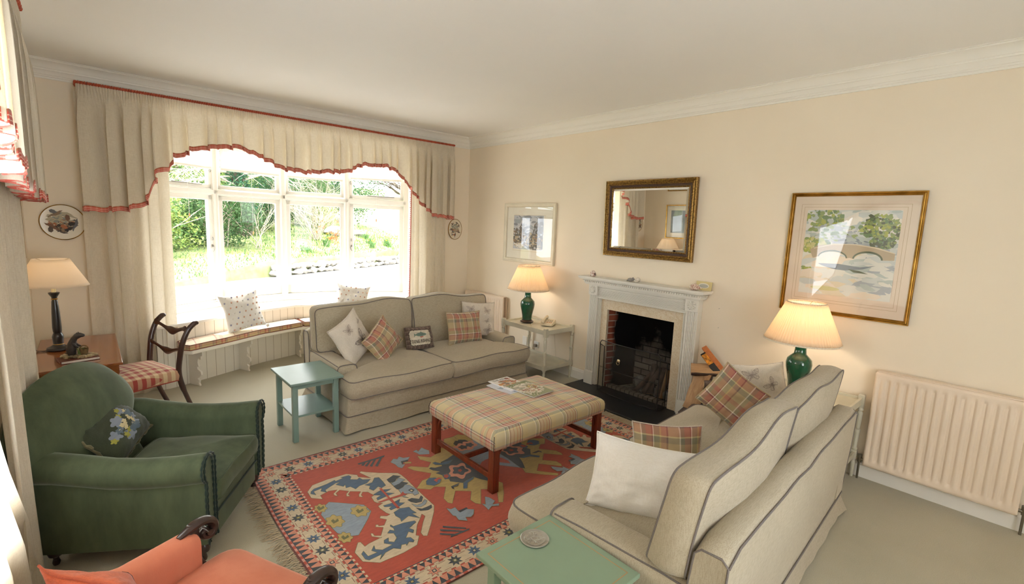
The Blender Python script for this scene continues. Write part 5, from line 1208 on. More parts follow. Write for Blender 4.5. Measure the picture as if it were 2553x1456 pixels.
# ================================================================== rug
RUG = {'A': [('cream', [(-1.293,.327),(-1.239,.395),(-1.131,.411),(-.988,.407),(-.93,.347),(-.934,.314),(-.866,.246),(-.903,.368),(-.887,.38),(-.857,.344),(-.781,.275),(-.674,.193),(-.665,.153),(-.661,.093),(-.665,-.06),(-.67,-.203),(-.677,-.336),(-.718,-.395),(-.808,-.496),(-.892,-.584),(-.911,-.569),(-.906,-.534),(-.837,-.451),(-.79,-.402),(-.794,-.368),(-.831,-.407),(-.88,-.452),(-.943,-.538),(-.93,-.554),(-.985,-.621),(-1.082,-.635),(-1.225,-.631),(-1.295,-.565),(-1.296,-.466),(-1.242,-.393),(-1.228,-.399),(-1.227,-.451),(-1.2,-.441),(-1.109,-.43),(-1.117,-.434),(-1.153,-.389),(-1.144,-.358),(-1.134,-.367),(-1.137,-.392),(-1.107,-.415),(-1.056,-.349),(-1.091,-.316),(-1.079,-.297),(-1.066,-.307),(-1.072,-.319),(-1.041,-.332),(-1,-.287),(-1.027,-.248),(-1.012,-.229),(-.98,-.254),(-.955,-.249),(-.967,-.221),(-.976,-.15),(-.974,-.119),(-.933,-.104),(-.962,-.081),(-.971,-.054),(-.964,.01),(-.94,.019),(-.957,.082),(-.986,.105),(-1.01,.073),(-1.008,.043),(-1.029,.062),(-1.02,.088),(-.994,.118),(-1.053,.163),(-1.079,.133),(-1.074,.106),(-1.095,.117),(-1.086,.146),(-1.059,.171),(-1.106,.222),(-1.142,.196),(-1.142,.158),(-1.157,.175),(-1.157,.2),(-1.117,.235),(-1.171,.254),(-1.235,.232),(-1.236,.178),(-1.294,.236)]),
('blue', [(-1.245,.34),(-1.153,.351),(-1.124,.36),(-1.09,.372),(-1.087,.354),(-1.029,.365),(-1.042,.383),(-.982,.378),(-.974,.348),(-.995,.316),(-.954,.284),(-.933,.3),(-.923,.261),(-.874,.231),(-.918,.195),(-.974,.192),(-1.011,.168),(-1.029,.219),(-1.061,.221),(-1.05,.265),(-1.069,.25),(-1.105,.307),(-1.066,.323),(-1.098,.325),(-1.186,.28),(-1.187,.245),(-1.217,.282),(-1.197,.318),(-1.257,.306),(-1.257,.256),(-1.282,.289),(-1.272,.317)]),
('blue', [(-.941,.182),(-.882,.183),(-.844,.233),(-.815,.219),(-.815,.147),(-.82,.088),(-.859,.073),(-.871,.105),(-.919,.075),(-.934,.116),(-.914,.145)]),
('blue', [(-.937,.031),(-.869,.052),(-.809,.02),(-.865,.005),(-.814,-.042),(-.876,-.044),(-.947,-.052),(-.94,-.023),(-.901,-.011),(-.942,.021)]),
('blue', [(-.945,-.134),(-.886,-.14),(-.819,-.13),(-.845,-.165),(-.814,-.189),(-.868,-.208),(-.929,-.212),(-.929,-.186),(-.905,-.178),(-.945,-.154)]),
('blue', [(-.927,-.245),(-.873,-.23),(-.818,-.252),(-.822,-.289),(-.814,-.339),(-.842,-.33),(-.828,-.403),(-.873,-.337),(-.94,-.364),(-.928,-.331),(-.937,-.288)]),
('blue', [(-1.009,-.352),(-1.004,-.378),(-.938,-.384),(-.872,-.405),(-.87,-.424),(-.938,-.453),(-.925,-.486),(-.945,-.509),(-.96,-.481),(-1.003,-.524),(-.979,-.537),(-.977,-.576),(-.99,-.587),(-1.008,-.567),(-1.037,-.591),(-1.031,-.575),(-1.056,-.566),(-1.079,-.598),(-1.108,-.565),(-1.162,-.572),(-1.213,-.607),(-1.185,-.573),(-1.263,-.577),(-1.276,-.558),(-1.273,-.503),(-1.253,-.485),(-1.253,-.543),(-1.198,-.543),(-1.216,-.51),(-1.183,-.476),(-1.194,-.512),(-1.164,-.541),(-1.097,-.533),(-1.128,-.493),(-1.115,-.467),(-1.083,-.461),(-1.1,-.495),(-1.077,-.518),(-1.045,-.491),(-1.037,-.442),(-1.067,-.419),(-1.038,-.397),(-1.021,-.422),(-1.012,-.395),(-1.019,-.366)]),
('dark', [(-.783,.154),(-.716,.184),(-.675,.136),(-.719,.121),(-.754,.084),(-.785,.108)]),
('lblue', [(-.78,.089),(-.731,.099),(-.7,.131),(-.673,.07),(-.717,.057),(-.74,.028),(-.777,.04)]),
('dark', [(-.782,.044),(-.729,.05),(-.706,.064),(-.674,.016),(-.715,.008),(-.756,-.028),(-.781,-.009)]),
('lblue', [(-.774,-.021),(-.732,-.009),(-.704,.015),(-.684,-.015),(-.667,-.089),(-.682,-.151),(-.719,-.151),(-.717,-.124),(-.752,-.097),(-.778,-.12),(-.765,-.158),(-.789,-.126)]),
('dark', [(-.786,-.17),(-.75,-.169),(-.717,-.209),(-.684,-.178),(-.683,-.207),(-.719,-.249),(-.756,-.24),(-.78,-.209)]),
('lblue', [(-.788,-.229),(-.765,-.267),(-.73,-.267),(-.69,-.237),(-.684,-.262),(-.716,-.291),(-.757,-.3),(-.785,-.278)]),
('dark', [(-.79,-.287),(-.763,-.322),(-.728,-.322),(-.688,-.32),(-.705,-.353),(-.738,-.36),(-.785,-.336)]),
('dark', [(-.724,-.067),(-.695,-.06),(-.684,-.091),(-.714,-.112)]),
('cream', [(-.716,-.078),(-.702,-.074),(-.696,-.09),(-.71,-.1)]),
('red', [(-.879,.074),(-.861,.068),(-.867,-.079),(-.795,-.086),(-.76,-.061),(-.764,-.088),(-.75,-.113),(-.806,-.106),(-.863,-.097),(-.873,-.23),(-.89,-.223),(-.882,-.095),(-.948,-.092),(-.959,-.077),(-.88,-.077)])], 'B': [('lblue', [(-1.257,.088),(-1.215,.121),(-1.17,.079),(-1.042,-.046),(-1.034,-.144),(-1.086,-.208),(-1.207,-.331),(-1.244,-.313),(-1.297,-.238),(-1.302,-.168),(-1.304,.01)]),
('yellow', [(-1.247,.054),(-1.252,.049),(-1.259,.048),(-1.264,.046),(-1.267,.04),(-1.27,.031),(-1.274,.026),(-1.28,.028),(-1.285,.036),(-1.29,.04),(-1.295,.039),(-1.302,.037),(-1.308,.039),(-1.31,.047),(-1.309,.057),(-1.309,.065),(-1.313,.07),(-1.319,.076),(-1.322,.084),(-1.319,.092),(-1.313,.097),(-1.309,.102),(-1.309,.11),(-1.309,.12),(-1.306,.128),(-1.3,.13),(-1.293,.126),(-1.288,.124),(-1.284,.128),(-1.278,.135),(-1.272,.137),(-1.267,.131),(-1.265,.121),(-1.263,.114),(-1.257,.112),(-1.25,.11),(-1.245,.104),(-1.246,.095),(-1.25,.086),(-1.252,.079),(-1.25,.072),(-1.247,.063)]),
('olive', [(-1.301,.102),(-1.282,.114),(-1.28,.086),(-1.257,.101),(-1.26,.07),(-1.283,.063),(-1.299,.059)]),
('yellow', [(-1.041,-.14),(-1.049,-.146),(-1.06,-.146),(-1.068,-.148),(-1.072,-.156),(-1.076,-.168),(-1.084,-.174),(-1.092,-.17),(-1.099,-.16),(-1.105,-.153),(-1.113,-.154),(-1.123,-.156),(-1.132,-.153),(-1.135,-.142),(-1.134,-.129),(-1.133,-.119),(-1.139,-.112),(-1.147,-.103),(-1.151,-.092),(-1.146,-.082),(-1.138,-.076),(-1.131,-.07),(-1.131,-.06),(-1.131,-.046),(-1.127,-.036),(-1.118,-.035),(-1.108,-.04),(-1.1,-.043),(-1.093,-.037),(-1.085,-.029),(-1.076,-.027),(-1.069,-.036),(-1.066,-.049),(-1.063,-.059),(-1.055,-.062),(-1.044,-.066),(-1.037,-.074),(-1.038,-.086),(-1.044,-.097),(-1.048,-.106),(-1.046,-.116),(-1.041,-.128)]),
('olive', [(-1.111,-.079),(-1.091,-.069),(-1.091,-.095),(-1.066,-.082),(-1.07,-.111),(-1.095,-.118),(-1.111,-.121)]),
('yellow', [(-1.212,-.152),(-1.22,-.158),(-1.23,-.16),(-1.237,-.162),(-1.241,-.171),(-1.245,-.183),(-1.252,-.19),(-1.261,-.187),(-1.267,-.177),(-1.273,-.17),(-1.28,-.171),(-1.29,-.175),(-1.298,-.171),(-1.301,-.16),(-1.3,-.146),(-1.3,-.136),(-1.305,-.129),(-1.313,-.12),(-1.317,-.109),(-1.313,-.098),(-1.304,-.091),(-1.298,-.084),(-1.298,-.074),(-1.298,-.059),(-1.294,-.048),(-1.285,-.046),(-1.276,-.051),(-1.268,-.053),(-1.262,-.047),(-1.254,-.038),(-1.245,-.035),(-1.238,-.044),(-1.235,-.058),(-1.232,-.068),(-1.225,-.071),(-1.215,-.074),(-1.208,-.082),(-1.209,-.095),(-1.215,-.107),(-1.218,-.116),(-1.216,-.126),(-1.212,-.139)]),
('olive', [(-1.279,-.093),(-1.261,-.084),(-1.259,-.109),(-1.237,-.096),(-1.24,-.124),(-1.262,-.13),(-1.278,-.133)]),
('yellow', [(-1.243,-.335),(-1.249,-.34),(-1.256,-.341),(-1.262,-.343),(-1.265,-.349),(-1.269,-.359),(-1.274,-.364),(-1.28,-.362),(-1.285,-.354),(-1.29,-.349),(-1.295,-.35),(-1.303,-.352),(-1.309,-.35),(-1.311,-.341),(-1.31,-.331),(-1.31,-.323),(-1.314,-.317),(-1.32,-.311),(-1.322,-.302),(-1.319,-.294),(-1.312,-.289),(-1.308,-.284),(-1.307,-.276),(-1.307,-.265),(-1.304,-.256),(-1.297,-.255),(-1.29,-.258),(-1.284,-.26),(-1.28,-.256),(-1.273,-.248),(-1.267,-.246),(-1.262,-.253),(-1.259,-.264),(-1.257,-.271),(-1.252,-.274),(-1.244,-.276),(-1.239,-.282),(-1.24,-.292),(-1.245,-.301),(-1.247,-.308),(-1.246,-.316),(-1.242,-.325)]),
('olive', [(-1.297,-.287),(-1.28,-.279),(-1.278,-.302),(-1.257,-.291),(-1.259,-.316),(-1.281,-.321),(-1.295,-.323)])], 'C': [('lblue', [(-.645,.376),(-.601,.416),(-.579,.39),(-.547,.421),(-.53,.38),(-.48,.362),(-.513,.331),(-.572,.339),(-.588,.289),(-.565,.28),(-.614,.239),(-.632,.27),(-.631,.322)]),
('dark', [(-.572,.339),(-.51,.329),(-.53,.308),(-.565,.316),(-.576,.289),(-.585,.292)]),
('yellow', [(-.559,.312),(-.512,.285),(-.521,.261),(-.564,.289)]),
('lblue', [(-.414,.427),(-.375,.437),(-.379,.401),(-.319,.446),(-.312,.4),(-.298,.36),(-.328,.304),(-.401,.35),(-.401,.378)]),
('dark', [(-.86,.507),(-.627,.508),(-.647,.484),(-.859,.484)]),
('dark', [(-.806,.503),(-.787,.503),(-.836,.445),(-.849,.465)]),
('dark', [(-.763,.498),(-.744,.498),(-.819,.418),(-.832,.438)]),
('dark', [(-.721,.499),(-.702,.499),(-.79,.393),(-.803,.413)]),
('dark', [(-.673,.495),(-.653,.495),(-.756,.37),(-.769,.391)]),
('dark', [(-.648,-.684),(-.663,-.695),(-.795,-.685),(-.778,-.67)]),
('dark', [(-.764,-.56),(-.662,-.665),(-.67,-.676),(-.774,-.575)]),
('dark', [(-.796,-.579),(-.693,-.68),(-.701,-.691),(-.806,-.594)]),
('dark', [(-.82,-.611),(-.742,-.684),(-.75,-.695),(-.829,-.625)])], 'M': [('yellow', [(-.424,.338),(-.35,.255),(-.248,.283),(-.193,.341),(-.094,.288),(-.011,.395),(-.025,.449),(.076,.464),(.117,.412),(.116,.152),(.1,-.036),(-.148,-.337),(-.119,-.406),(-.209,-.517),(-.288,-.595),(-.312,-.576),(-.21,-.443),(-.301,-.373),(-.422,-.518),(-.444,-.488),(-.445,-.433),(-.371,-.349),(-.458,-.275),(-.568,-.392),(-.586,-.364),(-.578,-.303),(-.483,-.189),(-.549,-.138),(-.588,-.153),(-.662,-.081),(-.576,-.011),(-.514,-.01),(-.47,.037),(-.556,.153),(-.579,.221),(-.547,.223),(-.445,.128),(-.387,.182),(-.437,.274)]),
('dark', [(-.326,.136),(-.249,.15),(-.145,.187),(.014,.376),(.064,.339),(.1,-.036),(-.163,-.357),(-.214,-.271),(-.243,-.2),(-.348,-.231),(-.417,-.148),(-.399,-.098),(-.42,-.033),(-.443,.017),(-.402,.019),(-.438,.063),(-.45,.107),(-.428,.116),(-.405,.089),(-.346,.08)]),
('lblue', [(-.011,.288),(.127,.293),(.14,.012),(-.14,-.328),(-.145,-.259),(-.155,-.151),(-.146,.073),(-.169,.109)]),
('pink', [(-.202,-.124),(-.217,-.136),(-.236,-.139),(-.253,-.137),(-.265,-.139),(-.276,-.148),(-.29,-.162),(-.306,-.174),(-.322,-.177),(-.333,-.167),(-.338,-.149),(-.339,-.131),(-.341,-.119),(-.35,-.112),(-.364,-.105),(-.377,-.094),(-.381,-.078),(-.374,-.06),(-.359,-.045),(-.343,-.035),(-.332,-.025),(-.327,-.011),(-.322,.008),(-.314,.029),(-.299,.043),(-.283,.044),(-.268,.035),(-.257,.022),(-.248,.015),(-.235,.017),(-.217,.023),(-.197,.024),(-.184,.015),(-.182,-.003),(-.19,-.024),(-.2,-.043),(-.205,-.057),(-.203,-.07),(-.197,-.086),(-.195,-.106)]),
('dark', [(-.215,-.106),(-.224,-.112),(-.237,-.113),(-.248,-.111),(-.256,-.111),(-.263,-.116),(-.271,-.124),(-.281,-.131),(-.292,-.132),(-.3,-.125),(-.304,-.113),(-.306,-.102),(-.308,-.094),(-.315,-.089),(-.325,-.084),(-.334,-.076),(-.337,-.065),(-.333,-.055),(-.324,-.046),(-.314,-.041),(-.308,-.036),(-.305,-.027),(-.303,-.015),(-.298,-.003),(-.29,.004),(-.279,.004),(-.268,-.003),(-.26,-.011),(-.254,-.016),(-.245,-.016),(-.234,-.014),(-.221,-.014),(-.212,-.021),(-.21,-.032),(-.213,-.045),(-.219,-.055),(-.222,-.064),(-.219,-.072),(-.214,-.083),(-.212,-.095)]),
('red', [(-.256,-.075),(-.258,-.077),(-.262,-.078),(-.265,-.078),(-.267,-.078),(-.27,-.08),(-.272,-.083),(-.275,-.086),(-.278,-.086),(-.281,-.084),(-.281,-.081),(-.281,-.077),(-.282,-.075),(-.283,-.074),(-.286,-.072),(-.288,-.07),(-.289,-.067),(-.288,-.064),(-.285,-.061),(-.282,-.059),(-.279,-.057),(-.278,-.054),(-.277,-.051),(-.276,-.047),(-.273,-.044),(-.27,-.044),(-.267,-.046),(-.265,-.048),(-.264,-.049),(-.261,-.049),(-.258,-.048),(-.254,-.047),(-.252,-.049),(-.252,-.052),(-.253,-.056),(-.255,-.06),(-.256,-.062),(-.256,-.065),(-.255,-.068),(-.254,-.072)]),
('pink', [(.092,.19),(.081,.182),(.067,.18),(.055,.181),(.045,.18),(.037,.174),(.027,.164),(.015,.155),(.003,.154),(-.006,.161),(-.009,.174),(-.01,.187),(-.012,.196),(-.019,.201),(-.029,.206),(-.039,.214),(-.042,.226),(-.037,.239),(-.025,.249),(-.013,.256),(-.005,.263),(-.002,.273),(.002,.287),(.008,.301),(.019,.311),(.031,.312),(.042,.305),(.05,.296),(.057,.29),(.067,.291),(.08,.295),(.094,.295),(.104,.289),(.106,.276),(.1,.261),(.093,.248),(.089,.238),(.091,.229),(.095,.217),(.097,.203)]),
('dark', [(.067,.209),(.061,.205),(.054,.205),(.047,.206),(.042,.206),(.038,.203),(.033,.198),(.027,.193),(.02,.193),(.015,.197),(.013,.204),(.012,.211),(.011,.215),(.007,.218),(.001,.221),(-.004,.226),(-.007,.232),(-.004,.239),(.002,.244),(.008,.247),(.012,.25),(.014,.255),(.015,.262),(.018,.269),(.023,.274),(.03,.273),(.036,.269),(.041,.265),(.045,.262),(.05,.262),(.057,.263),(.064,.263),(.069,.259),(.071,.253),(.069,.245),(.065,.239),(.063,.234),(.065,.229),(.067,.223),(.069,.216)]),
('blue', [(-.559,-.039),(-.518,-.015),(-.483,-.034),(-.455,-.087),(-.492,-.121),(-.543,-.128),(-.582,-.083)]),
('red', [(-.508,-.062),(-.462,-.05),(-.439,-.075),(-.479,-.076),(-.501,-.099)]),
('blue', [(-.417,-.036),(-.377,-.041),(-.368,-.081),(-.404,-.118),(-.434,-.103)]),
('red', [(-.385,-.084),(-.389,-.087),(-.393,-.088),(-.397,-.088),(-.4,-.089),(-.402,-.091),(-.405,-.095),(-.409,-.098),(-.413,-.099),(-.416,-.097),(-.417,-.092),(-.417,-.088),(-.417,-.085),(-.419,-.083),(-.423,-.082),(-.426,-.079),(-.426,-.075),(-.425,-.071),(-.421,-.067),(-.417,-.064),(-.415,-.062),(-.413,-.058),(-.412,-.054),(-.41,-.049),(-.407,-.045),(-.403,-.045),(-.4,-.047),(-.397,-.05),(-.395,-.051),(-.392,-.051),(-.388,-.049),(-.384,-.049),(-.381,-.051),(-.38,-.055),(-.382,-.06),(-.384,-.065),(-.386,-.068),(-.385,-.071),(-.384,-.075),(-.383,-.08)]),
('blue', [(-.387,.163),(-.36,.161),(-.338,.118),(-.273,.114),(-.227,.106),(-.286,.07),(-.338,.091),(-.382,.125)]),
('blue', [(-.353,-.227),(-.311,-.213),(-.233,-.208),(-.266,-.231),(-.327,-.247),(-.373,-.303),(-.399,-.291)]),
('dark', [(-.453,-.212),(-.374,-.211),(-.405,-.233),(-.444,-.233),(-.453,-.257),(-.462,-.242)]),
('red', [(-.056,-.068),(.027,-.057),(-.115,-.233),(-.131,-.187),(-.116,-.112)]),
('lblue', [(-.636,-.418),(-.618,-.444),(-.583,-.445),(-.594,-.501),(-.534,-.509),(-.5,-.542),(-.537,-.582),(-.568,-.595),(-.598,-.577),(-.612,-.615),(-.651,-.572),(-.64,-.527),(-.651,-.512)]),
('dark', [(-.583,-.445),(-.59,-.491),(-.525,-.491),(-.527,-.509),(-.595,-.513)]),
('lblue', [(-.417,-.522),(-.404,-.545),(-.344,-.469),(-.327,-.497),(-.325,-.553),(-.366,-.575),(-.323,-.594),(-.342,-.613),(-.384,-.587),(-.431,-.608),(-.423,-.569)])]}
RC = {'cream': '#c9b697', 'blue': '#4a6078', 'dark': '#40464a', 'lblue': '#8a95a0', 'yellow': '#b39a58', 'red': '#b04a33', 'pink': '#cf8b70', 'olive': '#6b6a40', 'brown': '#6b3a30', 'ppink': '#c98f80'}
def wool(n, c):
    m = NT('wool_' + n); m.bsdf(c, .95, 0, .1, .35); v = m.coord('Object'); base = lin(c)
    r = m.n('ValToRGB'); r.color_ramp.elements[0].position = .3; r.color_ramp.elements[1].position = .7
    r.color_ramp.elements[0].color = tuple(x * .84 for x in base[:3]) + (1,); r.color_ramp.elements[1].color = tuple(min(1, x * 1.1) for x in base[:3]) + (1,)
    m.l(m.noise(m.coord('Object', (1, 3, 1)), 22, 5, .6), r.inputs[0]); m.color(r.outputs[0]); m.bump(m.noise(v, 420, 2), .5, .003); return m.mat
RK = list(RC); RM = [wool(k, RC[k]) for k in RK]; RI = {k: i for i, k in enumerate(RK)}
t = thing('rug', 'red Anatolian style rug with cream figured border and fringed ends'.replace('Anatolian style ', 'wool '), 'rug', (-2.28, -3.39, 0))
X0, X1, Y0, Y1 = -1.56, 1.55, -1.0, .855
def rw(x, y): # gentle waviness of the lying rug
    return (x + .008 * math.sin(y * 5 + x), y + .010 * math.sin(x * 2.6), 0)
b = MB()
def pad(x0, x1, y0, y1, z, m_, top=None):
    nx = max(1, int(abs(x1 - x0) / .12)); ny = max(1, int(abs(y1 - y0) / .12)); b.grid(lambda u, v: (x0 + (x1 - x0) * u, y0 + (y1 - y0) * v, z), nx, ny, m_)
b.box(X0, X1, Y0, Y1, .002, .0100, RI['brown'])
pad(X0 + .015, X1 - .015, Y0 + .012, Y1 - .012, .0104, RI['dark']); pad(X0 + .225, X1 - .225, Y0 + .245, Y1 - .235, .0112, RI['red'])
IN = .09   # cream band
def ringpads(a, c, z, m_):
    x0, x1, y0, y1 = X0, X1, Y0, Y1
    pad(x0 + a, x1 - a, y0 + a, y0 + c, z, m_); pad(x0 + a, x1 - a, y1 - c, y1 - a, z, m_); pad(x0 + a, x0 + c, y0 + c, y1 - c, z, m_); pad(x1 - c, x1 - a, y0 + c, y1 - c, z, m_)
ringpads(.085, .180, .0115, RI['cream'])
def sides(a): # four runs at inset a: (start, dir, length, inward)
    return [((X0 + a, Y0 + a), (1, 0), X1 - X0 - 2 * a, (0, 1)), ((X0 + a, Y1 - a), (1, 0), X1 - X0 - 2 * a, (0, -1)), ((X0 + a, Y0 + a), (0, 1), Y1 - Y0 - 2 * a, (1, 0)), ((X1 - a, Y0 + a), (0, 1), Y1 - Y0 - 2 * a, (-1, 0))]
def flat(pts, z, m_):
    n = len(pts); ar = sum(pts[i][0] * pts[(i + 1) % n][1] - pts[(i + 1) % n][0] * pts[i][1] for i in range(n)); pts = pts if ar > 0 else pts[::-1]
    b.add([(x, y, z) for x, y in pts], [tuple(range(n))], m_, smooth=False)
def dashes(a, w_, c1, c2, p, z=.0119):
    for (s, d, L, n_) in sides(a):
        k = 0; q = 0
        while q < L - 1e-4:
            e = min(L, q + p); m_ = RI[c1] if k % 2 == 0 else RI[c2]; flat([(s[0] + d[0] * q, s[1] + d[1] * q), (s[0] + d[0] * e, s[1] + d[1] * e), (s[0] + d[0] * e + n_[0] * w_, s[1] + d[1] * e + n_[1] * w_), (s[0] + d[0] * q + n_[0] * w_, s[1] + d[1] * q + n_[1] * w_)], z, m_); q = e; k += 1
def teeth(a, w_, c, p, z=.0122, flip=False):
    for si, (s, d, L, n_) in enumerate(sides(a)):
        N = int(L / p); q = L / N
        for k in range(N):
            u0, u1, um = k * q, (k + 1) * q, (k + .5) * q; P_ = lambda u, h: (s[0] + d[0] * u + n_[0] * h, s[1] + d[1] * u + n_[1] * h)
            if flip: flat([P_(u0, 0), P_(u1, 0), P_(um + q * .12, w_), P_(um - q * .12, w_)], z, RI[c])
            else: flat([P_(u0, w_), P_(u1, w_), P_(um + q * .12, 0), P_(um - q * .12, 0)], z, RI[c])
dashes(.012, .014, 'ppink', 'red', .028); teeth(.03, .048, 'pink', .046); dashes(.078, .010, 'red', 'cream', .030)
dashes(.176, .010, 'red', 'cream', .030); teeth(.188, .036, 'pink', .046, flip=True); dashes(.226, .012, 'cream', 'red', .020)
# stars
def star(cx, cy, r, c, c2):
    pts = []
    for k in range(16): a = PI * k / 8; q = r if k % 2 == 0 else r * .52; pts.append((cx + q * math.cos(a), cy + q * math.sin(a)))
    if c == 'pink': flat([(cx + 1.0 * (x - cx), cy + 1.0 * (y - cy)) for x, y in pts], .0121, RI['brown']); pts = [(cx + .86 * (x - cx), cy + .86 * (y - cy)) for x, y in pts]
    flat(pts, .0126, RI[c]); s = r * .26; flat([(cx - s, cy - s), (cx + s, cy - s), (cx + s, cy + s), (cx - s, cy + s)], .0130, RI['dark' if c != 'dark' else 'olive']); s = r * .14; flat([(cx - s, cy - s), (cx + s, cy - s), (cx + s, cy + s), (cx - s, cy + s)], .0134, RI[c2])
cyc = [('pink', 'cream'), ('dark', 'yellow'), ('blue', 'yellow'), ('pink', 'cream'), ('dark', 'cream'), ('blue', 'cream')]
for (s, d, L, n_) in sides(.1325):
    N = round(L / .134)
    for k in range(N + (1 if d[0] else 0)):
        if not d[0] and k == 0: continue
        q = L * k / N; c, c2 = cyc[k % 6]; x, y = s[0] + d[0] * q, s[1] + d[1] * q; star(x, y, .046, c, c2)
        if q + L / N / 2 < L: # fine bracket lines between stars
            for h in (-.033, .033): x2, y2 = s[0] + d[0] * (q + L / N / 2) + abs(d[1]) * h, s[1] + d[1] * (q + L / N / 2) + abs(d[0]) * h; hx_, hy_ = (.022, .0014) if d[0] else (.0014, .022); flat([(x2 - hx_, y2 - hy_), (x2 + hx_, y2 - hy_), (x2 + hx_, y2 + hy_), (x2 - hx_, y2 + hy_)], .0120, RI['brown'])
dashes(.088, .0016, 'dark', 'cream', .05, .0120); dashes(.172, .0016, 'dark', 'cream', .05, .0120)
# figures
from mathutils.geometry import tessellate_polygon as _tp
def fig(pts, z, m_, grow=0):
    tr = _tp([[Vector((p[0], p[1], 0)) for p in pts]])
    for q in tr:
        P_ = [pts[i] for i in q]; ar = (P_[1][0] - P_[0][0]) * (P_[2][1] - P_[0][1]) - (P_[1][1] - P_[0][1]) * (P_[2][0] - P_[0][0])
        if ar < 0: P_ = P_[::-1]
        b.add([(x, y, z) for x, y in P_], [(0, 1, 2)], m_, smooth=False)
    # carved outline
for grp, polys in RUG.items():
    for mx in (1, -1):
        for i, (c, pts) in enumerate(polys):
            z = .0116 + .00022 * (i + 1) + (.0001 if mx < 0 else 0); P_ = [(p[0] * mx, p[1]) for p in pts]; fig(P_, z, RI[c])
            if c in ('cream', 'yellow', 'lblue', 'blue'):
                n = len(P_)
                for k in range(n):
                    A, B_ = Vector(P_[k]), Vector(P_[(k + 1) % n]); e = B_ - A
                    if e.length < 1e-4: continue
                    nn = Vector((-e.y, e.x)).normalized() * .0014; b.add([(A.x + nn.x, A.y + nn.y, z + .0001), (A.x - nn.x, A.y - nn.y, z + .0001), (B_.x - nn.x, B_.y - nn.y, z + .0001), (B_.x + nn.x, B_.y + nn.y, z + .0001)], [(0, 1, 2, 3)], RI['olive'], smooth=False)
for i, (x, y, z) in enumerate(b.v): q = rw(x, y); b.v[i] = (q[0], q[1], z)
b.build('pile', RM, t, smooth=0)
M_fr = fabric('undyed_cotton_fringe', '#b9a88c', scale=200)
for sx, xe in ((-1, X0), (1, X1)):
    b = MB(); rr = random.Random(3 + sx)
    for k in range(290):
        y = Y0 + (Y1 - Y0) * (k + rr.random() * .8) / 290; q = rw(xe, y); l_ = rr.uniform(.07, .12); a = rr.uniform(-.5, .5) + .25 * math.sin(y * 7); pts = []
        for j in range(5):
            u = j / 4; pts.append((q[0] + sx * l_ * u * math.cos(a), q[1] + l_ * u * math.sin(a) + .006 * math.sin(j * 2.2 + k), .007 + (.006 * math.sin(PI * u + k % 3) if sx < 0 else .016 * rr.random() * u * (1.4 - u))))
        b.tube(pts, [.0022, .002, .002, .0018, .001], 4)
    o = b.build('fringe', M_fr, t); o['kind'] = 'stuff'
# ================================================================== green velvet armchair
def velvet(name, c, c2, sh='#a8c4a0', pile=.6):
    m = NT(name); m.bsdf(c, .85, 0, .15, pile); m.b.inputs['Sheen Tint'].default_value = lin(sh); m.b.inputs['Sheen Roughness'].default_value = .35; v = m.coord('Object')
    f = m.noise(m.coord('Object', (1, 1, .35)), 7, 5, .65); m.color(m.ramp(f, [(.3, c), (.72, c2)])); m.bump(m.noise(v, 330, 2), .25, .002); return m.mat
M_gv = velvet('green_velvet', '#414a38', '#576149', '#c4c8bc'); M_gdk = fabric('dark_green_cord', '#23332c', scale=200)
GC = thing('armchair', 'green velvet club armchair with arched back, in front of the desk', 'armchair', (-3.995, -3.095, 0), math.radians(57.4))
t = GC
def loft(secs, closed_ends=True, m=0, uv=None):
    b = MB(); n = len(secs[0]); vs = [p for s in secs for p in s]
    b.add(vs, [(j * n + i, (j + 1) * n + i, (j + 1) * n + (i + 1) % n, j * n + (i + 1) % n) for j in range(len(secs) - 1) for i in range(n)], m)
    if closed_ends: b.add(secs[0], [tuple(range(n))], m); b.add(secs[-1], [tuple(range(n))[::-1]], m)
    return b
def arm_section(s, y, top, xin=.315, rb=.080):
    pts = [(xin, .12), (xin, top - .10)]
    cx = xin + rb - .004
    for k in range(11): a = PI - k * (PI * 1.28) / 10; pts.append((cx + rb * math.cos(a), top - rb + rb * math.sin(a)))
    pts += [(xin + .115, top - rb - .07), (xin + .120, .36), (xin + .105, .12)]
    return [Vector((s * x, y + .0, z)) for x, z in pts]
for s in (-1, 1):
    secs = []
    for y in (0.0, .006, .02, .15, .30, .45, .60, .72, .80):
        top = .635 - .02 * math.sin(PI * min(1, y / .6)) + .03 * smoothstep(.5, .8, y); k = .965 if y == 0 else (.99 if y < .01 else 1)
        sc = arm_section(s, y, top); c = Vector((s * .375, y, .4)); secs.append([jitter(c + (p - c) * k, .005 if y > .05 else 0, 5, 2 + s) for p in sc])
    if s < 0: secs = [q[::-1] for q in secs]
    a = loft(secs).build('arm', M_gv, t, smooth=50)
    b = MB(); sc = arm_section(s, -.004, .635)
    for off in (1.0, .74):
        c = Vector((s * .385, 0, .36)); pts = [Vector((c.x + (p.x - c.x) * (1 if off == 1 else .62), -.005, c.z + (p.z - c.z) * (1 if off == 1 else .955))) for p in sc]
        pts = resample([tuple(p) for p in pts], .012, closed=False)
        b.tube(pts, [.0055 + .0022 * math.sin(i * 2.1) for i in range(len(pts))], 6)
    b.build('cord_trim', M_gdk, a)
b = MB(); ol = resample(rpoly([(-.312, .012), (.312, .012), (.312, .82), (-.312, .82)], .02, 3), .06); n = len(ol)
b = loft([[Vector((x, y, z)) for x, y in ol] for z in (.10, .12, .24, .325)][::-1]); b.build('seat_base', M_gv, t, smooth=50)
b = MB(); b.tube([(-.31, .005, .235), (.31, .005, .235)], .006, 6); b.build('base_piping', M_gdk, t)
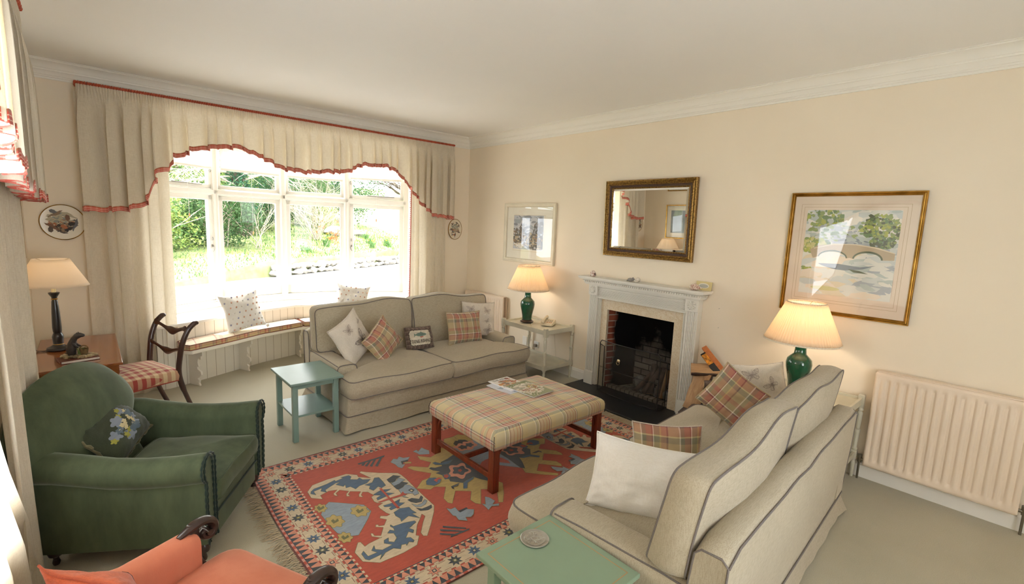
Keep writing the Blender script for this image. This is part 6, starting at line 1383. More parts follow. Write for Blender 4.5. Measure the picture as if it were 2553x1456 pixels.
body, loops = box_cushion(rpoly([(-.308, -.012), (.308, -.012), (.308, .60), (-.308, .60)], .04, 4), .105, .045, .012, T=lambda p: Vector((p[0], p[1], p[2] + .318)), amp=.012, freq=5, seed=4, crown_b=0)
c = body.build('seat_cushion', M_gv, t, smooth=70); q = MB(); [q.tube(lp, .0045, 6, closed=True) for lp in loops]; q.build('piping', M_gv, c)
# arched back
b = MB(); NR, NA = 12, 72
def wz(a):   # outline as polar around (0,.56)
    ca, sa = math.cos(a), math.sin(a)
    if sa >= 0: r = 1 / ((abs(ca) / .455) ** 2.35 + (abs(sa) / .445) ** 2.35) ** (1 / 2.35)
    else: r = min(.455 / max(1e-6, abs(ca)), .44 / max(1e-6, abs(sa))); r = min(r, .53)
    return r
for side in (-1, 1):
    def f(u, v, side=side):
        a = 2 * PI * u; r = wz(a) * v; x, z = r * math.cos(a), .56 + r * math.sin(a); x = x * (1.24 if x < 0 else .96) * (1 - .36 * (1 - smoothstep(.48, .72, z))); th = .125 * max(0, 1 - v ** 3.2) ** .5; yc = .74 + .30 * (z - .45) + (.04 if side < 0 else 0) * math.exp(-((z - .55) / .2) ** 2)
        return jitter((x, yc + side * th, z), .008, 4, 6)
    b.grid(lambda u, v: f(u, max(.001, v)), NA, NR, cu=True, flip=side > 0)
b.build('back', M_gv, t, smooth=60, weld=True)
for (x, y) in ((-.37, .05), (.37, .05), (-.33, .80), (.33, .80)):
    b = MB(); b.lathe([(0, .03), (.012, .03), (.014, .045), (.03, .055), (.036, .075), (.030, .095), (.024, .105), (.030, .125)], 20, (x, y, 0)); b.lathe([(0, 0), (.014, 0), (.018, .014), (.014, .03), (0, .031)], 14, (x, y, 0)); b.build('foot', M_darkwood, t)
# tapestry cushion on it
M_tap = fabric('dark_olive_tapestry', '#343a2c', '#3f4534', scale=500)
tm = [plain('wool_%s' % n_, c_, .95) for n_, c_ in (('grey_leaf', '#7d8490'), ('lime_leaf', '#93903f'), ('cream_petal', '#c2b48c'), ('slate_leaf', '#56646e'), ('twig', '#6a5334'))]
def leaf(cx, cz, s, an, n=5):
    pts = []
    for k in range(24): a = 2 * PI * k / 24; r = s * (.55 + .45 * abs(math.cos(a * n / 2.0))); pts.append((cx + r * math.cos(a + an) * 1.25, cz + r * math.sin(a + an)))
    return pts
P_ = []
for (x, z, s, an, mi) in ((-.10, -.01, .042, .2, 0), (-.135, -.025, .022, .5, 1), (-.055, -.005, .028, 1, 3), (-.02, .045, .045, .6, 0), (.015, .06, .022, 0, 1), (.06, .075, .035, 1.2, 0), (.045, .09, .02, .3, 1), (.10, .03, .04, .2, 3), (.115, .0, .03, 1.4, 0), (-.015, -.065, .05, .8, 0), (-.045, -.05, .025, .1, 1), (.0, -.04, .02, 1, 1), (.045, -.05, .04, .2, 3), (.075, -.035, .03, .9, 0), (.09, .055, .02, .4, 2)): P_.append((leaf(x, z, s * .86, an), mi))
for (x, z) in ((-.02, .01), (.0, .0), (.01, .02), (-.035, .0), (-.01, -.015), (.055, .01), (.07, .0), (.06, .025), (.085, .015), (.07, -.015), (.055, -.03), (-.05, -.005)): P_.append((leaf(x, z, .014, 0, 5), 2))
pillow('cushion', 'dark olive tapestry cushion with embroidered leaves on the green armchair', .46, .31, .13, M_tap, (-4.56, -2.695, .600), math.radians(58), math.radians(-34), math.radians(-12), 3, decal=[('embroidery', tm, P_)], pipe=fabric('bronze_green_ruffle', '#7d7657', '#4d4a36', scale=90), frill=.0095)

# ================================================================== coral show-wood chair (bottom left corner)
M_cv = velvet('coral_velvet', '#c4745a', '#d08468', '#ffd8c8', .7)
t = thing('armchair', 'coral velvet chair with dark scrolled wooden arms, in the bottom left corner', 'armchair', (-4.225, -4.375, 0), math.radians(114.5))
body, loops = box_cushion(rpoly([(-.30, -.15), (.30, -.15), (.28, .48), (-.28, .48)], .09, 5), .12, .055, .03, T=lambda p: Vector((p[0], p[1], p[2] + .335)), amp=.006, seed=8, crown_b=0); body.build('seat', M_cv, t, smooth=75)
b = MB(); b.prism(rpoly([(-.29, -.13), (.29, -.13), (.275, .50), (-.275, .50)], .07, 4), .27, .34); b.build('seat_rail', M_darkwood, t, bevel=.006)
for s in (-1, 1):
    secs = []
    for y in (-.005, .005, .03, .12, .25, .38, .50, .56):
        top = .600 + .10 * smoothstep(.25, .6, y); k = .9 if y < 0 else (.97 if y < .01 else 1); pts = []
        ol = rpoly([(.285, .33), (.375, .33), (.375 + .012, top), (.285 + .0, top)], [.01, .01, .042, .042], 5); c = Vector((s * .33, y, .48)); secs.append([c + (Vector((s * x, y, z)) - c) * k for x, z in ol])
    if s < 0: secs = [q[::-1] for q in secs]
    loft(secs).build('arm_panel', M_cv, t, smooth=50)
    SC = lambda p: (p[0], .03 + (p[1] - .02) * .72, .606 + (p[2] - .66) * .72)
    pts = catmull([(s * .333, .06, .652), (s * .334, .01, .668), (s * .336, -.05, .680), (s * .338, -.105, .672), (s * .340, -.142, .640), (s * .340, -.145, .600), (s * .340, -.118, .573), (s * .340, -.088, .580), (s * .340, -.078, .602), (s * .340, -.092, .618)], 6); pts = [Vector(SC(p)) for p in pts]
    b = MB(); n = len(pts); b.tube(pts, [.009 + .010 * min(1, i / 10) - (.006 * smoothstep(n * .6, n, i)) for i in range(n)], 10, flat=1.35)
    b.tube([SC((s * .34 - .032, -.104, .606)), SC((s * .34 + .032, -.104, .606))], .013, 14); b.build('scroll_arm', M_darkwood, t)
    b = MB(); b.tube(catmull([(s * .337, -.005, .628), (s * .334, -.0, .60), (s * .330, .004, .56), (s * .326, .004, .49), (s * .322, -.02, .425), (s * .318, -.07, .375), (s * .314, -.12, .345), (s * .31, -.155, .315)], 5), .017, 10, flat=1.5); b.build('front_post', M_darkwood, t)
    b = MB(); b.tube(catmull([(s * .29, -.12, .30), (s * .295, -.15, .22), (s * .29, -.12, .10), (s * .29, -.14, .0)], 5), [.028 - .0008 * i for i in range(16)], 10); b.build('leg', M_darkwood, t)
    b = MB(); b.tube(catmull([(s * .25, .48, .30), (s * .25, .54, .16), (s * .25, .62, .0)], 5), .02, 8); b.build('leg', M_darkwood, t)
    b = MB(); b.tube(catmull([(s * .345, .50, .40), (s * .36, .545, .62), (s * .375, .60, .80), (s * .38, .64, .88)], 5), .018, 10); b.build('back_post', M_darkwood, t)
b = MB()
for side in (-1, 1):
    b.grid(lambda u, v, sd=side: Vector(((2 * u - 1) * .345 * (1 - .06 * abs(2 * v - 1) ** 3), .53 + .20 * v + sd * .07 * max(0, (1 - abs(2 * u - 1) ** 3) * (1 - abs(2 * v - 1) ** 3)) ** .5, .38 + .50 * v + .04 * (1 - (2 * u - 1) ** 2) * v)), 24, 16, flip=side > 0)
b.build('back', M_cv, t, smooth=70, weld=True)
P_ = [([(-.10, .10), (-.02, .13), (.04, .10), (.10, .12), (.14, .07), (.06, .06), (.02, .03), (-.04, .06), (-.08, .04)], 0), ([(-.14, .0), (-.06, .02), (-.02, -.03), (-.10, -.05)], 0), ([(.02, -.02), (.10, .0), (.12, -.06), (.04, -.07)], 1)]
pillow('cushion', 'orange cushion with grey woven motif on the coral chair', .42, .42, .16, fabric('burnt_orange_cloth', '#c45a38', '#cc6844', scale=300), (-4.62, -4.42, .60), math.radians(118), math.radians(-24), math.radians(8), 5, decal=[('woven_motif', [plain('grey_motif', '#8d8a84', .9), plain('pale_motif', '#b9a890', .9)], P_)], pipe=fabric('orange_welt', '#b85534', scale=200))

# ================================================================== scatter cushions
M_pplaid = plaid('red_olive_cushion_plaid', (.23, .25), [(3, '#b5a281'), (.35, '#ece3d2'), (1.2, '#84826f'), (1.6, '#aa7565'), (.35, '#86404a'), (.3, '#ece3d2'), (1.6, '#8f8b72'), (.4, '#c4ab74'), (1.4, '#b38570'), (.5, '#7a4a50')],
    [(2.6, '#b8a37c'), (1.4, '#858270'), (.35, '#d8c898'), (2.0, '#b87c68'), (.4, '#86404a'), (.3, '#ebe1d0'), (1.5, '#a3936e'), (1.2, '#ae7462')], weave=220, rough=.95)
M_ruff = fabric('linen_welt', '#d8cfc4', scale=200)
def butterfly(cx, cz, s, an):
    """outline butterfly print: wings, body and antennae as fine ink patches"""
    out = []; c_, s_ = math.cos(an), math.sin(an); T = lambda p: (cx + s * (p[0] * c_ - p[1] * s_), cz + s * (p[0] * s_ + p[1] * c_))
    for m_ in (1, -1):
        fw = [(0.05, .1), (.3, .55), (.8, .85), (1.05, .8), (1.0, .45), (.85, .15), (.45, 0), (.05, 0)]; hw = [(.05, 0), (.45, -.02), (.75, -.15), (.8, -.45), (.55, -.7), (.3, -.6), (.1, -.3)]
        for wpts in (fw, hw):
            P = [T((x * m_, y)) for x, y in wpts]; n = len(P); cc = (sum(p[0] for p in P) / n, sum(p[1] for p in P) / n)
            for k in range(n):   # outline strokes
                A, B_ = P[k], P[(k + 1) % n]; ins = .86; out.append(([A, B_, (cc[0] + (B_[0] - cc[0]) * ins, cc[1] + (B_[1] - cc[1]) * ins), (cc[0] + (A[0] - cc[0]) * ins, cc[1] + (A[1] - cc[1]) * ins)], 0))
            root = T((.05 * m_, .05))
            for k in range(1, n - 1):
                A = P[k]; d = Vector((A[0] - root[0], A[1] - root[1])); nn = Vector((-d.y, d.x)).normalized() * s * .03; e = (root[0] + d.x * .9, root[1] + d.y * .9); out.append(([(root[0] + nn.x * .4, root[1] + nn.y * .4), (e[0] + nn.x, e[1] + nn.y), (e[0] - nn.x, e[1] - nn.y), (root[0] - nn.x * .4, root[1] - nn.y * .4)], 0))
                q = (root[0] + d.x * .62, root[1] + d.y * .62); r = s * .06; out.append(([(q[0] + r * math.cos(a), q[1] + r * math.sin(a)) for a in [2 * PI * j / 6 for j in range(6)]], 0))
    out.append(([T(p) for p in [(-.05, .2), (0, .3), (.05, .2), (.05, -.35), (0, -.5), (-.05, -.35)]], 0))
    for m_ in (1, -1): out.append(([T(p) for p in [(0, .28), (m_ * .25, .8), (m_ * .28, .8), (m_ * .03, .28)]], 0))
    return out
def ghost(cx, cz, s, an): return [(p, 1) for p, _ in butterfly(cx, cz, s, an)]
def caption(cx, cz, w, h): return [([(cx - w / 2, cz - h / 2), (cx + w / 2, cz - h / 2), (cx + w / 2, cz + h / 2), (cx - w / 2, cz + h / 2)], 2)] + [([(cx - w / 2 + w * k / 9 + .002, cz - h * .2), (cx - w / 2 + w * (k + .7) / 9 + .002, cz - h * .2), (cx - w / 2 + w * (k + .7) / 9 + .002, cz + h * .2), (cx - w / 2 + w * k / 9 + .002, cz + h * .2)], 0) for k in range(8)]
INK = [M_ink, M_ink2, plain('ivory_label_print', '#efe8de', .9)]
G3 = None
pillow('cushion', 'cream linen cushion printed with butterflies at the left of the far sofa', .44, .44, .15, M_cream_linen, (-2.70, -1.80, .745), math.radians(24), math.radians(-16), math.radians(-24), 1, decal=[('butterfly_print', INK, butterfly(.035, -.045, .088, .55) + ghost(-.05, .115, .055, .1) + ghost(.12, .12, .03, .8) + caption(.07, -.135, .085, .014))], pipe=M_ruff)
pillow('cushion', 'red and olive plaid cushion beside the large butterfly cushion', .39, .36, .14, M_pplaid, (-2.43, -1.92, .705), math.radians(16), math.radians(-14), math.radians(-36), 2, pipe=M_pplaid)
pillow('cushion', 'red and olive plaid cushion at the right of the far sofa', .46, .38, .15, M_pplaid, (-1.345, -1.82, .700), math.radians(-4), math.radians(-16), math.radians(2), 3, pipe=M_pplaid)
pillow('cushion', 'cream butterfly cushion half hidden behind a plaid one, far sofa', .44, .42, .14, M_cream_linen, (-1.02, -1.66, .745), math.radians(-14), math.radians(-15), math.radians(4), 4, decal=[('butterfly_print', INK, ghost(-.12, .12, .05, .2) + ghost(.10, .10, .05, -.4) + ghost(.10, -.03, .03, .5) + ghost(.12, -.14, .06, .7) + caption(.06, .05, .03, .01))], pipe=M_ruff)
# GONE FISHING tapestry cushion
M_tapb = plaid('brown_tapestry_border', (.05, .05), [(1, '#6b5a50'), (1, '#8a7668'), (.6, '#5a4c46')], [(1, '#75635a'), (.6, '#9a8676'), (1, '#5f5048')], weave=300)
tf_ = [plain('tapestry_%s' % a_, c_, .95) for a_, c_ in (('dark', '#3c332c'), ('cream', '#cfc6b4'), ('red', '#b0503c'), ('green', '#6d8278'), ('grey', '#8f9a92'))]
rag = []; 
for k in range(60): a = 2 * PI * k / 60; e = max(abs(math.cos(a)) / .125, abs(math.sin(a)) / .083); r = 1 / e; rag.append((r * math.cos(a) * (1 + .035 * math.sin(k * 2.7)), r * math.sin(a) * (1 + .05 * math.sin(k * 3.1))))
fish = [(-.075, .055), (-.055, .038), (-.03, .052), (.02, .056), (.06, .045), (.075, .030), (.055, .018), (.01, .012), (-.03, .016), (-.055, .028), (-.078, .008), (-.07, .030)]
dec = [([(x * 1.06, y * 1.07) for x, y in rag], 0), (rag, 1), (fish, 3), ([(-.045, .033), (.02, .038), (.066, .032), (.03, .027), (-.03, .027)], 2), ([(-.04, .024), (.02, .020), (.05, .022), (.01, .015), (-.025, .018)], 4), ([(-.01, .056), (.01, .066), (.022, .056)], 3), ([(.060, .038), (.064, .041), (.067, .037), (.063, .034)], 0), ([(-.01, .010), (.0, -.006), (.012, .004), (.022, -.004), (.03, .010)], 2)]
words = text_polys('GONE FISHING', .050, .68)
for i in range(len(dec) - 1, -1, -1):
    if len(dec[i][0]) == 3 and i >= 8: dec[i] = ([(x * 1.0, y - .043) for x, y in dec[i][0]], 0)
gf = pillow('cushion', 'small brown tapestry cushion reading GONE FISHING with a trout', .335, .245, .09, M_tapb, (-1.885, -1.70, .620), math.radians(-2), math.radians(-22), math.radians(1), 5, decal=[('tapestry_picture', tf_, dec)], pin=.02, pipe=M_tapb)
Fg = pillow_fn(.335, .245, .09, 5, .02); b = MB()
for tri in words:
    for rep in ((0, 1, 2), (0, 2, 1))[:1]: b.add([Fg(x / .1675, (y - .043) / .1225, -1) + Vector((0, -.0075, 0)) for x, y in tri], [rep], smooth=False)
b.build('lettering', tf_[0], gf, smooth=0)
# near sofa
M_lab = plain('woven_label_ink', '#2b2826', .8)
t = pillow('cushion', 'plain white cotton cushion with a sewn label on the nearer sofa', .52, .37, .22, M_white_cot, (-2.58, -5.06, .660), math.radians(-58), math.radians(-20), math.radians(4), 6, pipe=M_white_cot)
b = MB(); b.box(-.055, .055, 0, .002, -.009, .009); lb_ = b.build('sewn_label', plain('cream_satin_label', '#e2d9c6', .5), t); lb_.location = (.02, .045, .160); lb_.rotation_euler = (math.radians(58), 0, 0)
b = MB()
for tri in text_polys('Butterfly Collection', .0105): b.add([(-x, -.0008, -y) if False else (x, -.0008, y) for x, y in tri], [(0, 1, 2)])
o = b.build('label_lettering', M_lab, lb_, smooth=0)
pillow('cushion', 'plaid cushion tucked behind the white one on the nearer sofa', .42, .34, .14, M_pplaid, (-2.03, -4.88, .575), math.radians(-52), math.radians(-14), math.radians(-2), 7, pipe=M_ruff)
pillow('cushion', 'plaid cushion standing on its corner at the far end of the nearer sofa', .35, .35, .14, M_pplaid, (-1.22, -4.90, .760), math.radians(-68), math.radians(-8), math.radians(33), 8, pipe=M_pplaid)
pillow('cushion', 'cream printed cushion at the far arm of the nearer sofa', .36, .34, .14, M_cream_linen, (-.80, -4.93, .77), math.radians(-70), math.radians(-20), math.radians(-14), 9, decal=[('butterfly_print', INK, ghost(-.05, .08, .06, .2) + ghost(.08, .0, .05, .9))], pipe=M_ruff)
# bobble cushions on the window seat
def bobbles(t, wd, ht, th, seed, n=34):
    F = pillow_fn(wd, ht, th, seed); rr = random.Random(seed); cols = [plain('bobble_%s' % a_, c_, .9) for a_, c_ in (('peach', '#e0b49c'), ('lilac', '#a5a5c0'), ('white', '#ece8e2'), ('rust', '#cc9a80'))]
    k = 0
    for i in range(-3, 4):
        for j in range(-3, 4):
            u, v = (i + (.5 if j % 2 else 0)) / 3.5, j / 3.5
            if abs(u) > .93: continue
            p = F(u, v, -1); b = MB(); r = .0085; b.grid(lambda a, c: p + Vector((0, -.004, 0)) + Vector((math.cos(2 * PI * a) * math.sin(PI * c), math.sin(2 * PI * a) * math.sin(PI * c), math.cos(PI * c))) * r * (1 + .35 * math.sin(a * 19 + c * 9)), 9, 6, cu=True)
            b.build('bobble', cols[k % 4], t); k += 1
    for sx in (-1, 1):
        b = MB(); c = F(sx, -1, -1)
        for k in range(14): d = Vector((sx * rr.uniform(.2, 1), rr.uniform(-.7, .5), rr.uniform(-1, .1))).normalized(); b.tube([c, c + d * .02, c + d * .036 + Vector((0, 0, -.004))], [.004, .004, .002], 5)
        b.build('tassel', cols[2 if sx > 0 else 3], t)
t = pillow('cushion', 'white cushion dotted with small coloured bobbles, left on the window seat', .47, .46, .16, M_white_cot, (-3.26, .065, .760), math.radians(16), math.radians(-15), math.radians(-6), 11, pin=.10); bobbles(t, .47, .46, .16, 11)
t = pillow('cushion', 'white bobble cushion on the window seat, mostly hidden behind the far sofa', .47, .46, .16, M_white_cot, (-1.85, .20, .765), math.radians(-12), math.radians(-15), math.radians(10), 12, pin=.10); bobbles(t, .47, .46, .16, 12)

# ================================================================== magazines on the ottoman
zt = .016 + .474
def magazine(label, cx, cy, z, rz, w_, h_, th, cover, title, tsize, tpos, tmat, extra, seed):
    t = thing('magazine', label, 'magazine', (cx, cy, z), rz, group='magazines on the ottoman')
    b = MB(); b.box(-w_ / 2, w_ / 2, -h_ / 2, h_ / 2, 0, th - .0006); b.build('pages', plain('white_page_edges', '#e9eaf0', .6), t)
    b = MB(); b.box(-w_ / 2, w_ / 2, -h_ / 2, h_ / 2, th - .0006, th); mats = [plain('cover_tone_%s' % c.strip('#'), c, .35) for c in cover]; 
    dabs(b, 0, extra, seed)
    for i in range(8, len(b.v)): x, y, z_ = b.v[i]; b.v[i] = (max(-w_ / 2, min(w_ / 2, x)), max(-h_ / 2, min(h_ / 2, z_)), th + .0001 + (-y - .0006) * .6)
    for k in range(len(b.f)):
        if k > 5: b.f[k] = b.f[k][::-1]
    c = b.build('cover', mats, t, smooth=0)
    if title:
        b = MB()
        for tri in text_polys(title, tsize, .9): b.add([(x + tpos[0], y + tpos[1], th + .0016) for x, y in tri], [(0, 1, 2)], smooth=False)
        b.build('title_lettering', tmat, c, smooth=0)
    return t
Wt = plain('white_ink', '#f1efe8', .5); Dk = plain('black_ink', '#2a2a30', .5)
mr = math.radians(-86)
magazine('lowest magazine in the pile on the ottoman, only its white edge showing', -1.915, -3.25, zt, mr, .30, .215, .007, ['#c9ccd6', '#8fa0b4'], None, 0, (0, 0), Wt, [(0, 0, .14, .1, 30, .03, [0, 1], 1.5)], 2)
magazine('white magazine headed THE FIELD, under the gardening magazine', -1.845, -3.20, zt + .0075, math.radians(2), .235, .31, .006, ['#e6e3df', '#a8533c', '#c58a4a', '#7a6a5a', '#b9b09a'], 'THE FIELD', .044, (-.0, .118), Dk, [(.0, -.01, .10, .10, 120, .014, [1, 2, 3, 4], 1.6), (.07, .11, .02, .02, 20, .012, [1], 1)], 3)
magazine('top magazine with garden photograph, headed GARDENS', -1.800, -3.415, zt + .014, math.radians(3), .26, .345, .006, ['#8a9070', '#6f7f4a', '#d8d2c6', '#b8a58a', '#9a5a44', '#c9b24a', '#5f6f4a', '#a9a79a'], 'GARDENS', .056, (-.01, .105), Wt, [(0, .13, .12, .03, 70, .012, [1, 6, 0], 2), (0, 0, .13, .12, 240, .014, [2, 3, 7, 2, 0], 1.8), (-.02, -.05, .09, .06, 60, .009, [2, 4], 1), (.06, .03, .05, .05, 60, .010, [5, 1, 4], 1), (-.04, -.11, .06, .03, 60, .012, [1, 6, 2], 1.2)], 4)

# ================================================================== telephone
M_phone = plain('cream_phone_plastic', '#d9cdb2', .35)
t = thing('telephone', 'cream corded push-button telephone on the small lamp table', 'telephone', (-.20, -2.08, .6555), math.radians(-62))
b = MB(); b.add([(-.075, -.10, 0), (.075, -.10, 0), (.075, .10, 0), (-.075, .10, 0), (-.072, -.097, .022), (.072, -.097, .022), (.072, .095, .060), (-.072, .095, .060)], [(3, 2, 1, 0), (4, 5, 6, 7), (0, 1, 5, 4), (1, 2, 6, 5), (2, 3, 7, 6), (3, 0, 4, 7)], smooth=False); b.build('phone_base', M_phone, t, bevel=.006)
for r in range(4):
    for c in range(3): b = MB(); x, y = -.005 + c * .024, .045 - r * .026; z = .022 + (y + .097) / .192 * .038; b.box(x - .007, x + .007, y - .006, y + .006, z, z + .005); b.build('key', plain('grey_key', '#a8a294', .5) if r < 3 else plain('orange_key', '#c27850', .5), t, bevel=.001)
b = MB(); b.tube([(-.052, -.11, .040), (-.052, -.085, .058), (-.052, -.03, .066), (-.052, .05, .082), (-.052, .10, .082), (-.052, .115, .066)], [.018, .024, .015, .015, .024, .018], 12); b.build('handset', M_phone, t)
b = MB(); pts = []
for k in range(180): u = k / 179; x = -.052 - .10 * u - .05 * math.sin(u * 3); y = -.115 - .10 * math.sin(u * 2.2); z = .03 - .0 * u + (.0 if u < .6 else -.55 * (u - .6)); a = k * 1.05; pts.append((x + .006 * math.cos(a), y, z + .006 * math.sin(a) + .0))
b.tube(pts, .0022, 5); b.build('coiled_cord', M_phone, t)

# ================================================================== mantelpiece and sill things
def shell(label, c, r, seed, rz=0, sq=.8):
    m = plain('red_flecked_shell', '#d9c8bc', .4); 
    if 'shell_pattern' not in MATS:
        q = NT('shell_pattern'); q.bsdf('#e0d2c6', .35, 0, .5); vo = q.n('TexVoronoi'); vo.inputs['Scale'].default_value = 75; q.l(q.coord('Object'), vo.inputs['Vector']); q.color(q.ramp(vo.outputs['Distance'], [(.25, '#8f5648'), (.42, '#c9a596'), (.6, '#e6dbd0')])); MATS['shell_pattern'] = q.mat
    b = MB(); 
    def f(u, v):
        a = u * 2 * PI; th = v * PI; k = 1 - .75 * v ** 1.5; rr = r * (.25 + math.sin(th) * .85) * k * (1 + .12 * math.cos(a * 3 + v * 6)); return Vector((-r * 1.1 + 2.3 * r * v, rr * math.cos(a), max(-r * sq * .75, rr * math.sin(a) * sq)))
    b.grid(f, 22, 16, cu=True); o = b.build('seashell', MATS['shell_pattern'], None, loc=(c[0], c[1], c[2] + r * sq * .74)); o.rotation_euler = (0, 0, rz); return tag(o, label, 'shell')
shell('red flecked seashell at the left end of the mantelpiece', (-.12, -2.69, 1.348), .045, 1, 1.2, .95)
shell('red flecked seashell at the right end of the mantelpiece', (-.13, -3.99, 1.348), .052, 2, -1.4, .75)
t = thing('mouse_figurine', 'small pottery mouse curled with a white ball, centre of the mantelpiece', 'figurine', (-.11, -3.24, 1.3485), -1.4)
b = MB(); b.grid(lambda u, v: Vector((-.02 + .036 * math.cos(2 * PI * u) * math.sin(PI * v), .018 * math.sin(2 * PI * u) * math.sin(PI * v), .018 + .020 * math.cos(PI * v))), 18, 12, cu=True); b.tube([(.0, 0, .024), (.018, 0, .026), (.032, 0, .016)], [.014, .012, .003], 10); b.tube([(.006, -.010, .036), (.004, -.012, .046)], [.006, .004], 8); b.tube([(.006, .010, .036), (.004, .012, .046)], [.006, .004], 8); b.tube(catmull([(-.052, 0, .01), (-.07, .01, .004), (-.06, .03, .003), (-.03, .035, .003)], 5), .003, 6); b.build('mouse_body', plain('grey_mottled_glaze', '#8f8a86', .3, nscale=60, namt=.2), t)
b = MB(); b.grid(lambda u, v: Vector((.062 + .026 * math.cos(2 * PI * u) * math.sin(PI * v), .006 + .026 * math.sin(2 * PI * u) * math.sin(PI * v), .025 + .026 * math.cos(PI * v))), 18, 12, cu=True); b.tube([(.03, -.01, .012), (.05, -.022, .010), (.075, -.02, .010)], [.010, .011, .006], 8); b.build('ball', plain('ivory_glaze', '#dcd4c8', .3, nscale=50, namt=.05), t)
t = thing('card', 'yellow card with a pale oval standing behind the right seashell', 'card', (-.06, -4.035, 1.349)); t.rotation_euler = (Matrix.Rotation(-PI / 2, 4, 'Z') @ Matrix.Rotation(math.radians(-8), 4, 'X')).to_euler()
b = MB(); b.box(-.082, .082, 0, .006, 0, .088); b.build('card_board', plain('yellow_card', '#d2c088', .6), t, bevel=.002)
b = MB(); b.add([(.055 * math.cos(a), -.0006, .046 + .026 * math.sin(a)) for a in [2 * PI * k / 28 for k in range(28)]], [tuple(range(28))], 0); b.add([(.046 * math.cos(a), -.0012, .044 + .019 * math.sin(a)) for a in [2 * PI * k / 28 for k in range(28)]], [tuple(range(28))], 1); b.build('oval_print', [plain('pale_oval', '#e6e0d0', .6), plain('grey_oval', '#b5b3a8', .6)], t, smooth=0)
t = thing('blind_hook_pole', 'thin metal hook rod lying on the deep window sill', 'rod', (-1.20, .55, .709), math.radians(-62))
b = MB(); b.tube(catmull([(-.16, 0, .03), (-.12, 0, .008), (0, 0, .006), (.16, 0, .006)], 6), .0035, 6); b.tube([(.16, 0, .006), (.24, 0, .006)], .006, 8); b.build('rod', M_metal, t)
for k, (y, z) in enumerate(((-4.19, 1.185), (-4.20, .995))):
    b = MB(); b.tube([(-.001, y, z), (-.02, y - .004, z + .001)], .0025, 6); o = b.build('nail', M_metal); tag(o, ['upper small nail in the wall right of the mantelpiece', 'lower small nail in the wall right of the mantelpiece'][k], 'nail')
t = thing('lamp_flex', 'pale cable hanging down the wall behind the small lamp table', 'cable'); b = MB(); b.tube(catmull([(-.012, -2.02, .64), (-.012, -2.03, .45), (-.012, -2.06, .25), (-.012, -2.08, .13)], 6), .0028, 6); b.build('cable', M_phone, t)
# ================================================================== garden beyond the bay
def gmat(n, c, c2=None, rough=.9, trans=0, ns=3):
    m = NT(n); m.bsdf(c, rough, 0, .15)
    if c2: m.color(m.ramp(m.noise(m.coord('Object'), ns, 4, .6), [(.35, c), (.65, c2)]))
    if trans:
        t_ = m.n('BsdfTranslucent'); t_.inputs[0].default_value = lin(c2 or c); ms_ = m.n('MixShader'); ms_.inputs[0].default_value = trans; m.l(m.b.outputs[0], ms_.inputs[1]); m.l(t_.outputs[0], ms_.inputs[2]); m.l(ms_.outputs[0], m.out.inputs[0])
    return m.mat
G_grass = gmat('bank_grass', '#606b42', '#868c60', ns=1.6); G_drive = gmat('pale_gravel_drive', '#8f8c86', '#a5a19a', ns=8); G_stone = gmat('weathered_stone', '#6f6c66', '#98948a', ns=6)
G_leafd = gmat('dark_leaf', '#2c4228', '#46603a', trans=.25); G_leafm = gmat('mid_leaf', '#3f5e36', '#66834e', trans=.3); G_leafl = gmat('light_leaf', '#6f8844', '#9aa85e', trans=.3); G_ivy = gmat('ivy_leaf', '#2a4834', '#426a4e', trans=.2)
G_bark = gmat('garden_bark', '#3f382f', '#5a5145', ns=12); G_twig = gmat('pale_twig', '#8a7f70', '#a89d8c', ns=20); G_copper = gmat('copper_leaf', '#7a4424', '#a8683c', trans=.3); G_daff = gmat('daffodil_yellow', '#b8a030'); G_blade = gmat('daffodil_leaf', '#3c5c34', '#5c7c48', trans=.3); G_hill = gmat('far_field', '#5a6a3a', '#707a48', ns=.4)
def bank_z(x, y):
    # distance behind the wall line
    d = (-(x + 1.5) * 3.0 + (y - 9.9) * 5.5) / 6.26; s = ((x + 1.5) * 5.5 + (y - 9.9) * 3.0) / 6.26
    base = -.12 + .47 * smoothstep(-2.5, 2.2, s) + .10 * smoothstep(1, 6, s); return -.10 if d < 0 else base + d * (.10 + .07 * smoothstep(-2, 8, s)) + .10 * mnoise.noise(Vector((x * .5, y * .5, 0)))
b = MB(); b.grid(lambda u, v: (-34 + 76 * u, .9 + 15 * v, -.12), 2, 2); o = struct(b, 'ground', G_drive)
b = MB(); D_ = Vector((5.5, 3.0)).normalized(); Nn = Vector((-3.0, 5.5)).normalized()
def bp(s, d): p = Vector((-1.5, 9.9)) + D_ * s + Nn * d; return p.x, p.y
def bs(u, v): x, y = bp(-9 + 34 * u, .12 + 26 * v ** 1.4); return (x, y, bank_z(x, y) if v > .001 else -.3)
s_ok = lambda u: True
b.grid(bs, 110, 60); o = b.build('grass_bank', G_grass, smooth=80); tag(o, 'sunny grass bank rising behind the dry stone wall outside', 'bank', kind='stuff')
b = MB(); b.grid(lambda u, v: (-60 + 150 * u, 36 + 60 * v, 2.0 + 9 * v + 2.5 * math.sin(u * 7)), 20, 6); o = b.build('garden_hillside', G_hill, smooth=80); tag(o, 'pale green hillside far beyond the garden trees', 'hill', kind='stuff')
# near lawn strip left of the drive
b = MB()
def ns_(u, v): x = -14 + 11 * u; y = 4.5 + 9 * v; return (x, y, -.115 + .30 * math.sin(PI * min(1, v * 1.2)) * (1 - u * .8))
b.grid(ns_, 20, 20); o = b.build('lawn', G_grass, smooth=80); tag(o, 'bright rough lawn seen through the left window pane', 'lawn', kind='stuff')
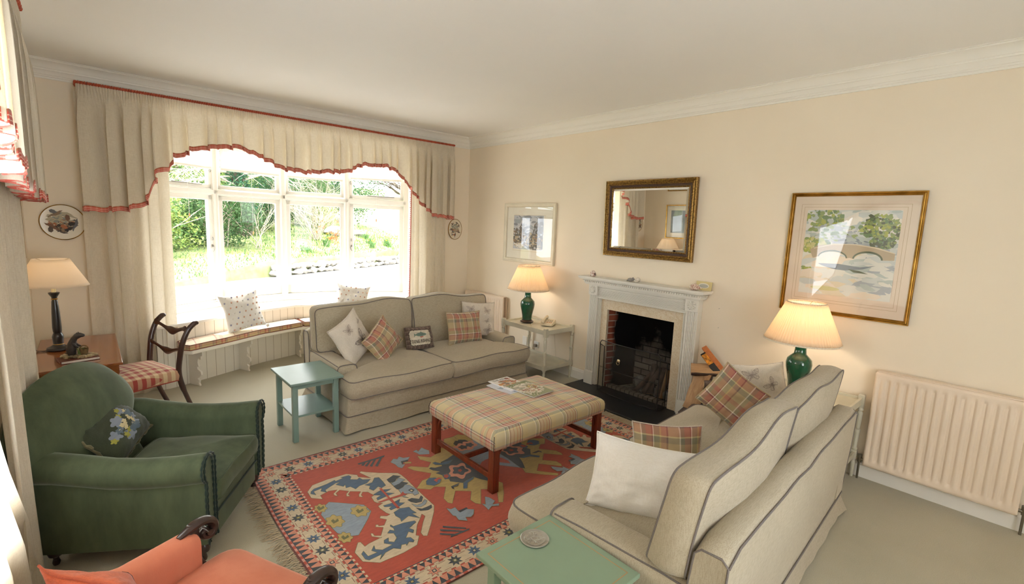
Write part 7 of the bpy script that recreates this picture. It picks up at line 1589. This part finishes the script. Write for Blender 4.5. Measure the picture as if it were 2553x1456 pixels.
# dry stone wall : many stones, one wall
b = MB(); rr = random.Random(11)
def rock(b, c, r, sx=1, sy=1, sz=1, sd=0, m_=0, n=8):
    b.grid(lambda u, v: Vector(c) + Vector((math.cos(2 * PI * u) * math.sin(PI * v) * sx, math.sin(2 * PI * u) * math.sin(PI * v) * sy, math.cos(PI * v) * sz)) * r * (1 + .35 * mnoise.noise(Vector((math.cos(2 * PI * u) * math.sin(PI * v) * 1.6 + sd * 3, math.sin(2 * PI * u) * math.sin(PI * v) * 1.6 + sd, math.cos(PI * v) * 1.6)))), n, 6, m_, cu=True)
for row in range(2):
    s = 1.6 + row * .1
    while s < 24:
        w_ = rr.uniform(.16, .34); x, y = bp(s + w_ / 2, .02 + .05 * row); w_ *= rr.uniform(.75, 1.25); rock(b, (x, y, -.02 + row * .19 + rr.uniform(-.02, .02)), w_ * .62, 1.0, .8, rr.uniform(.55, .8), rr.random() * 50); s += w_ * .95
o = b.build('garden_stone_wall', G_stone, smooth=35); tag(o, 'low dry stone wall along the far side of the drive outside', 'wall', kind='thing')
x, y = bp(9.2, 3.6); 
for k, (s, d, r, lab) in enumerate(((8.7, 3.4, .42, 'large boulder with a dark hollow on the grass bank'), (10.2, 3.2, .30, 'smaller pale boulder to the right on the grass bank'))):
    b = MB(); x, y = bp(s, d); rock(b, (0, 0, .12), r, 1.2, 1, .7, k + 3, n=14); o = b.build('garden_boulder', G_stone, loc=(x, y, bank_z(x, y)), smooth=50); tag(o, lab, 'rock')
def leaves(b, c, rad, n, size, rr, m_=0, shell=.55):
    for _ in range(n):
        a = rr.uniform(0, 2 * PI); ct = rr.uniform(-1, 1); st = (1 - ct * ct) ** .5; q = (shell + (1 - shell) * rr.random()); k = 1 + .25 * mnoise.noise(Vector((math.cos(a) * st * 2 + c[0], math.sin(a) * st * 2 + c[1], ct * 2)))
        p = Vector((c[0] + rad[0] * q * k * st * math.cos(a), c[1] + rad[1] * q * k * st * math.sin(a), c[2] + rad[2] * q * k * ct))
        d = Vector((rr.gauss(0, 1), rr.gauss(0, 1), rr.gauss(0, .7))).normalized(); e = d.orthogonal().normalized(); e = (e * math.cos(a * 3) + d.cross(e) * math.sin(a * 3)); s = size * rr.uniform(.6, 1.3)
        b.add([p - d * s, p + e * s * .5, p + d * s, p - e * s * .5], [(0, 1, 2, 3)], m_, smooth=False)
def twigs(b, p, d, L, r, depth, rr, spread=.5, droop=0, m_=0, kids=3):
    pts = [Vector(p)]; q = Vector(d).normalized(); st = 4
    for i in range(st): q = (q + Vector((rr.gauss(0, .16), rr.gauss(0, .16), rr.gauss(0, .10) - droop))).normalized(); pts.append(pts[-1] + q * L / st)
    b.tube(pts, [r * (1 - .6 * i / st) for i in range(st + 1)], 5 if r > .02 else 3, m=m_, cap=False); tips = [pts[-1]]
    if depth > 0:
        for k in range(kids):
            j = rr.choice([2, 3, 4]); a = rr.uniform(0, 2 * PI); nd = (q + Vector((math.cos(a), math.sin(a), rr.uniform(-.2, .6))) * spread).normalized(); tips += twigs(b, pts[j], nd, L * rr.uniform(.55, .8), r * .5, depth - 1, rr, spread, droop, m_, kids)
    return tips
def px2(s, d, dz=0): x, y = bp(s, d); return (x, y, bank_z(x, y) + dz)
def bush(label, c, rad, n, size, mats, seed, stems=5, cat='shrub', nm='garden_shrub', grp=None):
    rr = random.Random(seed); t = thing(nm, label, cat, c, group=grp); b = MB(); leaves(b, (0, 0, rad[2] * .95), rad, n, size, rr, 0); 
    for f in range(4): b2c = (rr.uniform(-.5, .5) * rad[0], rr.uniform(-.4, .4) * rad[1], rad[2] * rr.uniform(.6, 1.5)); leaves(b, b2c, [q * .5 for q in rad], n // 6, size, rr, 1)
    b.build('foliage', mats, t, smooth=0); b = MB()
    for k in range(stems): twigs(b, (rr.uniform(-.15, .15) * rad[0], 0, -.05), (rr.uniform(-.4, .4), rr.uniform(-.3, .3), 1), rad[2] * 1.1, .03, 1, rr, .5)
    b.build('stems', G_twig, t); return t
bush('glossy laurel bush with bare stems, left of the ivy-clad tree', px2(2.2, 3.0, -.05), (1.5, 1.0, 1.25), 4600, .055, [G_leafd, G_leafm], 1, 7)
bush('bushy green shrub seen through the left window pane', (-3.6, 13.2, -.05), (2.0, 1.2, 1.7), 5200, .06, [G_leafm, G_leafl], 2)
bush('dark evergreen hedge bush right of the ivy-clad tree', px2(6.2, 5.2, -.1), (2.2, 1.2, 1.7), 5000, .055, [G_leafd, G_ivy], 3)
bush('dense dark shrub at the foot of the bank behind the bare twiggy shrub', px2(8.8, 6.0, -.1), (2.4, 1.3, 1.9), 5000, .055, [G_leafd, G_leafm], 4)
bush('dark hedge shrub at the right edge of the view', px2(13.2, 7.0, -.1), (3.2, 1.3, 2.2), 6000, .06, [G_leafd, G_ivy], 5)
bush('tall green shrub above the hedge in the third window pane', px2(8.6, 8.6, -.1), (2.6, 1.4, 2.9), 6000, .065, [G_leafm, G_leafl], 6)
bush('yellow green shrub on the bank in the right-hand pane', px2(9.6, 5.2, -.1), (1.0, .7, .7), 1500, .05, [G_leafl, G_leafl], 7)
bush('blue grey shrub by the far left of the stone wall', (-5.6, 12.5, -.05), (2.0, 1.5, 2.0), 2800, .09, [G_ivy, G_leafm], 8)
bush('brown green thicket filling the top of the right-hand pane', px2(12.5, 8.5, -.1), (3.0, 1.4, 3.2), 6000, .06, [G_leafm, G_leafd], 9)
bush('thicket of small leaves behind the ivy-clad tree', px2(4.6, 7.5, -.1), (2.6, 1.2, 2.6), 5500, .055, [G_leafl, G_leafm], 10)
bush('low tangle of stems and leaves between laurel and hedge', px2(4.4, 4.8, -.1), (1.3, .8, .9), 2200, .05, [G_leafm, G_leafd], 12, 12)
# ivy-clad tree
t = thing('ivy_tree', 'leaning tree trunk thickly clad with dark ivy beyond the wall', 'tree', px2(4.3, 4.2, -.1)); rr = random.Random(5)
b = MB(); tp = catmull([(0, 0, 0), (.05, 0, .9), (-.12, .1, 2.0), (-.3, .1, 3.2), (-.55, .2, 4.8), (-.7, .3, 7.0)], 5); b.tube(tp, [.28 - .0065 * i for i in range(len(tp))], 10); b.build('trunk', G_bark, t)
b = MB()
for i, p in enumerate(tp):
    if p.z > .8: leaves(b, tuple(p), (.42 + .25 * math.sin(p.z * 1.3) ** 2, .45, .35), 190, .075, rr, 0, .6)
b.build('ivy', G_ivy, t, smooth=0); b = MB()
for k in range(40): p = tp[rr.randint(10, len(tp) - 1)]; twigs(b, p, (rr.uniform(-1, 1), rr.uniform(-.8, .4), rr.uniform(-.1, .5)), rr.uniform(1.4, 2.6), .035, 2, rr, .6, .10)
b.build('branches', G_twig, t)
# bare shrubs
def bare(label, c, h, n, seed, mat=None, spread=.45, droop=0, depth=3, cat='shrub', nm='garden_bare_shrub', r=.02):
    rr = random.Random(seed); t = thing(nm, label, cat, c); b = MB(); tips = []
    for k in range(n): tips += twigs(b, (rr.uniform(-.12, .12), rr.uniform(-.12, .12), -.05), (rr.uniform(-.8, .8), rr.uniform(-.5, .5), 1), h * rr.uniform(.35, .6), r, depth, rr, spread, droop)
    b.build('twigs', mat or G_twig, t); return t, tips, rr
bare('bare twiggy shrub fanning out on the bank in the third window pane', px2(6.6, 2.6), 2.9, 26, 21)
bare('pale bare tree with crooked branches in the left window pane', (-3.45, 9.4, -.1), 4.6, 4, 22, depth=4, cat='tree', nm='bare_tree', r=.05)
bare('low bare brush beside the yellow green shrub', px2(8.6, 3.9), 1.3, 14, 23)
bare('thin bare saplings in front of the ivy-clad tree', px2(3.1, 2.2), 2.6, 6, 24, depth=2)
t, tips, rr = bare('young beech sapling holding copper leaves on the bank', px2(5.2, 1.0), 1.25, 3, 25, depth=2, r=.012); b = MB()
for p in tips: leaves(b, tuple(p), (.12, .12, .10), 9, .035, rr, 0, .2)
b.build('copper_leaves', G_copper, t, smooth=0)
# weeping twigs over the top lights
for k, (x, y, lab) in enumerate(((1.2, 9.0, 'bare weeping branches hanging across the second top light'), (3.4, 9.6, 'bare weeping branches hanging across the third top light'), (5.2, 9.4, 'bare weeping branches hanging across the right-hand top light'))):
    rr = random.Random(40 + k); t = thing('weeping_tree_branch', lab, 'branch', (x, y, 5.6)); b = MB()
    b.tube(catmull([(-2.2, 1.0, .2), (-.8, .3, .5), (.8, 0, .3), (2.0, -.2, -.2)], 5), .05, 6)
    for j in range(80): u = rr.uniform(-2.0, 2.2); twigs(b, (u, .2 - u * .1, .35), (rr.uniform(-.3, .3), rr.uniform(-.4, .4), -.35), rr.uniform(1.0, 1.9), .012, 1, rr, .45, .28, kids=3)
    b.build('twigs', G_twig, t); t['kind'] = 'thing'
# background trees
for k, (x, y, h, lab) in enumerate(((-10, 20, 8, 'bare tree far behind the left shrubs'), (-1.5, 24, 9, 'bare tree far behind the laurel bush'), (6, 26, 9, 'bare tree far behind the ivy-clad tree'), (13, 24, 9, 'bare tree far behind the hedge on the right'))):
    rr = random.Random(60 + k); t = thing('bare_tree', lab, 'tree', (x, y, 1.5)); b = MB(); twigs(b, (0, 0, -.2), (0, 0, 1), h * .38, .22, 4, rr, .75, 0, kids=4); b.build('branches', G_bark, t)
for k, (s, d, r, lab) in enumerate(((1.0, 9.5, 2.6, 'tall evergreen behind the laurel bush'), (12.0, 11, 3.0, 'tall evergreen behind the right-hand hedge'), (-3.5, 10, 2.6, 'tall evergreen at the far left of the garden'))): bush(lab, px2(s, d, -.1), (r, 1.6, r * 1.0), 5000, .08, [G_leafd, G_leafm], 70 + k, 3, 'tree', 'evergreen_tree')
# daffodil clumps
rr = random.Random(77)
CL = [(6.9, 1.0), (7.6, 1.6), (8.1, .8), (8.9, 1.5), (9.7, 1.0), (10.5, 1.7), (7.2, 2.4), (8.4, 2.6), (9.9, 2.5), (11.2, 1.1), (11.0, 4.4), (9.9, 4.6), (5.9, 1.5), (4.4, 1.1), (6.3, .6)]
for k, (s, d) in enumerate(CL):
    t = thing('garden_daffodil_clump', 'clump of daffodil leaves on the grass bank behind the stone wall', 'plant', px2(s, d), group='daffodil clumps on the bank'); b = MB()
    for j in range(46):
        a = rr.uniform(0, 2 * PI); r = rr.uniform(0, .22); h = rr.uniform(.25, .42); x, y = r * math.cos(a), r * math.sin(a); e = Vector((rr.uniform(-.12, .12), rr.uniform(-.12, .12), h)); wv = Vector((math.cos(a + 1.5), math.sin(a + 1.5), 0)) * .012
        p = Vector((x, y, -.03)); b.add([p - wv, p + wv, p + e * .6 + wv, p + e + Vector((0, 0, -.03)), p + e * .6 - wv], [(0, 1, 2, 3, 4)], 0, smooth=False)
    b.build('leaves', G_blade, t, smooth=0)
    if k % 2 == 0:
        b = MB(); [leaves(b, (rr.uniform(-.2, .2), rr.uniform(-.2, .2), rr.uniform(.3, .42)), (.03, .03, .03), 6, .03, rr) for _ in range(5)]; b.build('flowers', G_daff, t, smooth=0)
b = MB()
for _ in range(9000):
    s, d = rr.uniform(-3, 14), rr.uniform(.2, 6) ; x, y = bp(s, d); z = bank_z(x, y) - .01; h = rr.uniform(.04, .14); a = rr.uniform(0, PI); wx, wy = .02 * math.cos(a), .02 * math.sin(a); lx, ly = rr.uniform(-.05, .05), rr.uniform(-.05, .05)
    b.add([(x - wx, y - wy, z), (x + wx, y + wy, z), (x + lx, y + ly, z + h)], [(0, 1, 2)], rr.randint(0, 1), smooth=False)
o = b.build('grass_tufts', [G_blade, G_leafl], smooth=0); tag(o, 'rough grass blades all over the bank outside', 'grass', kind='stuff')
